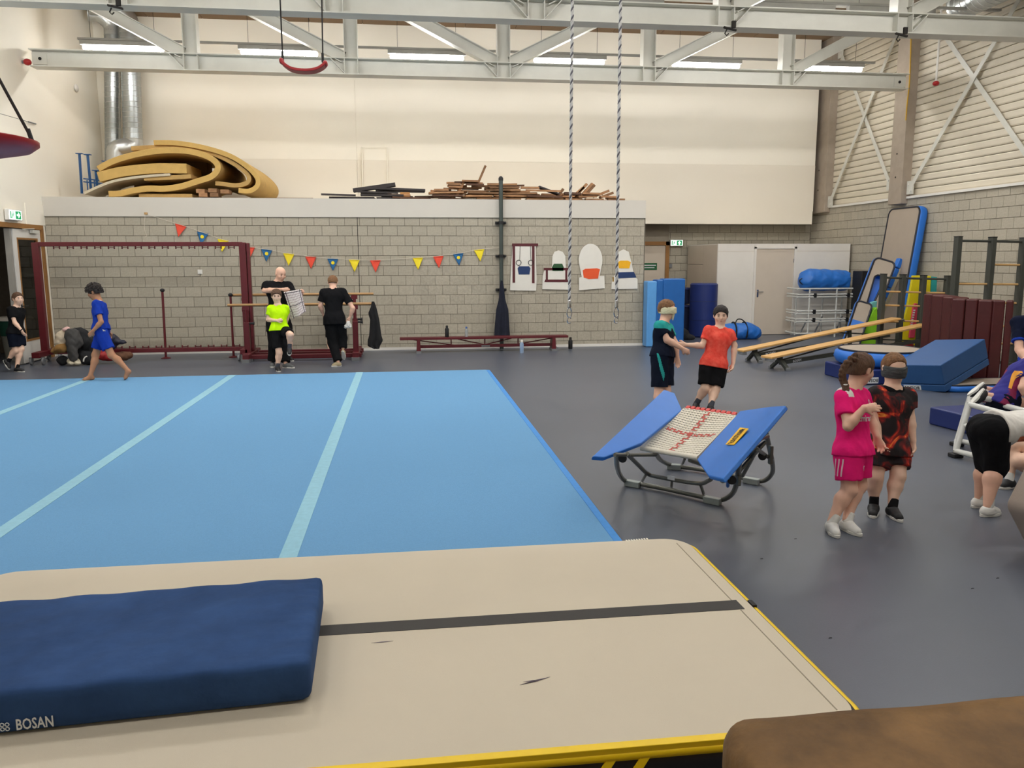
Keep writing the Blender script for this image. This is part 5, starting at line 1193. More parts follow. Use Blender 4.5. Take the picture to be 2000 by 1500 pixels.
# ---- white tube frame of the mini trampoline / pad
t = thing('tubular_trestle', 'white tubular trestle frame that the kneeling child leans on', 'frame', fl(1866, 892))
F0 = fl(1866, 893); T0 = dep(1894, 790, depth(F0)+.05); F1 = fl(1960, 918)
r_t = .026
Ea, Eb = F0+V3(0, 0, .06), F0+nrm(F1-F0)*.95+V3(0, 0, .06)
bkv = V3(.32, .42, 0)
G().rod(Ea, Eb, r_t, 10).build('lower_rail', m_tubew, t, smooth=60); G().rod(Ea+bkv, Eb+bkv, r_t, 10).build('lower_rail', m_tubew, t, smooth=60); G().rod(Ea, Ea+bkv, r_t, 10).build('cross_tube', m_tubew, t, smooth=60); G().rod(Eb, Eb+bkv, r_t, 10).build('cross_tube', m_tubew, t, smooth=60)
Ta = V3(*T0); dT = Ta-Ea
for p in (Ea, Ea+bkv*.9): G().rod(p, p+dT, r_t, 10).build('leg', m_tubew, t, smooth=60)
for p in (Eb, Eb+bkv*.9): G().rod(p, V3(p[0]-dT[0]*.3, p[1], p[2]+dT[2]), r_t, 10).build('leg', m_tubew, t, smooth=60)
Tb = V3(Eb[0]-dT[0]*.3, Eb[1], Eb[2]+dT[2])
for q in (V3(0, 0, 0), bkv*.9): G().rod(Ta+q, Tb+q, r_t, 10).build('top_rail', m_tubew, t, smooth=60)
G().rod(Ta, Ta+bkv*.9, r_t, 10).build('cross_tube', m_tubew, t, smooth=60); G().rod(Ea+dT*.55, Ea+dT*.55+nrm(F1-F0)*.9, r_t*.85, 10).build('mid_rail', m_tubew, t, smooth=60)
G().box(F0[0]-.05, F0[0]+.05, F0[1]-.05, F0[1]+.05, 0, .04).build('rubber_foot', m_black, t, bevel=.01)
for p in (Eb, Eb+bkv, Ea+bkv): G().box(p[0]-.05, p[0]+.05, p[1]-.05, p[1]+.05, 0, .04).build('rubber_foot', m_black, t, bevel=.01)
FRAME_TOP = Ta[2]+r_t+.05
# ---- grey upholstered block at the right picture edge
m_gv = mat('grey_beige_vinyl', (156, 144, 132), .5, var=.04, scale=4, bump=.1, bscale=60)
K0 = fl(1990, 1090); K0 = V3(4.25, 4.55, 0)
t = thing('beige_block', 'grey-beige upholstered block tilted at right picture edge', 'foam block', K0)
zk = 4.9
zk = 5.15
P2 = [dep(x, y, zk) for x, y in ((1958, 985), (2006, 1078), (2130, 1012), (2075, 820), (2018, 868))]
G().prism(P2, -_w*.42).build('cover', m_gv, t, bevel=.045, seg=4)
# ================================================================ DOUBLE MINI TRAMPOLINE
m_tp = mat('tramp_pad', (34, 112, 200), .5, var=.04, scale=5, bump=.08, bscale=200)
m_tub = mat('zinc_tube', (112, 112, 104), .35, var=.08, scale=8, metal=.6)
m_web = mat('webbing', (214, 206, 188), .8, var=.05, scale=30); m_webr = mat('webbing_red', (178, 62, 48), .7, var=.05); m_spr = mat('spring_red', (200, 46, 36), .5)
def tz(x, y): return (1130+x/4.651, 740+y/4.651)
Fa, Fb, Fc, Fd = fl(*tz(490, 950)), fl(*tz(1215, 1115)), fl(*tz(1560, 930)), fl(*tz(870, 800))   # shoe plates on the floor
t = thing('mini_trampoline', 'double mini trampoline with blue side pads and woven bed', 'trampoline', (Fa+Fb+Fc+Fd)/4)
def tp(x, y, zc): return dep(*tz(x, y), zc)
# bed corners: near-left, near-right, far-right, far-left (front edge lower than back edge)
dA = depth(Fa); dB = depth(Fb); dC = depth(Fc); dD = depth(Fd)
def lvl(x, y, z): return fl(*tz(x, y), z)
nl, nr, fr_, fL = lvl(590, 635, .44), lvl(1060, 715, .44), lvl(1425, 335, .62), lvl(960, 270, .62)
# woven bed: two sets of straps
ncol, nrow = 17, 22
def bed(u, v): return (nl*(1-u)+nr*u)*(1-v)+(fL*(1-u)+fr_*u)*v-V3(0, 0, .03*math.sin(math.pi*u)*math.sin(math.pi*v))
bd = G()
for i in range(ncol+1):
    u = i/ncol; w = .0095
    P = [bed(u, v/12) for v in range(13)]; sdv = nrm(nr-nl)*w
    V = []
    for p in P: V += [p-sdv, p+sdv]
    bd.add(V, [(2*k, 2*k+1, 2*k+3, 2*k+2) for k in range(12)])
bo = bd.build('lengthwise_webbing', m_web, t, solid=.004)
bo['kind'] = 'stuff'
bd = G()
for j in range(nrow+1):
    v = j/nrow; P = [bed(u/12, v)+V3(0, 0, .003) for u in range(13)]; sdv = nrm(fL-nl)*.0105; V = []
    for p in P: V += [p-sdv, p+sdv]
    bd.add(V, [(2*k+1, 2*k, 2*k+2, 2*k+3) for k in range(12)])
bo = bd.build('crosswise_webbing', m_web, t, solid=.004); bo['kind'] = 'stuff'
def quad(u0, u1, v0, v1, dz=.007): return [bed(u0, v0)+V3(0, 0, dz), bed(u1, v0)+V3(0, 0, dz), bed(u1, v1)+V3(0, 0, dz), bed(u0, v1)+V3(0, 0, dz)]
for k in range(14):
    v = .06+k*.066
    if abs(v-.5) < .05: continue
    G().add(quad(.44, .56, v, v+.016), [(0, 1, 2, 3)]).build('red_bar', m_webr, t); G().add(quad(.455+.05*(k % 2), .485+.05*(k % 2), v+.016, v+.066), [(0, 1, 2, 3)]).build('red_bar', m_webr, t)
for k in range(14):
    u = .05+k*.066
    if abs(u-.5) < .06: continue
    G().add(quad(u, u+.018, .46, .54), [(0, 1, 2, 3)]).build('red_bar', m_webr, t); G().add(quad(u+.018, u+.066, .475+.03*(k % 2), .5+.03*(k % 2)), [(0, 1, 2, 3)]).build('red_bar', m_webr, t)
c = bed(.5, .5)+V3(0, 0, .008); G().add(quad(.455, .545, .46, .54, .009), [(0, 1, 2, 3)]).build('red_centre', m_webr, t)
for k in range(10):
    p = bed((k+.5)/10, 1.0); d_ = nrm(fL-nl); e_ = nrm(fr_-fL); G().obox(p+d_*.03, e_*.019, d_*.03, np.cross(e_, d_)*.01).build('red_sleeve', m_spr, t, bevel=.008)
G().rod(nl-nrm(nr-nl)*.02, nr+nrm(nr-nl)*.02, .018, 8).build('edge_cord', m_web, t, smooth=60)
# side pads (polygons with chamfered ends, thickness 3 cm)
def pad(pts, nm):
    P = np.array(pts); c = P.mean(0); _, _, vt = np.linalg.svd(P-c); n = vt[2]; n = n if n[2] > 0 else -n
    P = P-np.outer((P-c) @ n, n); return G().prism(list(P), -n*.035).build(nm, m_tp, t, bevel=.01, seg=2)
# left pad: inner edge along the bed, outer edge raised
pl_in0, pl_in1 = nl+V3(0, 0, .02), fL+V3(0, 0, .02)
padL = pad([lvl(555, 635, .46), lvl(958, 245, .65), lvl(875, 125, .71), lvl(770, 112, .72), lvl(135, 672, .53), lvl(235, 710, .49)], 'side_pad')
padR = pad([lvl(1060, 712, .47), lvl(1180, 885, .50), lvl(1310, 915, .56), lvl(1880, 240, .88), lvl(1740, 233, .84), lvl(1480, 305, .68)], 'side_pad')
# yellow label on right pad
la = [lvl(1345, 608, .60), lvl(1425, 615, .625), lvl(1555, 465, .715), lvl(1480, 457, .69)]
Pq = np.array(la); c = Pq.mean(0); _, _, vt = np.linalg.svd(Pq-c); n = vt[2]; n = n if n[2] > 0 else -n; Pq = Pq-np.outer((Pq-c) @ n, n)+n*.012
G().prism(list(Pq), n*.003).build('label', mat('label_yellow', (246, 190, 20), .5), t)
rgt = nrm((Pq[3]+Pq[2])/2-(Pq[0]+Pq[1])/2); upv = nrm(np.cross(n, rgt))
lettering('EUROTRAMP', 'print', Pq.mean(0)+n*.003, rgt, upv, np.linalg.norm(Pq[3]-Pq[0])*.84, np.linalg.norm(Pq[1]-Pq[0])*.5, m_black, t, off=.002)
# tube frame
def tubepath(pts, r, nm): G().tube(bez(pts, 6), r, 10).build(nm, m_tub, t, smooth=60)
R1 = .019
zt_ = .03
tubepath([lvl(345, 690, .50), lvl(350, 790, .34), lvl(375, 870, .15), lvl(430, 930, .035), lvl(560, 955, .03), lvl(800, 1000, .03), lvl(1140, 1075, .03), lvl(1290, 1100, .03), lvl(1390, 1050, .12), lvl(1435, 950, .28), lvl(1460, 760, .52)], R1, 'front_skid')
tubepath([lvl(700, 670, .40), lvl(745, 735, .2), lvl(830, 780, .04), lvl(930, 800, .03), lvl(1120, 825, .03), lvl(1500, 900, .03), lvl(1660, 930, .03), lvl(1750, 870, .12), lvl(1760, 760, .28), lvl(1700, 480, .62)], R1, 'rear_skid')
tubepath([lvl(440, 680, .50), lvl(540, 780, .33), lvl(625, 860, .19), lvl(720, 890, .17), lvl(1080, 950, .17), lvl(1200, 915, .3)], R1*.85, 'front_brace')
tubepath([lvl(1010, 740, .38), lvl(1150, 790, .3), lvl(1380, 880, .25)], R1*.8, 'rear_brace')
for a, b in (((580, 925, .03), (612, 868, .18)), ((845, 975, .05), (850, 905, .17)), ((1135, 1040, .05), (1108, 960, .17)), ((945, 770, .04), (965, 725, .22))):
    G().rod(lvl(*a), lvl(*b), .012, 8).build('spacer', m_tub, t, smooth=60)
for a, b in (((425, 935, .03), (560, 960, .03)), ((1140, 1085, .03), (1290, 1115, .03)), ((805, 790, .03), (930, 800, .03)), ((1500, 910, .03), (1640, 935, .03))):
    A_, B_ = lvl(*a), lvl(*b); A_[2] = B_[2] = .026; d_ = nrm(B_-A_); G().obox((A_+B_)/2, (B_-A_)/2, np.cross((0, 0, 1), d_)*.028, (0, 0, .026)).build('shoe_plate', mat('zinc_shoe', (150, 158, 154), .4), t, bevel=.008)
for a, b in (((1460, 750, .52), (1600, 610, .68)), ((1480, 740, .5), (1690, 580, .6)), ((1600, 620, .62), (1760, 740, .35)), ((1440, 860, .4), (1700, 570, .62)), ((1490, 880, .3), (1620, 640, .6)), ((1720, 520, .66), (1620, 560, .66)), ((330, 690, .52), (700, 690, .4))):
    G().rod(lvl(*a), lvl(*b), .014, 8).build('link_bar', m_tub, t, smooth=60)
for a in ((1455, 880, .38), (1745, 690, .45)): 
    p = lvl(*a); G().box(p[0]-.014, p[0]+.014, p[1]-.02, p[1]+.02, p[2]-.07, p[2]+.07).build('hinge_plate', m_tub, t, bevel=.008)
for a in ((400, 722, .46), (1392, 918, .37), (1670, 700, .47)):
    G().lathe(lvl(*a), [(.008, -.012), (.03, -.01), (.03, .01), (.008, .012)], 16, (.3, 1, 0)).build('wheel', m_black, t, smooth=40)
G().rod(lvl(1360, 880, .42), lvl(1355, 975, .24), .012, 6).build('strap_tail', m_tp, t); p = lvl(840, 900, .185); G().obox(p, nrm(nr-nl)*.03, (0, .004, 0), (0, 0, .015)).build('tag', m_print, t)
# outer frame tube under the pads
G().tube([lvl(190, 705, .45), lvl(800, 160, .64), lvl(870, 165, .64)], R1, 8).build('pad_tube', m_tub, t, smooth=60); G().tube([lvl(1305, 925, .53), lvl(1875, 262, .85)], R1, 8).build('pad_tube', m_tub, t, smooth=60)
G().rod(fL-V3(0, 0, .03), fr_-V3(0, 0, .03)+nrm(fr_-fL)*.2, R1, 8).build('rear_tube', m_tub, t, smooth=60)
# small litter on the floor
for i, (x, y) in enumerate(((1554, 1053), (1622, 1247), (1488, 1092), (1949, 1130), (1900, 1150))):
    p = fl(x, y); tag(G().tube(bez([p+V3(-.009, 0, .002), p+V3(0, .005, .002), p+V3(.009, .002, .002)], 4), .0016, 5).build('hair_tie' if i == 1 else 'floor_fluff', m_dark), ['dark fluff speck on floor left of the girl', 'dark hair tie lying on floor below the girl', 'pale fluff speck near beige track corner', 'dark fluff speck near right edge of floor', 'small dark fluff speck left of right edge'][i], 'speck')
# ================================================================ PEOPLE
SK = {'fair': mat('skin_fair', (234, 194, 168), .55, var=.04, scale=14), 'rosy': mat('skin_rosy', (230, 182, 156), .55, var=.05, scale=14), 'tan': mat('skin_tan', (176, 124, 90), .55, var=.06, scale=14)}
HR = {k: mat('hair_'+k, c, .7, var=.35, scale=30, bump=.8, bscale=70, stretch=(3, 3, .6)) for k, c in dict(brown=(92, 64, 44), dark=(34, 24, 20), ginger=(126, 88, 54), light=(122, 88, 56)).items()}
m_lip = mat('lips', (168, 96, 86), .5); m_eyew = mat('eye_white', (226, 220, 214), .3); m_iris = mat('iris', (44, 32, 26), .3); m_lash = mat('lashes', (84, 56, 46), .6)
def cloth(name, rgb, **k):
    k.setdefault('var', .08); k.setdefault('spec', .12); return mat('cloth_'+name, rgb, .85, scale=k.pop('scale', 9), bump=.35, bscale=26, **k)
def az(a): a = math.radians(a); return V3(math.sin(a), -math.cos(a), 0)
def hand_sdf(s, w, tip, pn, u, curl, side):
    d = nrm(tip-w); L = .135*u; pn = np.asarray(pn, float); pn = nrm(pn-d*np.dot(pn, d)); ac = np.cross(d, pn)*side
    c = w+d*.46*L
    s.cap(w+d*.08*L, c, .025*u, .033*u, .015, flat=(pn, .5))
    for i in range(4):
        b = c+ac*(i-1.5)*.0155*u+d*(.02-.012*abs(i-1.3))*u; l = (.40, .46, .44, .34)[i]*L*.42; dd = d.copy(); ang = 0
        for k in range(3):
            ang += curl; q = math.cos(ang)*d+math.sin(ang)*pn+ac*(i-1.5)*.06; q = nrm(q); e = b+q*l*(1, .85, .7)[k]
            s.cap(b, e, .0086*u, .0078*u, .004); b = e
    b = w+d*.14*L-ac*.02*u; q = nrm(d*.75-ac*.6+pn*.25); e = b+q*.27*L; s.cap(b, e, .0115*u, .0095*u, .01); q = nrm(d*.9-ac*.1+pn*.4); s.cap(e, e+q*.2*L, .0095*u, .008*u, .004)
def face_parts(o, hc, f, r, up, hh, closed=False):
    for q in (-1, 1):
        e = hc+f*.392*hh+r*q*.15*hh+up*.02*hh
        ey = G().ell(e, r*.06*hh, f*.03*hh, up*(.02 if closed else .03)*hh, 10, 6).build('eye', m_lash if closed else m_eyew, o, smooth=180)
        G().ell(e+f*.018*hh, r*.026*hh, f*.018*hh, up*(.008 if closed else .024)*hh, 10, 6).build('iris', m_iris, ey, smooth=180)
        b = hc+f*.415*hh+r*q*.15*hh+up*.105*hh
        G().tube([b-r*q*.07*hh, b+up*.014*hh+f*.006*hh, b+r*q*.075*hh-f*.03*hh], [.008*hh, .018*hh, .008*hh], 6).build('eyebrow', HR['brown'], o, smooth=180)
    m = hc+f*.43*hh-up*.275*hh
    G().tube([m-r*.095*hh-f*.035*hh, m-r*.04*hh+up*.006*hh, m+r*.04*hh+up*.006*hh, m+r*.095*hh-f*.035*hh], [.008*hh, .02*hh, .02*hh, .008*hh], 8).build('mouth', m_lip, o, smooth=180)
def shoe(o, heel, toe, up, u, mu, ms, sock=None, ank=None, sw=.038):
    d = nrm(toe-heel); up = nrm(np.asarray(up, float)-d*np.dot(up, d)); sd = np.cross(up, d); L = np.linalg.norm(toe-heel)
    s = S(); h0 = heel+d*.035*u
    s.cap(h0+up*.035*u, heel+d*(L-.04*u)+up*.024*u, .037*u, .033*u, .02, flat=(sd, .95)); s.cap(h0+d*.03*u+up*.04*u, h0+d*.03*u+up*.062*u, .036*u, .034*u, .03, fb=True); s.cap(h0+up*.05*u+d*.05*u, heel+d*L*.62+up*.035*u, .034*u, .03*u, .02)
    s.cut(heel+up*.012*u, -up)
    sh = soft('shoe', s, .007, mu, o)
    P = []
    for k in range(22):
        a = 2*math.pi*k/22; x = math.cos(a); y = math.sin(a); w = sw*u*(.86+.18*(x > 0)*math.sin(math.pi*min(1, (x+.2)))); P.append(heel+d*(L/2+x*(L/2+.004))+sd*math.copysign(abs(y)**.75, y)*w)
    G().prism(P, up*.022*u).build('sole', ms, sh, bevel=.004)
    G().obox(heel+d*L*.52+up*.064*u, d*L*.11, sd*.014*u, up*.003).build('lacing', ms, sh, bevel=.002)
    if sock is not None and ank is not None:
        b = h0+d*.03*u+up*.06*u; v = nrm(ank-b); s = S(); s.cap(b, b+v*.075*u, .035*u, .034*u, .0, fb=True); soft('sock', s, .007, sock, o)
def bare_foot(s, heel, toe, up, u):
    d = nrm(toe-heel); up = nrm(np.asarray(up, float)-d*np.dot(up, d)); sd = np.cross(up, d); L = np.linalg.norm(toe-heel)
    s.cap(heel+d*.03*u+up*.03*u, heel+d*L*.7+up*.018*u, .03*u, .024*u, .02); s.cap(heel+d*.05*u+up*.06*u, heel+d*L*.6+up*.03*u, .026*u, .02*u, .02); s.cap(heel+d*L*.66-sd*.016*u+up*.016*u, heel+d*L*.66+sd*.016*u+up*.014*u, .019*u, .017*u, .02)
    for i in range(5):
        b = heel+d*L*(.74-.02*abs(i-1))+sd*(i-2)*.0135*u+up*.012*u; s.cap(b, b+d*(.17-.022*i)*L, .0085*u+(.003*u if i == 0 else 0), .0075*u, .006)
def person(label, cv, J, H=.21, a=0, ha=None, ht=.1, fwd=None, skin='fair', hair=('short', 'brown'), shirt=None, shorts=None, sleeve=.55, shortlen=.75, hem=.06, b=1., cell=.0075, feet=None, shoes=None, socks=None, curl=(.35, .35), zfloor=0., face=True, pos=None, sw=None, shirt_paint=None, shorts_paint=None, loose=1., ppn=None):
    u = H/.21; hh = H; sw = (sw or .125)*u; hw = .07*u*b
    side_pts = {}
    fz = []
    for k in 'AB':
        f = feet[k]
        if f[0] == 'floor': fz.append(depth(fl(*cv(*f[1]), zfloor)))
    zc0 = pos if pos is not None else float(np.mean(fz))
    def P(t): return dep(*cv(t[0], t[1]), zc0+(t[2] if len(t) > 2 else 0))
    neck, pel = P(J['neck']), P(J['pelvis'])
    up = nrm(neck-pel); f = az(a) if fwd is None else np.asarray(fwd, float); f = nrm(f-up*np.dot(f, up)); ax = nrm(np.cross(up, f))*-1
    ax = nrm(np.cross(f, up))*-1
    ac0 = V3(math.cos(math.radians(a)), math.sin(math.radians(a)), 0)
    if np.dot(ax, ac0) < 0: ax = -ax
    ms = neck-up*.058*u; sh = {'A': ms-ax*sw, 'B': ms+ax*sw}; hp = {'A': pel-ax*hw, 'B': pel+ax*hw}
    el = {k: P(J['el'+k]) for k in 'AB'}; wr = {k: P(J['wr'+k]) for k in 'AB'}; hd = {k: P(J['ha'+k]) for k in 'AB'}; kn = {k: P(J['kn'+k]) for k in 'AB'}
    an, hl, to, fu = {}, {}, {}, {}
    for k in 'AB':
        q = feet[k]
        if q[0] == 'floor':
            h_, t_ = fl(*cv(*q[1]), zfloor), fl(*cv(*q[2]), zfloor); d = nrm(t_-h_); L = np.clip(np.linalg.norm(t_-h_), .175*u, .215*u); t_ = h_+d*L; fu[k] = V3(0, 0, 1); an[k] = h_+d*.055*u+V3(0, 0, .075*u)
        else:
            h_, t_ = P(q[1]), P(q[2]); d = nrm(t_-h_); t_ = h_+d*.195*u; an[k] = P(q[3]); w_ = an[k]-h_; fu[k] = nrm(w_-d*np.dot(w_, d))
        hl[k], to[k] = h_, t_
    chest = neck-up*.14*u
    # head frame
    ha = a if ha is None else ha; hf = az(ha); hf = nrm(hf*math.cos(ht)-V3(0, 0, 1)*math.sin(ht)); hr = nrm(np.cross(hf, (0, 0, 1))); hu = np.cross(hr, hf)
    hc = P(J['head'])
    R = np.array([hr, hf, hu])
    s = S()
    # torso
    def torso(s, e, kk=.05):
        s.cap(chest-ax*.5*sw, chest+ax*.5*sw, (.078*b)*u+e, (.078*b)*u+e, kk, flat=(f, .86))
        s.cap(chest, pel+up*.03*u, .105*u*b+e, .102*u*b+e, kk, flat=(f, .74))
        for k in 'AB': s.cap(neck-up*.01*u, sh[k]-ax*(0 if k == 'A' else 0), .04*u+e*.6, .043*u*b+e*.8, kk)
    torso(s, 0)
    s.cap(pel-ax*.4*hw, pel+ax*.4*hw, .09*u*b, .09*u*b, .05, flat=(f, .9))
    for k in 'AB':
        s.cap(sh[k], el[k], .041*u*b, .033*u*b, .03); m_ = el[k]+(wr[k]-el[k])*.3; s.cap(el[k], m_, .033*u*b, .034*u*b, .02); s.cap(m_, wr[k], .034*u*b, .0225*u, .02)
        pn = (ppn or {}).get(k); pn = pn if pn is not None else -ax*(1 if k == 'B' else -1)+f*.3
        hand_sdf(s, wr[k], hd[k], pn, u, curl[0 if k == 'A' else 1], 1 if k == 'A' else -1)
        s.cap(hp[k], kn[k], .076*u*b, .05*u*b, .04); bk_ = nrm(np.cross(np.cross(an[k]-kn[k], f), an[k]-kn[k]))
        c_ = kn[k]+(an[k]-kn[k])*.32-bk_*.012*u; s.cap(kn[k], c_, .047*u*b, .049*u*b, .03); s.cap(c_, an[k], .049*u*b, .029*u, .03)
        s.ell(kn[k]+bk_*.012*u, np.eye(3), (.036*u,)*3, .03)
        if shoes is None: bare_foot(s, hl[k], to[k], fu[k], u); s.cap(an[k], hl[k]+nrm(to[k]-hl[k])*.045*u+fu[k]*.04*u, .03*u, .03*u, .02)
    # head
    s.cap(neck-up*.02*u, hc-hu*.22*hh-hf*.06*hh, .052*u*b**.5, .05*u, .03)
    s.ell(hc+hu*.12*hh-hf*.03*hh, R, (.355*hh, .435*hh, .375*hh), .03); s.ell(hc-hu*.16*hh+hf*.09*hh, R, (.285*hh, .315*hh, .33*hh), .04); s.ell(hc-hu*.40*hh+hf*.25*hh, R, (.12*hh, .09*hh, .085*hh), .04)
    if face:
        for q in (-1, 1): s.ell(hc+hf*.45*hh+hr*q*.15*hh+hu*.02*hh, R, (.085*hh, .06*hh, .05*hh), .02, 's')
        for q in (-1, 1): s.ell(hc+hf*.29*hh+hr*q*.19*hh-hu*.14*hh, R, (.1*hh, .09*hh, .09*hh), .03)
    s.cap(hc+hf*.385*hh+hu*.03*hh, hc+hf*.46*hh-hu*.13*hh, .03*hh, .052*hh, .02)
    s.ell(hc+hf*.385*hh-hu*.275*hh, R, (.1*hh, .045*hh, .05*hh), .02)
    for q in (-1, 1): s.ell(hc+hr*q*.365*hh-hf*.04*hh-hu*.04*hh, R, (.045*hh, .095*hh, .15*hh), .012)
    base = (hl['A']+hl['B'])/2
    o = soft('person', s, cell, SK[skin], None); tag(o, label, 'person')
    if face: face_parts(o, hc, hf, hr, hu, hh, closed=(face == 'closed'))
    info = dict(o=o, u=u, hc=hc, hf=hf, hr=hr, hu=hu, hh=hh, sh=sh, el=el, wr=wr, hd=hd, hp=hp, kn=kn, an=an, f=f, ax=ax, up=up, neck=neck, pel=pel, chest=chest, zc0=zc0)
    # hair
    if hair:
        st, hcol = hair; s = S(); e = {'short': .045, 'curly': .12, 'crop': .03, 'long': .05, 'fringe': .055}[st]
        s.ell(hc+hu*.13*hh-hf*.035*hh, R, ((.36+e)*hh, (.44+e)*hh, (.38+e*1.2)*hh), .02); s.ell(hc-hu*.12*hh-hf*.16*hh, R, ((.29+e*.7)*hh, (.26+e)*hh, (.30+e)*hh), .05)
        if st == 'curly': s.rough(.011*u, 95, 1., (1, 1, 1))
        else: s.rough(.003*u, 120, 1., (1, 1, .5))
        hl_ = {'short': .27, 'curly': .22, 'crop': .28, 'long': .27, 'fringe': .245}[st]
        a_, b_ = hc+hf*.14*hh-hu*.10*hh, hc-hf*.45*hh-hu*(.26 if st != 'long' else .30)*hh; d = nrm(a_-b_); n = np.cross(hr, d); n = n if np.dot(n, hu) < 0 else -n
        s.cut((a_+b_)/2, n)
        s.ell(hc+hf*.36*hh+hu*(hl_-.42)*hh, R, (.37*hh, .42*hh, .42*hh), .015, 's')
        for q in (-1, 1): s.ell(hc+hr*q*.42*hh-hf*.04*hh-hu*.07*hh, R, (.12*hh, .11*hh, .15*hh), .01, 's')
        soft('hair', s, .0065, HR[hcol], o)
    # clothes
    if shirt is not None:
        s = S(); e = .016*u*loose; low = pel-up*hem*u
        s.cap(chest-ax*.5*sw, chest+ax*.5*sw, .078*u*b+e, .078*u*b+e, .05, flat=(f, .88)); s.cap(chest, low, .105*u*b+e, .112*u*b+e*1.3, .05, flat=(f, .8), fb=True)
        for k in 'AB':
            s.cap(neck-up*.022*u, sh[k], .036*u+e*.6, .045*u*b+e*.8, .04); s.cap(sh[k], sh[k]+(el[k]-sh[k])*sleeve, .044*u*b+e*.6, .044*u*b+e*.85, .03, fb=True)
        s.cap(pel-ax*.4*hw+up*.01*u, pel+ax*.4*hw+up*.01*u, .094*u*b+e*1.25, .094*u*b+e*1.25, .05, flat=(f, .93)); s.cap(pel-ax*.6*hw, low-ax*.66*hw, .094*u*b+e*1.25, .096*u*b+e*1.3, .05, flat=(f, .93)); s.cap(pel+ax*.6*hw, low+ax*.66*hw, .094*u*b+e*1.25, .096*u*b+e*1.3, .05, flat=(f, .93))
        s.cap(neck+up*.03*u, neck+up*.08*u, .05*u, .06*u, .012, op='s'); s.rough(.0032*u, 42, a*.1, (1, 1, .55))
        s.cut(low, -up)
        info['shirt'] = soft('shirt', s, cell, shirt, o, paint=(shirt_paint(info) if shirt_paint else None))
    if shorts is not None:
        s = S(); e = .016*u*loose; s.cap(pel-ax*.4*hw+up*.02*u, pel+ax*.4*hw+up*.02*u, .09*u*b+e*.5, .09*u*b+e*.5, .05, flat=(f, .9)); s.cap(pel+up*.11*u, pel, .098*u*b+e*.5, .1*u*b+e*.6, .04, flat=(f, .8), fa=True)
        for k in 'AB':
            d = kn[k]-hp[k]
            if shortlen <= 1: s.cap(hp[k], hp[k]+d*shortlen, .08*u*b+e, (.08-.018*shortlen)*u*b+e*1.3, .03, fb=True)
            else:
                s.cap(hp[k], kn[k], .08*u*b+e*.8, .056*u*b+e, .03); d2 = an[k]-kn[k]; s.cap(kn[k], kn[k]+d2*(shortlen-1), .056*u*b+e, .045*u*b+e*(1.1 if shortlen > 1.6 else .4), .03, fb=True)
        s.rough(.003*u, 40, a*.2, (1, 1, .5))
        info['shorts'] = soft('shorts' if shortlen <= 1.4 else 'trousers', s, cell, shorts, o, paint=(shorts_paint(info) if shorts_paint else None))
    if shoes is not None:
        for k in 'AB': shoe(o, hl[k], to[k], fu[k], u, shoes[0], shoes[1], socks, kn[k])
    return info
def wrap_text(s, name, tgt, parent, c, right, up, w, h, m, lift=.004):
    V, Fs, sz = text_geo(s); right = nrm(right); up = nrm(up); nn = np.cross(right, up)
    dg = None; me = tgt.data; off = WLOC[tgt.name]
    Vt = np.zeros(len(me.vertices)*3, np.float32); me.vertices.foreach_get('co', Vt); Vt = Vt.reshape(-1, 3)+off
    tree = bvhtree.BVHTree.FromPolygons([Vector(v) for v in Vt.tolist()], [tuple(p.vertices) for p in me.polygons])
    out = []
    for v in V:
        p = np.asarray(c)+right*v[0]/sz[0]*w+up*v[1]/sz[1]*h
        r = tree.ray_cast(Vector((p+nn*.4).tolist()), Vector((-nn).tolist())); q = np.array(r[0]) if r[0] is not None else p
        out.append(q+nn*lift)
    return G().add(out, Fs).build(name, m, parent)
def wrap_patch(name, tgt, parent, pts, dirv, m, lift=.003, n=10):
    """quad patch (4 corners) laid on a garment by projecting along dirv"""
    me = tgt.data; off = WLOC[tgt.name]; Vt = np.zeros(len(me.vertices)*3, np.float32); me.vertices.foreach_get('co', Vt); Vt = Vt.reshape(-1, 3)+off
    tree = bvhtree.BVHTree.FromPolygons([Vector(v) for v in Vt.tolist()], [tuple(p.vertices) for p in me.polygons]); dirv = nrm(dirv)
    def fn(a, b_):
        p = (pts[0]*(1-a)+pts[1]*a)*(1-b_)+(pts[3]*(1-a)+pts[2]*a)*b_; r = tree.ray_cast(Vector((p-dirv*.4).tolist()), Vector(dirv.tolist())); q = np.array(r[0]) if r[0] is not None else p
        return q-dirv*lift
    return G().grid(fn, n, n).build(name, m, parent, smooth=180)
def band(info, name, m, z0, z1, e=.03, tail=None):
    """cloth blindfold tied round the head"""
    hc, hf, hr, hu, hh = (info[k] for k in ('hc', 'hf', 'hr', 'hu', 'hh')); R = np.array([hr, hf, hu]); s = S()
    s.ell(hc+hf*.04*hh-hu*.08*hh, R, ((.375+e)*hh, (.465+e)*hh, .62*hh), .01); s.rough(.003, 70, 1, (1, 1, 2.5)); s.cut(hc+hu*z1*hh, hu+hf*.0); s.cut(hc+hu*z0*hh, -hu+hf*.1)
    o = soft(name, s, .006, m, info['o'])
    if tail is not None: tail(o, hc, hf, hr, hu, hh)
    return o
c_black = cloth('black', (20, 20, 22)); c_navy = cloth('navy', (16, 22, 36)); c_white = cloth('white', (226, 222, 214))
s_white = mat('shoe_white', (226, 224, 218), .5); s_black = mat('shoe_black', (26, 26, 28), .6); s_grey = mat('shoe_grey', (96, 98, 98), .6); sole_w = mat('sole_white', (220, 218, 210), .5); s_tan = mat('shoe_tan', (176, 160, 126), .6)
sk_grey = cloth('sock_grey', (70, 72, 80)); sk_black = cloth('sock_black', (24, 24, 26)); sk_white = cloth('sock_white', (220, 218, 212))
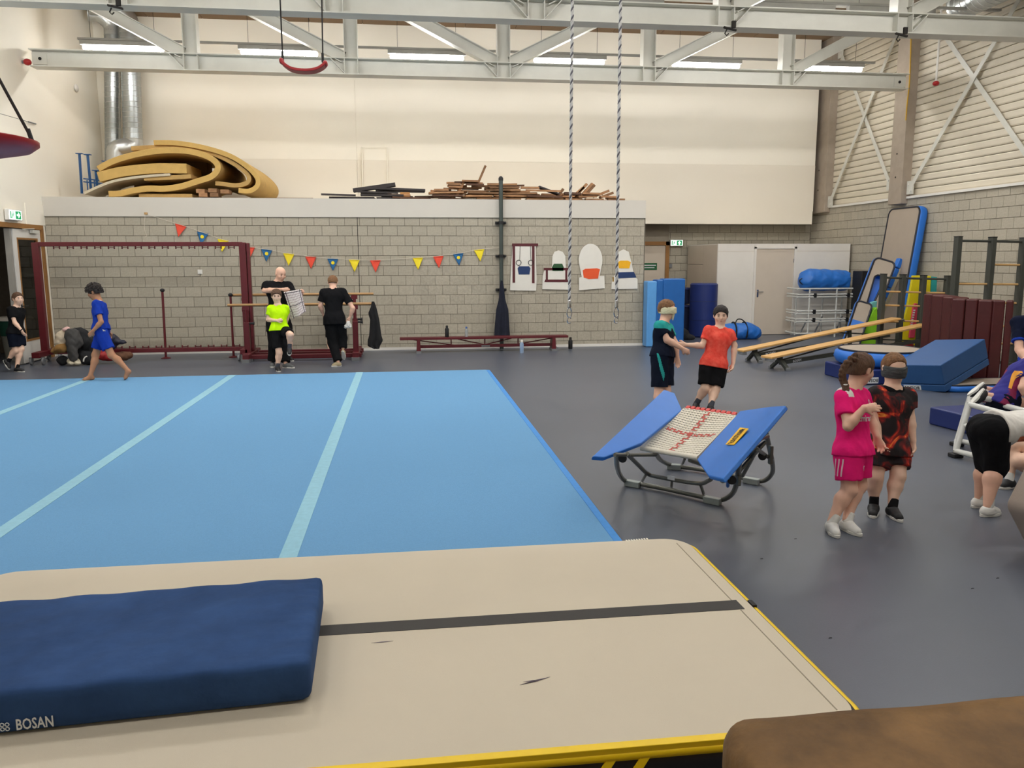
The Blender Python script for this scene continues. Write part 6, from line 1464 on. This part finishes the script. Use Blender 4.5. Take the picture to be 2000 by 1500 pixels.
z1 = lambda x, y: (1560+x/3.571, 660+y/3.571)
z4 = lambda x, y: (1230+x/5.768, 560+y/5.768)
z5 = lambda x, y: (490+x/6.248, 500+y/6.248)
z6 = lambda x, y: (x/6.25, 520+y/6.25)
z2 = lambda x, y: (1840+x/4.8375, 780+y/4.8375)
z7 = lambda x, y: (1840+x/7.5, 600+y/7.5)
# ---- girl in pink kit
c_pink = cloth('pink', (240, 34, 120)); c_pw = cloth('pale_pink', (240, 196, 206))
G1 = person('girl in pink football kit with braid, pointing at boy beside her', z1, dict(head=(432, 215, 0), neck=(375, 352), pelvis=(380, 815), elA=(345, 615, -.16), wrA=(455, 490, -.2), haA=(600, 478, -.16), elB=(505, 580, .12), wrB=(545, 690, .06), haB=(590, 790, .02), knA=(352, 1062, -.06), knB=(420, 1030, .06)), H=.205, a=32, ha=108, ht=.25, hair=('long', 'brown'), shirt=[c_pink, c_white], shorts=c_pink, sleeve=.62, shortlen=.72, hem=.0, cell=.006, feet=dict(A=('floor', (205, 1335), (272, 1400)), B=('floor', (290, 1325), (435, 1388))), shoes=(s_white, sole_w), socks=sk_white, curl=(.08, .4), skin='rosy', loose=1.15,
     shirt_paint=lambda I: (lambda C: ((((C-I['sh']['A']) @ I['ax']) > -.035) & (((C-I['sh']['A']) @ I['ax']) < .02) & (((C-I['sh']['A']) @ I['up']) > .0) & (((C-I['sh']['A']) @ I['f']) > -.05)).astype(int)))
I = G1; nn = I['f']; rgt = I['ax']; upv = V3(0, 0, 1)
wrap_text('Fly', 'print', I['shirt'], I['o'], I['chest']-upv*.0+rgt*.015, rgt, upv, .05, .045, m_print); wrap_text('Emirates', 'print', I['shirt'], I['o'], I['chest']-upv*.055+rgt*.0, rgt, upv, .19, .045, m_print)
wrap_text('o', 'crest', I['shirt'], I['o'], I['chest']+upv*.055+rgt*.06, rgt, upv, .03, .034, m_print)
wrap_text('o', 'crest', I['shorts'], I['o'], I['hp']['A']-upv*.07+nn*.0+rgt*.05, nrm(rgt*.8+nn*.2), upv, .03, .04, m_print)
sd = nrm(-rgt); 
for q in (-.03, -.012, .006):
    p = I['hp']['A']-upv*.02+nn*q*1.6; wrap_patch('stripe', I['shorts'], I['o'], [p+nn*.0, p+nn*.011, p+nn*.011-upv*.12, p-upv*.12], -sd, c_pw, n=6)
# braid
s = S(); hc, hf, hr, hu, hh = (I[k] for k in ('hc', 'hf', 'hr', 'hu', 'hh'))
pts = [dep(*z1(x, y), I['zc0']+d) for x, y, d in ((400, 130, -.08), (350, 165, -.10), (318, 205, -.10), (305, 245, -.10), (305, 285, -.09), (318, 315, -.09), (328, 345, -.1), (328, 375, -.11), (326, 400, -.11))]
bp = bez(pts, 3)
for i, p in enumerate(bp):
    t_ = nrm(bp[min(i+1, len(bp)-1)]-bp[max(i-1, 0)]); sdv = nrm(np.cross(t_, _w)); r_ = .019*(1-.012*i) if i < 16 else .015
    s.ell(p+sdv*.011*(1 if i % 2 else -1), np.eye(3), (r_, r_, r_*1.1), .006)
soft('braid', s, .005, HR['brown'], I['o'])
G().tube([bp[16]+V3(.017*math.cos(q), .017*math.sin(q), 0) for q in np.linspace(0, 6.28, 9)[:-1]], .006, 6, closed=True).build('hair_band', c_white, I['o'], smooth=180)
# ---- boy with grey blindfold
m_fire = bpy.data.materials.new('cloth_fire_print'); m_fire.use_nodes = True
def fire(m):
    nt = m.node_tree; N = nt.nodes; L = nt.links; b_ = N['Principled BSDF']; b_.inputs['Roughness'].default_value = .85; tc = N.new('ShaderNodeTexCoord'); nz = N.new('ShaderNodeTexNoise'); nz.inputs['Scale'].default_value = 6.5; nz.inputs['Detail'].default_value = 3; nz.inputs['Distortion'].default_value = 1.2
    L.new(tc.outputs['Object'], nz.inputs['Vector']); rp = N.new('ShaderNodeValToRGB'); e = rp.color_ramp.elements
    e[0].position = .0; e[0].color = (*lin((18, 16, 18)), 1); e[1].position = .46; e[1].color = (*lin((26, 16, 18)), 1)
    for p_, c_ in ((.53, (96, 20, 18)), (.58, (178, 40, 26)), (.62, (220, 80, 34)), (.655, (240, 170, 70)), (.69, (196, 40, 30))): q = e.new(p_); q.color = (*lin(c_), 1)
    L.new(nz.outputs[0], rp.inputs[0]); L.new(rp.outputs[0], b_.inputs['Base Color'])
fire(m_fire); MATS['fire'] = m_fire
B1 = person('boy with grey blindfold in dark fire-print kit beside girl', z1, dict(head=(665, 205, 0), neck=(652, 345), pelvis=(625, 800), elA=(530, 590, -.02), wrA=(560, 690, -.08), haA=(595, 800, -.1), elB=(775, 560, .0), wrB=(798, 715, -.04), haB=(795, 815, -.06), knA=(535, 975, -.05), knB=(692, 965, -.06)), H=.205, a=-6, ha=-6, ht=.1, hair=('crop', 'ginger'), shirt=[m_fire, c_black], shorts=m_fire, sleeve=.55, shortlen=.62, hem=.02, cell=.006, feet=dict(A=('floor', (522, 1205), (512, 1272)), B=('floor', (622, 1225), (735, 1303))), shoes=(s_black, sole_w), socks=sk_black, face=False, b=1.04,
     shirt_paint=lambda I: (lambda C: (((C-I['neck']) @ I['up'] > -.035) & (np.linalg.norm(C-I['neck'], axis=1) < .085)).astype(int)))
band(B1, 'blindfold', mat('blindfold_grey', (72, 74, 74), .9, var=.1, scale=20, bump=.5, bscale=40, stretch=(1, 1, 5)), -.36, .09, .035)
# ---- coral boy and teal boy shaking hands
c_coral = cloth('coral', (226, 62, 52), rgb2=(244, 104, 86), scale=14)
B2 = person('boy in coral red shirt and black shorts shaking hands', z4, dict(head=(1025, 320, 0), neck=(1018, 462), pelvis=(945, 880), elA=(815, 665, -.02), wrA=(630, 655, -.06), haA=(540, 650, -.06), elB=(1180, 660, .02), wrB=(1166, 860, -.02), haB=(1140, 960, -.04), knA=(850, 1145, -.05), knB=(965, 1160, -.05)), H=.222, a=-10, ha=-18, ht=.1, hair=('fringe', 'dark'), shirt=c_coral, shorts=c_black, sleeve=.6, shortlen=.85, hem=.03, feet=dict(A=('floor', (752, 1368), (735, 1405)), B=('floor', (903, 1398), (915, 1432))), shoes=(s_black, s_black), socks=sk_grey, curl=(.3, .35), face='closed', ppn=dict(A=V3(0, 1, 0)), loose=1.2)
c_teal = cloth('teal', (46, 156, 150)); c_dnavy = cloth('deep_navy', (18, 24, 40))
B3 = person('boy with cream blindfold in teal and navy kit shaking hands', z4, dict(head=(418, 255, 0), neck=(385, 400), pelvis=(368, 790), elA=(420, 600, -.14), wrA=(590, 695, -.1), haA=(685, 755, -.06), elB=(510, 640, .08), wrB=(535, 790, .05), haB=(545, 880, .04), knA=(335, 1190, -.06), knB=(405, 1170, .06)), H=.222, a=52, ha=48, ht=.1, hair=('short', 'ginger'), shirt=[c_dnavy, c_teal], shorts=[c_dnavy, c_teal], sleeve=.6, shortlen=.85, hem=.0, b=1.16, feet=dict(A=('floor', (310, 1420), (420, 1445)), B=('floor', (395, 1405), (480, 1420))), shoes=(s_black, sole_w), socks=sk_black, face=False, skin='rosy', curl=(.3, .3), ppn=dict(A=V3(0, 1, 0)),
     shirt_paint=lambda I: (lambda C: ((((C-I['chest']) @ I['up']) > .0-.06*np.sin(9*((C-I['chest']) @ I['ax']))) & ~((np.linalg.norm(C-(I['chest']+I['f']*.11+I['ax']*.02+I['up']*.0), axis=1) < .075))).astype(int)),
     shorts_paint=lambda I: (lambda C: ((((C-I['hp']['A']) @ I['ax']) < -.055) & (np.abs((C-I['hp']['A']) @ I['f']-.02+.25*((C-I['hp']['A']) @ I['up'])) < .016)).astype(int)))
def tail(o, hc, hf, hr, hu, hh):
    p = hc+hf*.42*hh-hu*.14*hh+hr*.05*hh
    G().prism([p-hr*.16*hh, p+hr*.12*hh, p+hr*.06*hh-hu*.38*hh, p-hr*.0*hh-hu*.42*hh], hf*.012).build('cloth_tail', MATS['blind_cream'], o, bevel=.004)
    q = hc-hf*.42*hh+hr*.1*hh+hu*.12*hh; G().prism([q, q+hr*.06*hh, q+hr*.05*hh+hu*.2*hh-hf*.06*hh], hf*.01).build('knot_end', MATS['blind_cream'], o)
mat('blind_cream', (222, 214, 178), .9, var=.06, scale=20, bump=.5, bscale=40, stretch=(1, 1, 5))
band(B3, 'blindfold', MATS['blind_cream'], -.22, .17, .045, tail)
# ---- boy in neon shirt, man, person from behind
c_neon = cloth('neon', (196, 250, 16))
person('boy in neon yellow shirt lifting one knee', z5, dict(head=(312, 485, -.02), neck=(330, 600), pelvis=(350, 915), elA=(212, 778, -.03), wrA=(318, 788, -.14), haA=(395, 772, -.17), elB=(440, 740, .16), wrB=(430, 830, .2), haB=(425, 890, .2), knA=(345, 1180, -.06), knB=(482, 960, -.24)), H=.21, a=14, ha=10, ht=.18, hair=('fringe', 'brown'), shirt=c_neon, shorts=c_black, sleeve=.55, shortlen=.8, hem=.0, feet=dict(A=('floor', (320, 1400), (400, 1450)), B=('free', (468, 1135, -.16), (470, 1215, -.3), (470, 1090, -.16))), shoes=(s_black, sole_w), socks=sk_grey, curl=(1.0, .4), face='closed', b=1.02)
MAN = person('bald man in black clothes holding checked cloth', z5, dict(head=(362, 215, -.04), neck=(325, 318), pelvis=(340, 830), elA=(168, 425, -.12), wrA=(385, 408, -.32), haA=(480, 405, -.33), elB=(560, 530, -.1), wrB=(618, 480, -.3), haB=(650, 410, -.34), knA=(285, 1090, -.03), knB=(420, 1080, -.03)), H=.228, a=15, ha=38, ht=.35, hair=None, shirt=c_black, shorts=c_black, sleeve=.75, shortlen=1.93, hem=.12, b=1.22, sw=.17, feet=dict(A=('floor', (265, 1345), (255, 1410)), B=('floor', (390, 1365), (545, 1372))), shoes=(s_grey, sole_w), skin='rosy', curl=(.7, .7), face='closed', loose=1.3)
BKP = person('person in black seen from behind walking away', z5, dict(head=(1000, 318, .06), neck=(1004, 402), pelvis=(1020, 770), elB=(850, 612, .0), wrB=(880, 705, .08), haB=(895, 770, .12), elA=(1245, 640, .0), wrA=(1212, 740, .05), haA=(1190, 800, .04), knB=(1000, 1060, .05), knA=(1115, 1000, .14)), H=.215, a=180, ha=180, ht=.55, hair=('short', 'ginger'), shirt=c_black, shorts=c_black, sleeve=.66, shortlen=1.95, hem=.1, b=1.15, sw=.165, feet=dict(B=('floor', (1105, 1345), (1000, 1352)), A=('free', (1120, 1165, .02), (1135, 1240, .12), (1122, 1130, .1))), shoes=(s_tan, sole_w), skin='rosy', face=False, curl=(.6, .3), loose=1.3)
s = S(); P = dep(*z5(1182, 838), BKP['zc0']+.0)
for q in ((0, 0), (.03, -.02), (-.03, -.03), (.01, .03)): s.ell(P+V3(q[0], 0, q[1]), np.eye(3), (.035, .03, .04), .02)
s.rough(.006, 90, 1); tag(soft('white_cloth', s, .007, c_white), 'crumpled white cloth in hand of person seen from behind', 'cloth')
# two children almost hidden behind them
person('child hidden behind the man, only dark sneaker and ankle showing', z5, dict(head=(380, 470, .0), neck=(380, 560), pelvis=(400, 860), elA=(330, 700), wrA=(330, 800), haA=(330, 860), elB=(450, 700), wrB=(440, 800), haB=(430, 860), knA=(380, 1080), knB=(475, 1070)), H=.2, a=20, shirt=c_black, shorts=c_black, feet=dict(A=('floor', (360, 1290), (420, 1300)), B=('floor', (455, 1275), (580, 1298))), shoes=(s_black, sole_w), cell=.011, face=False)
person('child hidden in front of person seen from behind, one sneaker showing', z5, dict(head=(1000, 470, .0), neck=(1000, 560), pelvis=(1005, 860), elA=(950, 700), wrA=(960, 790), haA=(960, 850), elB=(1060, 700), wrB=(1060, 800), haB=(1060, 850), knA=(960, 1040), knB=(1060, 1040)), H=.2, a=10, shirt=c_black, shorts=c_black, feet=dict(A=('floor', (965, 1195), (950, 1225)), B=('floor', (1050, 1190), (1055, 1220))), shoes=(s_black, sole_w), cell=.011, face=False)
# checked cloth
def plaid():
    m = bpy.data.materials.new('plaid'); m.use_nodes = True; nt = m.node_tree; N = nt.nodes; L = nt.links; b_ = N['Principled BSDF']; b_.inputs['Roughness'].default_value = .9; uv = N.new('ShaderNodeUVMap'); sp = N.new('ShaderNodeSeparateXYZ'); L.new(uv.outputs[0], sp.inputs[0]); cur = None
    base = N.new('ShaderNodeRGB'); base.outputs[0].default_value = (*lin((214, 206, 202)), 1); cur = base.outputs[0]
    def stripes(axis, freq, duty, col, ph=0.):
        nonlocal cur
        mu = N.new('ShaderNodeMath'); mu.operation = 'MULTIPLY_ADD'; mu.inputs[1].default_value = freq; mu.inputs[2].default_value = ph; L.new(sp.outputs[axis], mu.inputs[0]); fr = N.new('ShaderNodeMath'); fr.operation = 'FRACT'; L.new(mu.outputs[0], fr.inputs[0]); lt = N.new('ShaderNodeMath'); lt.operation = 'LESS_THAN'; lt.inputs[1].default_value = duty; L.new(fr.outputs[0], lt.inputs[0])
        mx = N.new('ShaderNodeMix'); mx.data_type = 'RGBA'; L.new(lt.outputs[0], mx.inputs[0]); L.new(cur, mx.inputs[6]); mx.inputs[7].default_value = (*lin(col), 1); cur = mx.outputs[2]
    for ax_ in (0, 1): stripes(ax_, 11, .18, (150, 120, 128), .3); stripes(ax_, 2 if ax_ else 1.25, .05, (40, 34, 44), .9)
    L.new(cur, b_.inputs['Base Color']); MATS['plaid'] = m; return m
zc = MAN['zc0']-.36
Q = [dep(*z5(x, y), zc) for x, y in ((400, 440), (612, 405), (672, 685), (508, 775))]
def tw(a_, b_):
    p = (Q[0]*(1-a_)+Q[1]*a_)*(1-b_)+(Q[3]*(1-a_)+Q[2]*a_)*b_; return p+_w*(.03*math.sin(5*a_+2*b_)*b_)+V3(0, 0, .012*math.sin(9*a_)*b_)
g = G().grid(tw, 24, 24); o = g.build('checked_cloth', plaid(), None, smooth=180, solid=.004); tag(o, 'white and dark checked cloth held up by the bald man', 'cloth')
uvl = o.data.uv_layers.new(name='UVMap')
for p in o.data.polygons:
    for li in p.loop_indices:
        vi = o.data.loops[li].vertex_index; uvl.data[li].uv = (vi//25/24, vi % 25/24)
# ---- boy in blue, barefoot; boy in black at the door
c_blue = cloth('royal_blue', (24, 56, 156))
BL = person('barefoot boy in royal blue kit walking along the mat edge', z6, dict(head=(1148, 312, 0), neck=(1208, 425), pelvis=(1238, 790), elB=(1235, 680, -.19), wrB=(1135, 790, -.22), haB=(1075, 865, -.2), elA=(1290, 660, .12), wrA=(1330, 800, .14), haA=(1345, 860, .14), knA=(1165, 1085, .05), knB=(1362, 1085, -.05)), H=.215, a=-88, ha=-92, ht=.35, hair=('curly', 'dark'), shirt=[c_blue, c_white], shorts=c_blue, sleeve=.62, shortlen=.75, hem=-.02, skin='tan', feet=dict(A=('floor', (1160, 1385), (985, 1398)), B=('free', (1612, 1285, -.05), (1530, 1385, -.05), (1565, 1278, -.05))), shoes=None, zfloor=.041, loose=1.15,
     shirt_paint=lambda I: (lambda C: (((C-I['neck']) @ I['up'] > -.005) & (np.linalg.norm(C-I['neck'], axis=1) < .085)).astype(int)))
G().prism([dep(*z6(x, y), BL['zc0']-.14) for x, y in ((1230, 757), (1293, 790), (1236, 796))], _w*.004).build('logo', c_white, BL['o'])
BB = person('boy in black shirt stepping in through left doorway', z6, dict(head=(218, 395, 0), neck=(198, 500), pelvis=(195, 820), elA=(182, 690, -.12), wrA=(262, 780, -.14), haA=(312, 870, -.12), elB=(230, 690, .1), wrB=(260, 780, .1), haB=(280, 850, .1), knB=(255, 1012, .04), knA=(190, 1030, -.04)), H=.2, a=72, ha=50, ht=.05, hair=('short', 'brown'), shirt=c_black, shorts=c_navy, sleeve=.6, shortlen=.78, hem=.02, feet=dict(B=('floor', (178, 1290), (345, 1296)), A=('free', (38, 1150, -.04), (115, 1275, -.04), (112, 1128, -.04))), shoes=(s_black, sole_w), socks=sk_black, loose=1.2)
G().tube([BB['wr']['A']+nrm(np.cross(BB['wr']['A']-BB['el']['A'], (0, 1, 0)))*.026*math.cos(q)+V3(0, 1, 0)*.026*math.sin(q) for q in np.linspace(0, 6.28, 13)[:-1]], .008, 6, closed=True).build('wristwatch', m_black, BB['o'], smooth=180)
# ---- group at the right edge
WS = person('child in white shirt and black leggings bending forward', z2, dict(head=(1080, 330, -.02), neck=(930, 230, 0), pelvis=(440, 285, 0), elA=(960, 450, -.12), wrA=(1000, 620, -.12), haA=(1020, 720, -.12), elB=(960, 430, .12), wrB=(1000, 600, .12), haB=(1020, 700, .12), knA=(505, 640, -.04), knB=(430, 620, .05)), H=.21, a=80, fwd=(0, -.12, -1), ha=85, ht=1.2, hair=('long', 'brown'), shirt=c_white, shorts=c_black, sleeve=.6, shortlen=1.18, hem=-.04, b=1.2, cell=.0065, feet=dict(A=('floor', (365, 1110), (545, 1085)), B=('floor', (280, 1025), (450, 1010))), shoes=(s_white, sole_w), socks=sk_white, skin='rosy', face=False, loose=.8)
c_holo = mat('holo_patch', (168, 190, 216), .25, rgb2=(214, 150, 186), scale=20)
p = dep(*z2(405, 1062), WS['zc0']-.05)
c_pat = cloth('patterned_hem', (196, 74, 46), rgb2=(236, 150, 110), scale=60)
Ph = dep(*z2(700, 360), WS['zc0']-.04); wrap_patch('patterned_hem', WS['shirt'], WS['o'], [dep(*z2(x, y), WS['zc0']-.02) for x, y in ((625, 395), (800, 395), (800, 325), (640, 345))], _w, c_pat)
m_bar = bpy.data.materials.new('cloth_stripes'); m_bar.use_nodes = True
def bars(m):
    nt = m.node_tree; N = nt.nodes; L = nt.links; b_ = N['Principled BSDF']; b_.inputs['Roughness'].default_value = .85; tc = N.new('ShaderNodeTexCoord'); mp = N.new('ShaderNodeMapping'); mp.inputs['Rotation'].default_value = (0, math.radians(-38), 0); L.new(tc.outputs['Object'], mp.inputs[0]); wv = N.new('ShaderNodeTexWave'); wv.wave_type = 'BANDS'; wv.bands_direction = 'X'; wv.inputs['Scale'].default_value = 2.6; wv.inputs['Distortion'].default_value = 2.5; wv.inputs['Detail'].default_value = 3; wv.inputs['Detail Scale'].default_value = 4; L.new(mp.outputs[0], wv.inputs['Vector'])
    rp = N.new('ShaderNodeValToRGB'); e = rp.color_ramp.elements; e[0].position = .5; e[0].color = (*lin((36, 34, 124)), 1); e[1].position = .62; e[1].color = (*lin((128, 28, 70)), 1); L.new(wv.outputs[0], rp.inputs[0]); L.new(rp.outputs[0], b_.inputs['Base Color'])
bars(m_bar); MATS['bars'] = m_bar
zb = depth(F0)+.12
BK2 = person('child in blue and maroon striped shirt kneeling on white frame', z7, dict(head=(1420, 600, 0), neck=(1260, 800, 0), pelvis=(860, 1390, 0), elA=(1180, 1180, -.2), wrA=(1330, 1400, -.2), haA=(1420, 1450, -.2), elB=(1380, 1150, .15), wrB=(1460, 1380, .15), haB=(1500, 1430, .15), knA=(1130, 1420, -.06), knB=(1130, 1400, .12)), H=.21, a=70, ha=80, ht=.4, hair=('short', 'brown'), shirt=m_bar, shorts=c_navy, sleeve=.6, shortlen=.7, hem=.06, b=1.1, cell=.0075, pos=zb, feet=dict(A=('free', (600, 1185, -.06), (350, 1480, -.06), (650, 1290, -.06)), B=('free', (600, 1095, .1), (310, 1330, .1), (670, 1200, .1))), shoes=(s_black, sole_w), socks=sk_white, face=False, skin='rosy', loose=1.3)
for Q_ in (((900, 1180), (935, 1195), (1055, 940), (1020, 930)), ((1090, 880), (1125, 895), (1150, 850), (1120, 835))): wrap_patch('number_print', BK2['shirt'], BK2['o'], [dep(*z7(x, y), zb-.05) for x, y in Q_], _w, mat('number_orange', (236, 160, 40), .6))
c_dn = cloth('navy_blue_trim', (16, 22, 44)); c_trim = cloth('trim_blue', (36, 64, 170))
person('person in navy shirt with blue cuffs at right picture edge', z7, dict(head=(1420, -60, 0), neck=(1370, 120, 0), pelvis=(1400, 850, 0), elA=(1130, 620, -.05), wrA=(1270, 820, -.2), haA=(1340, 880, -.25), elB=(1640, 600, 0), wrB=(1600, 820, -.1), haB=(1560, 900, -.1), knA=(1340, 1300, -.04), knB=(1480, 1300, -.04)), H=.225, a=-35, ha=-40, ht=.4, hair=('short', 'dark'), shirt=[c_dn, c_trim], shorts=c_black, sleeve=.72, shortlen=.85, b=1.12, sw=.15, feet=dict(A=('floor', (1330, 1880), (1300, 1930)), B=('floor', (1480, 1880), (1460, 1930))), shoes=(s_black, sole_w), skin='rosy', face=False, cell=.009,
     shirt_paint=lambda I: (lambda C: ((((C-I['sh']['A']) @ nrm(I['el']['A']-I['sh']['A'])) > .66*np.linalg.norm(I['el']['A']-I['sh']['A'])) & (np.linalg.norm(C-I['el']['A'], axis=1) < .16)).astype(int)))
person('crouching child at right edge, bare leg and black sneaker showing', z2, dict(head=(1150, 60, 0), neck=(1080, 160, 0), pelvis=(900, 480, 0), elA=(1100, 400, -.1), wrA=(1050, 560, -.15), haA=(1000, 620, -.15), elB=(1150, 400, .1), wrB=(1100, 560, .1), haB=(1080, 620, .1), knA=(655, 430, -.05), knB=(735, 585, -.12)), H=.2, a=-60, ha=-60, ht=.3, hair=('short', 'brown'), shirt=c_navy, shorts=c_navy, shortlen=.5, feet=dict(A=('floor', (680, 830), (545, 850)), B=('floor', (900, 800), (800, 850))), shoes=(s_black, sole_w), socks=sk_white, face=False, cell=.009)
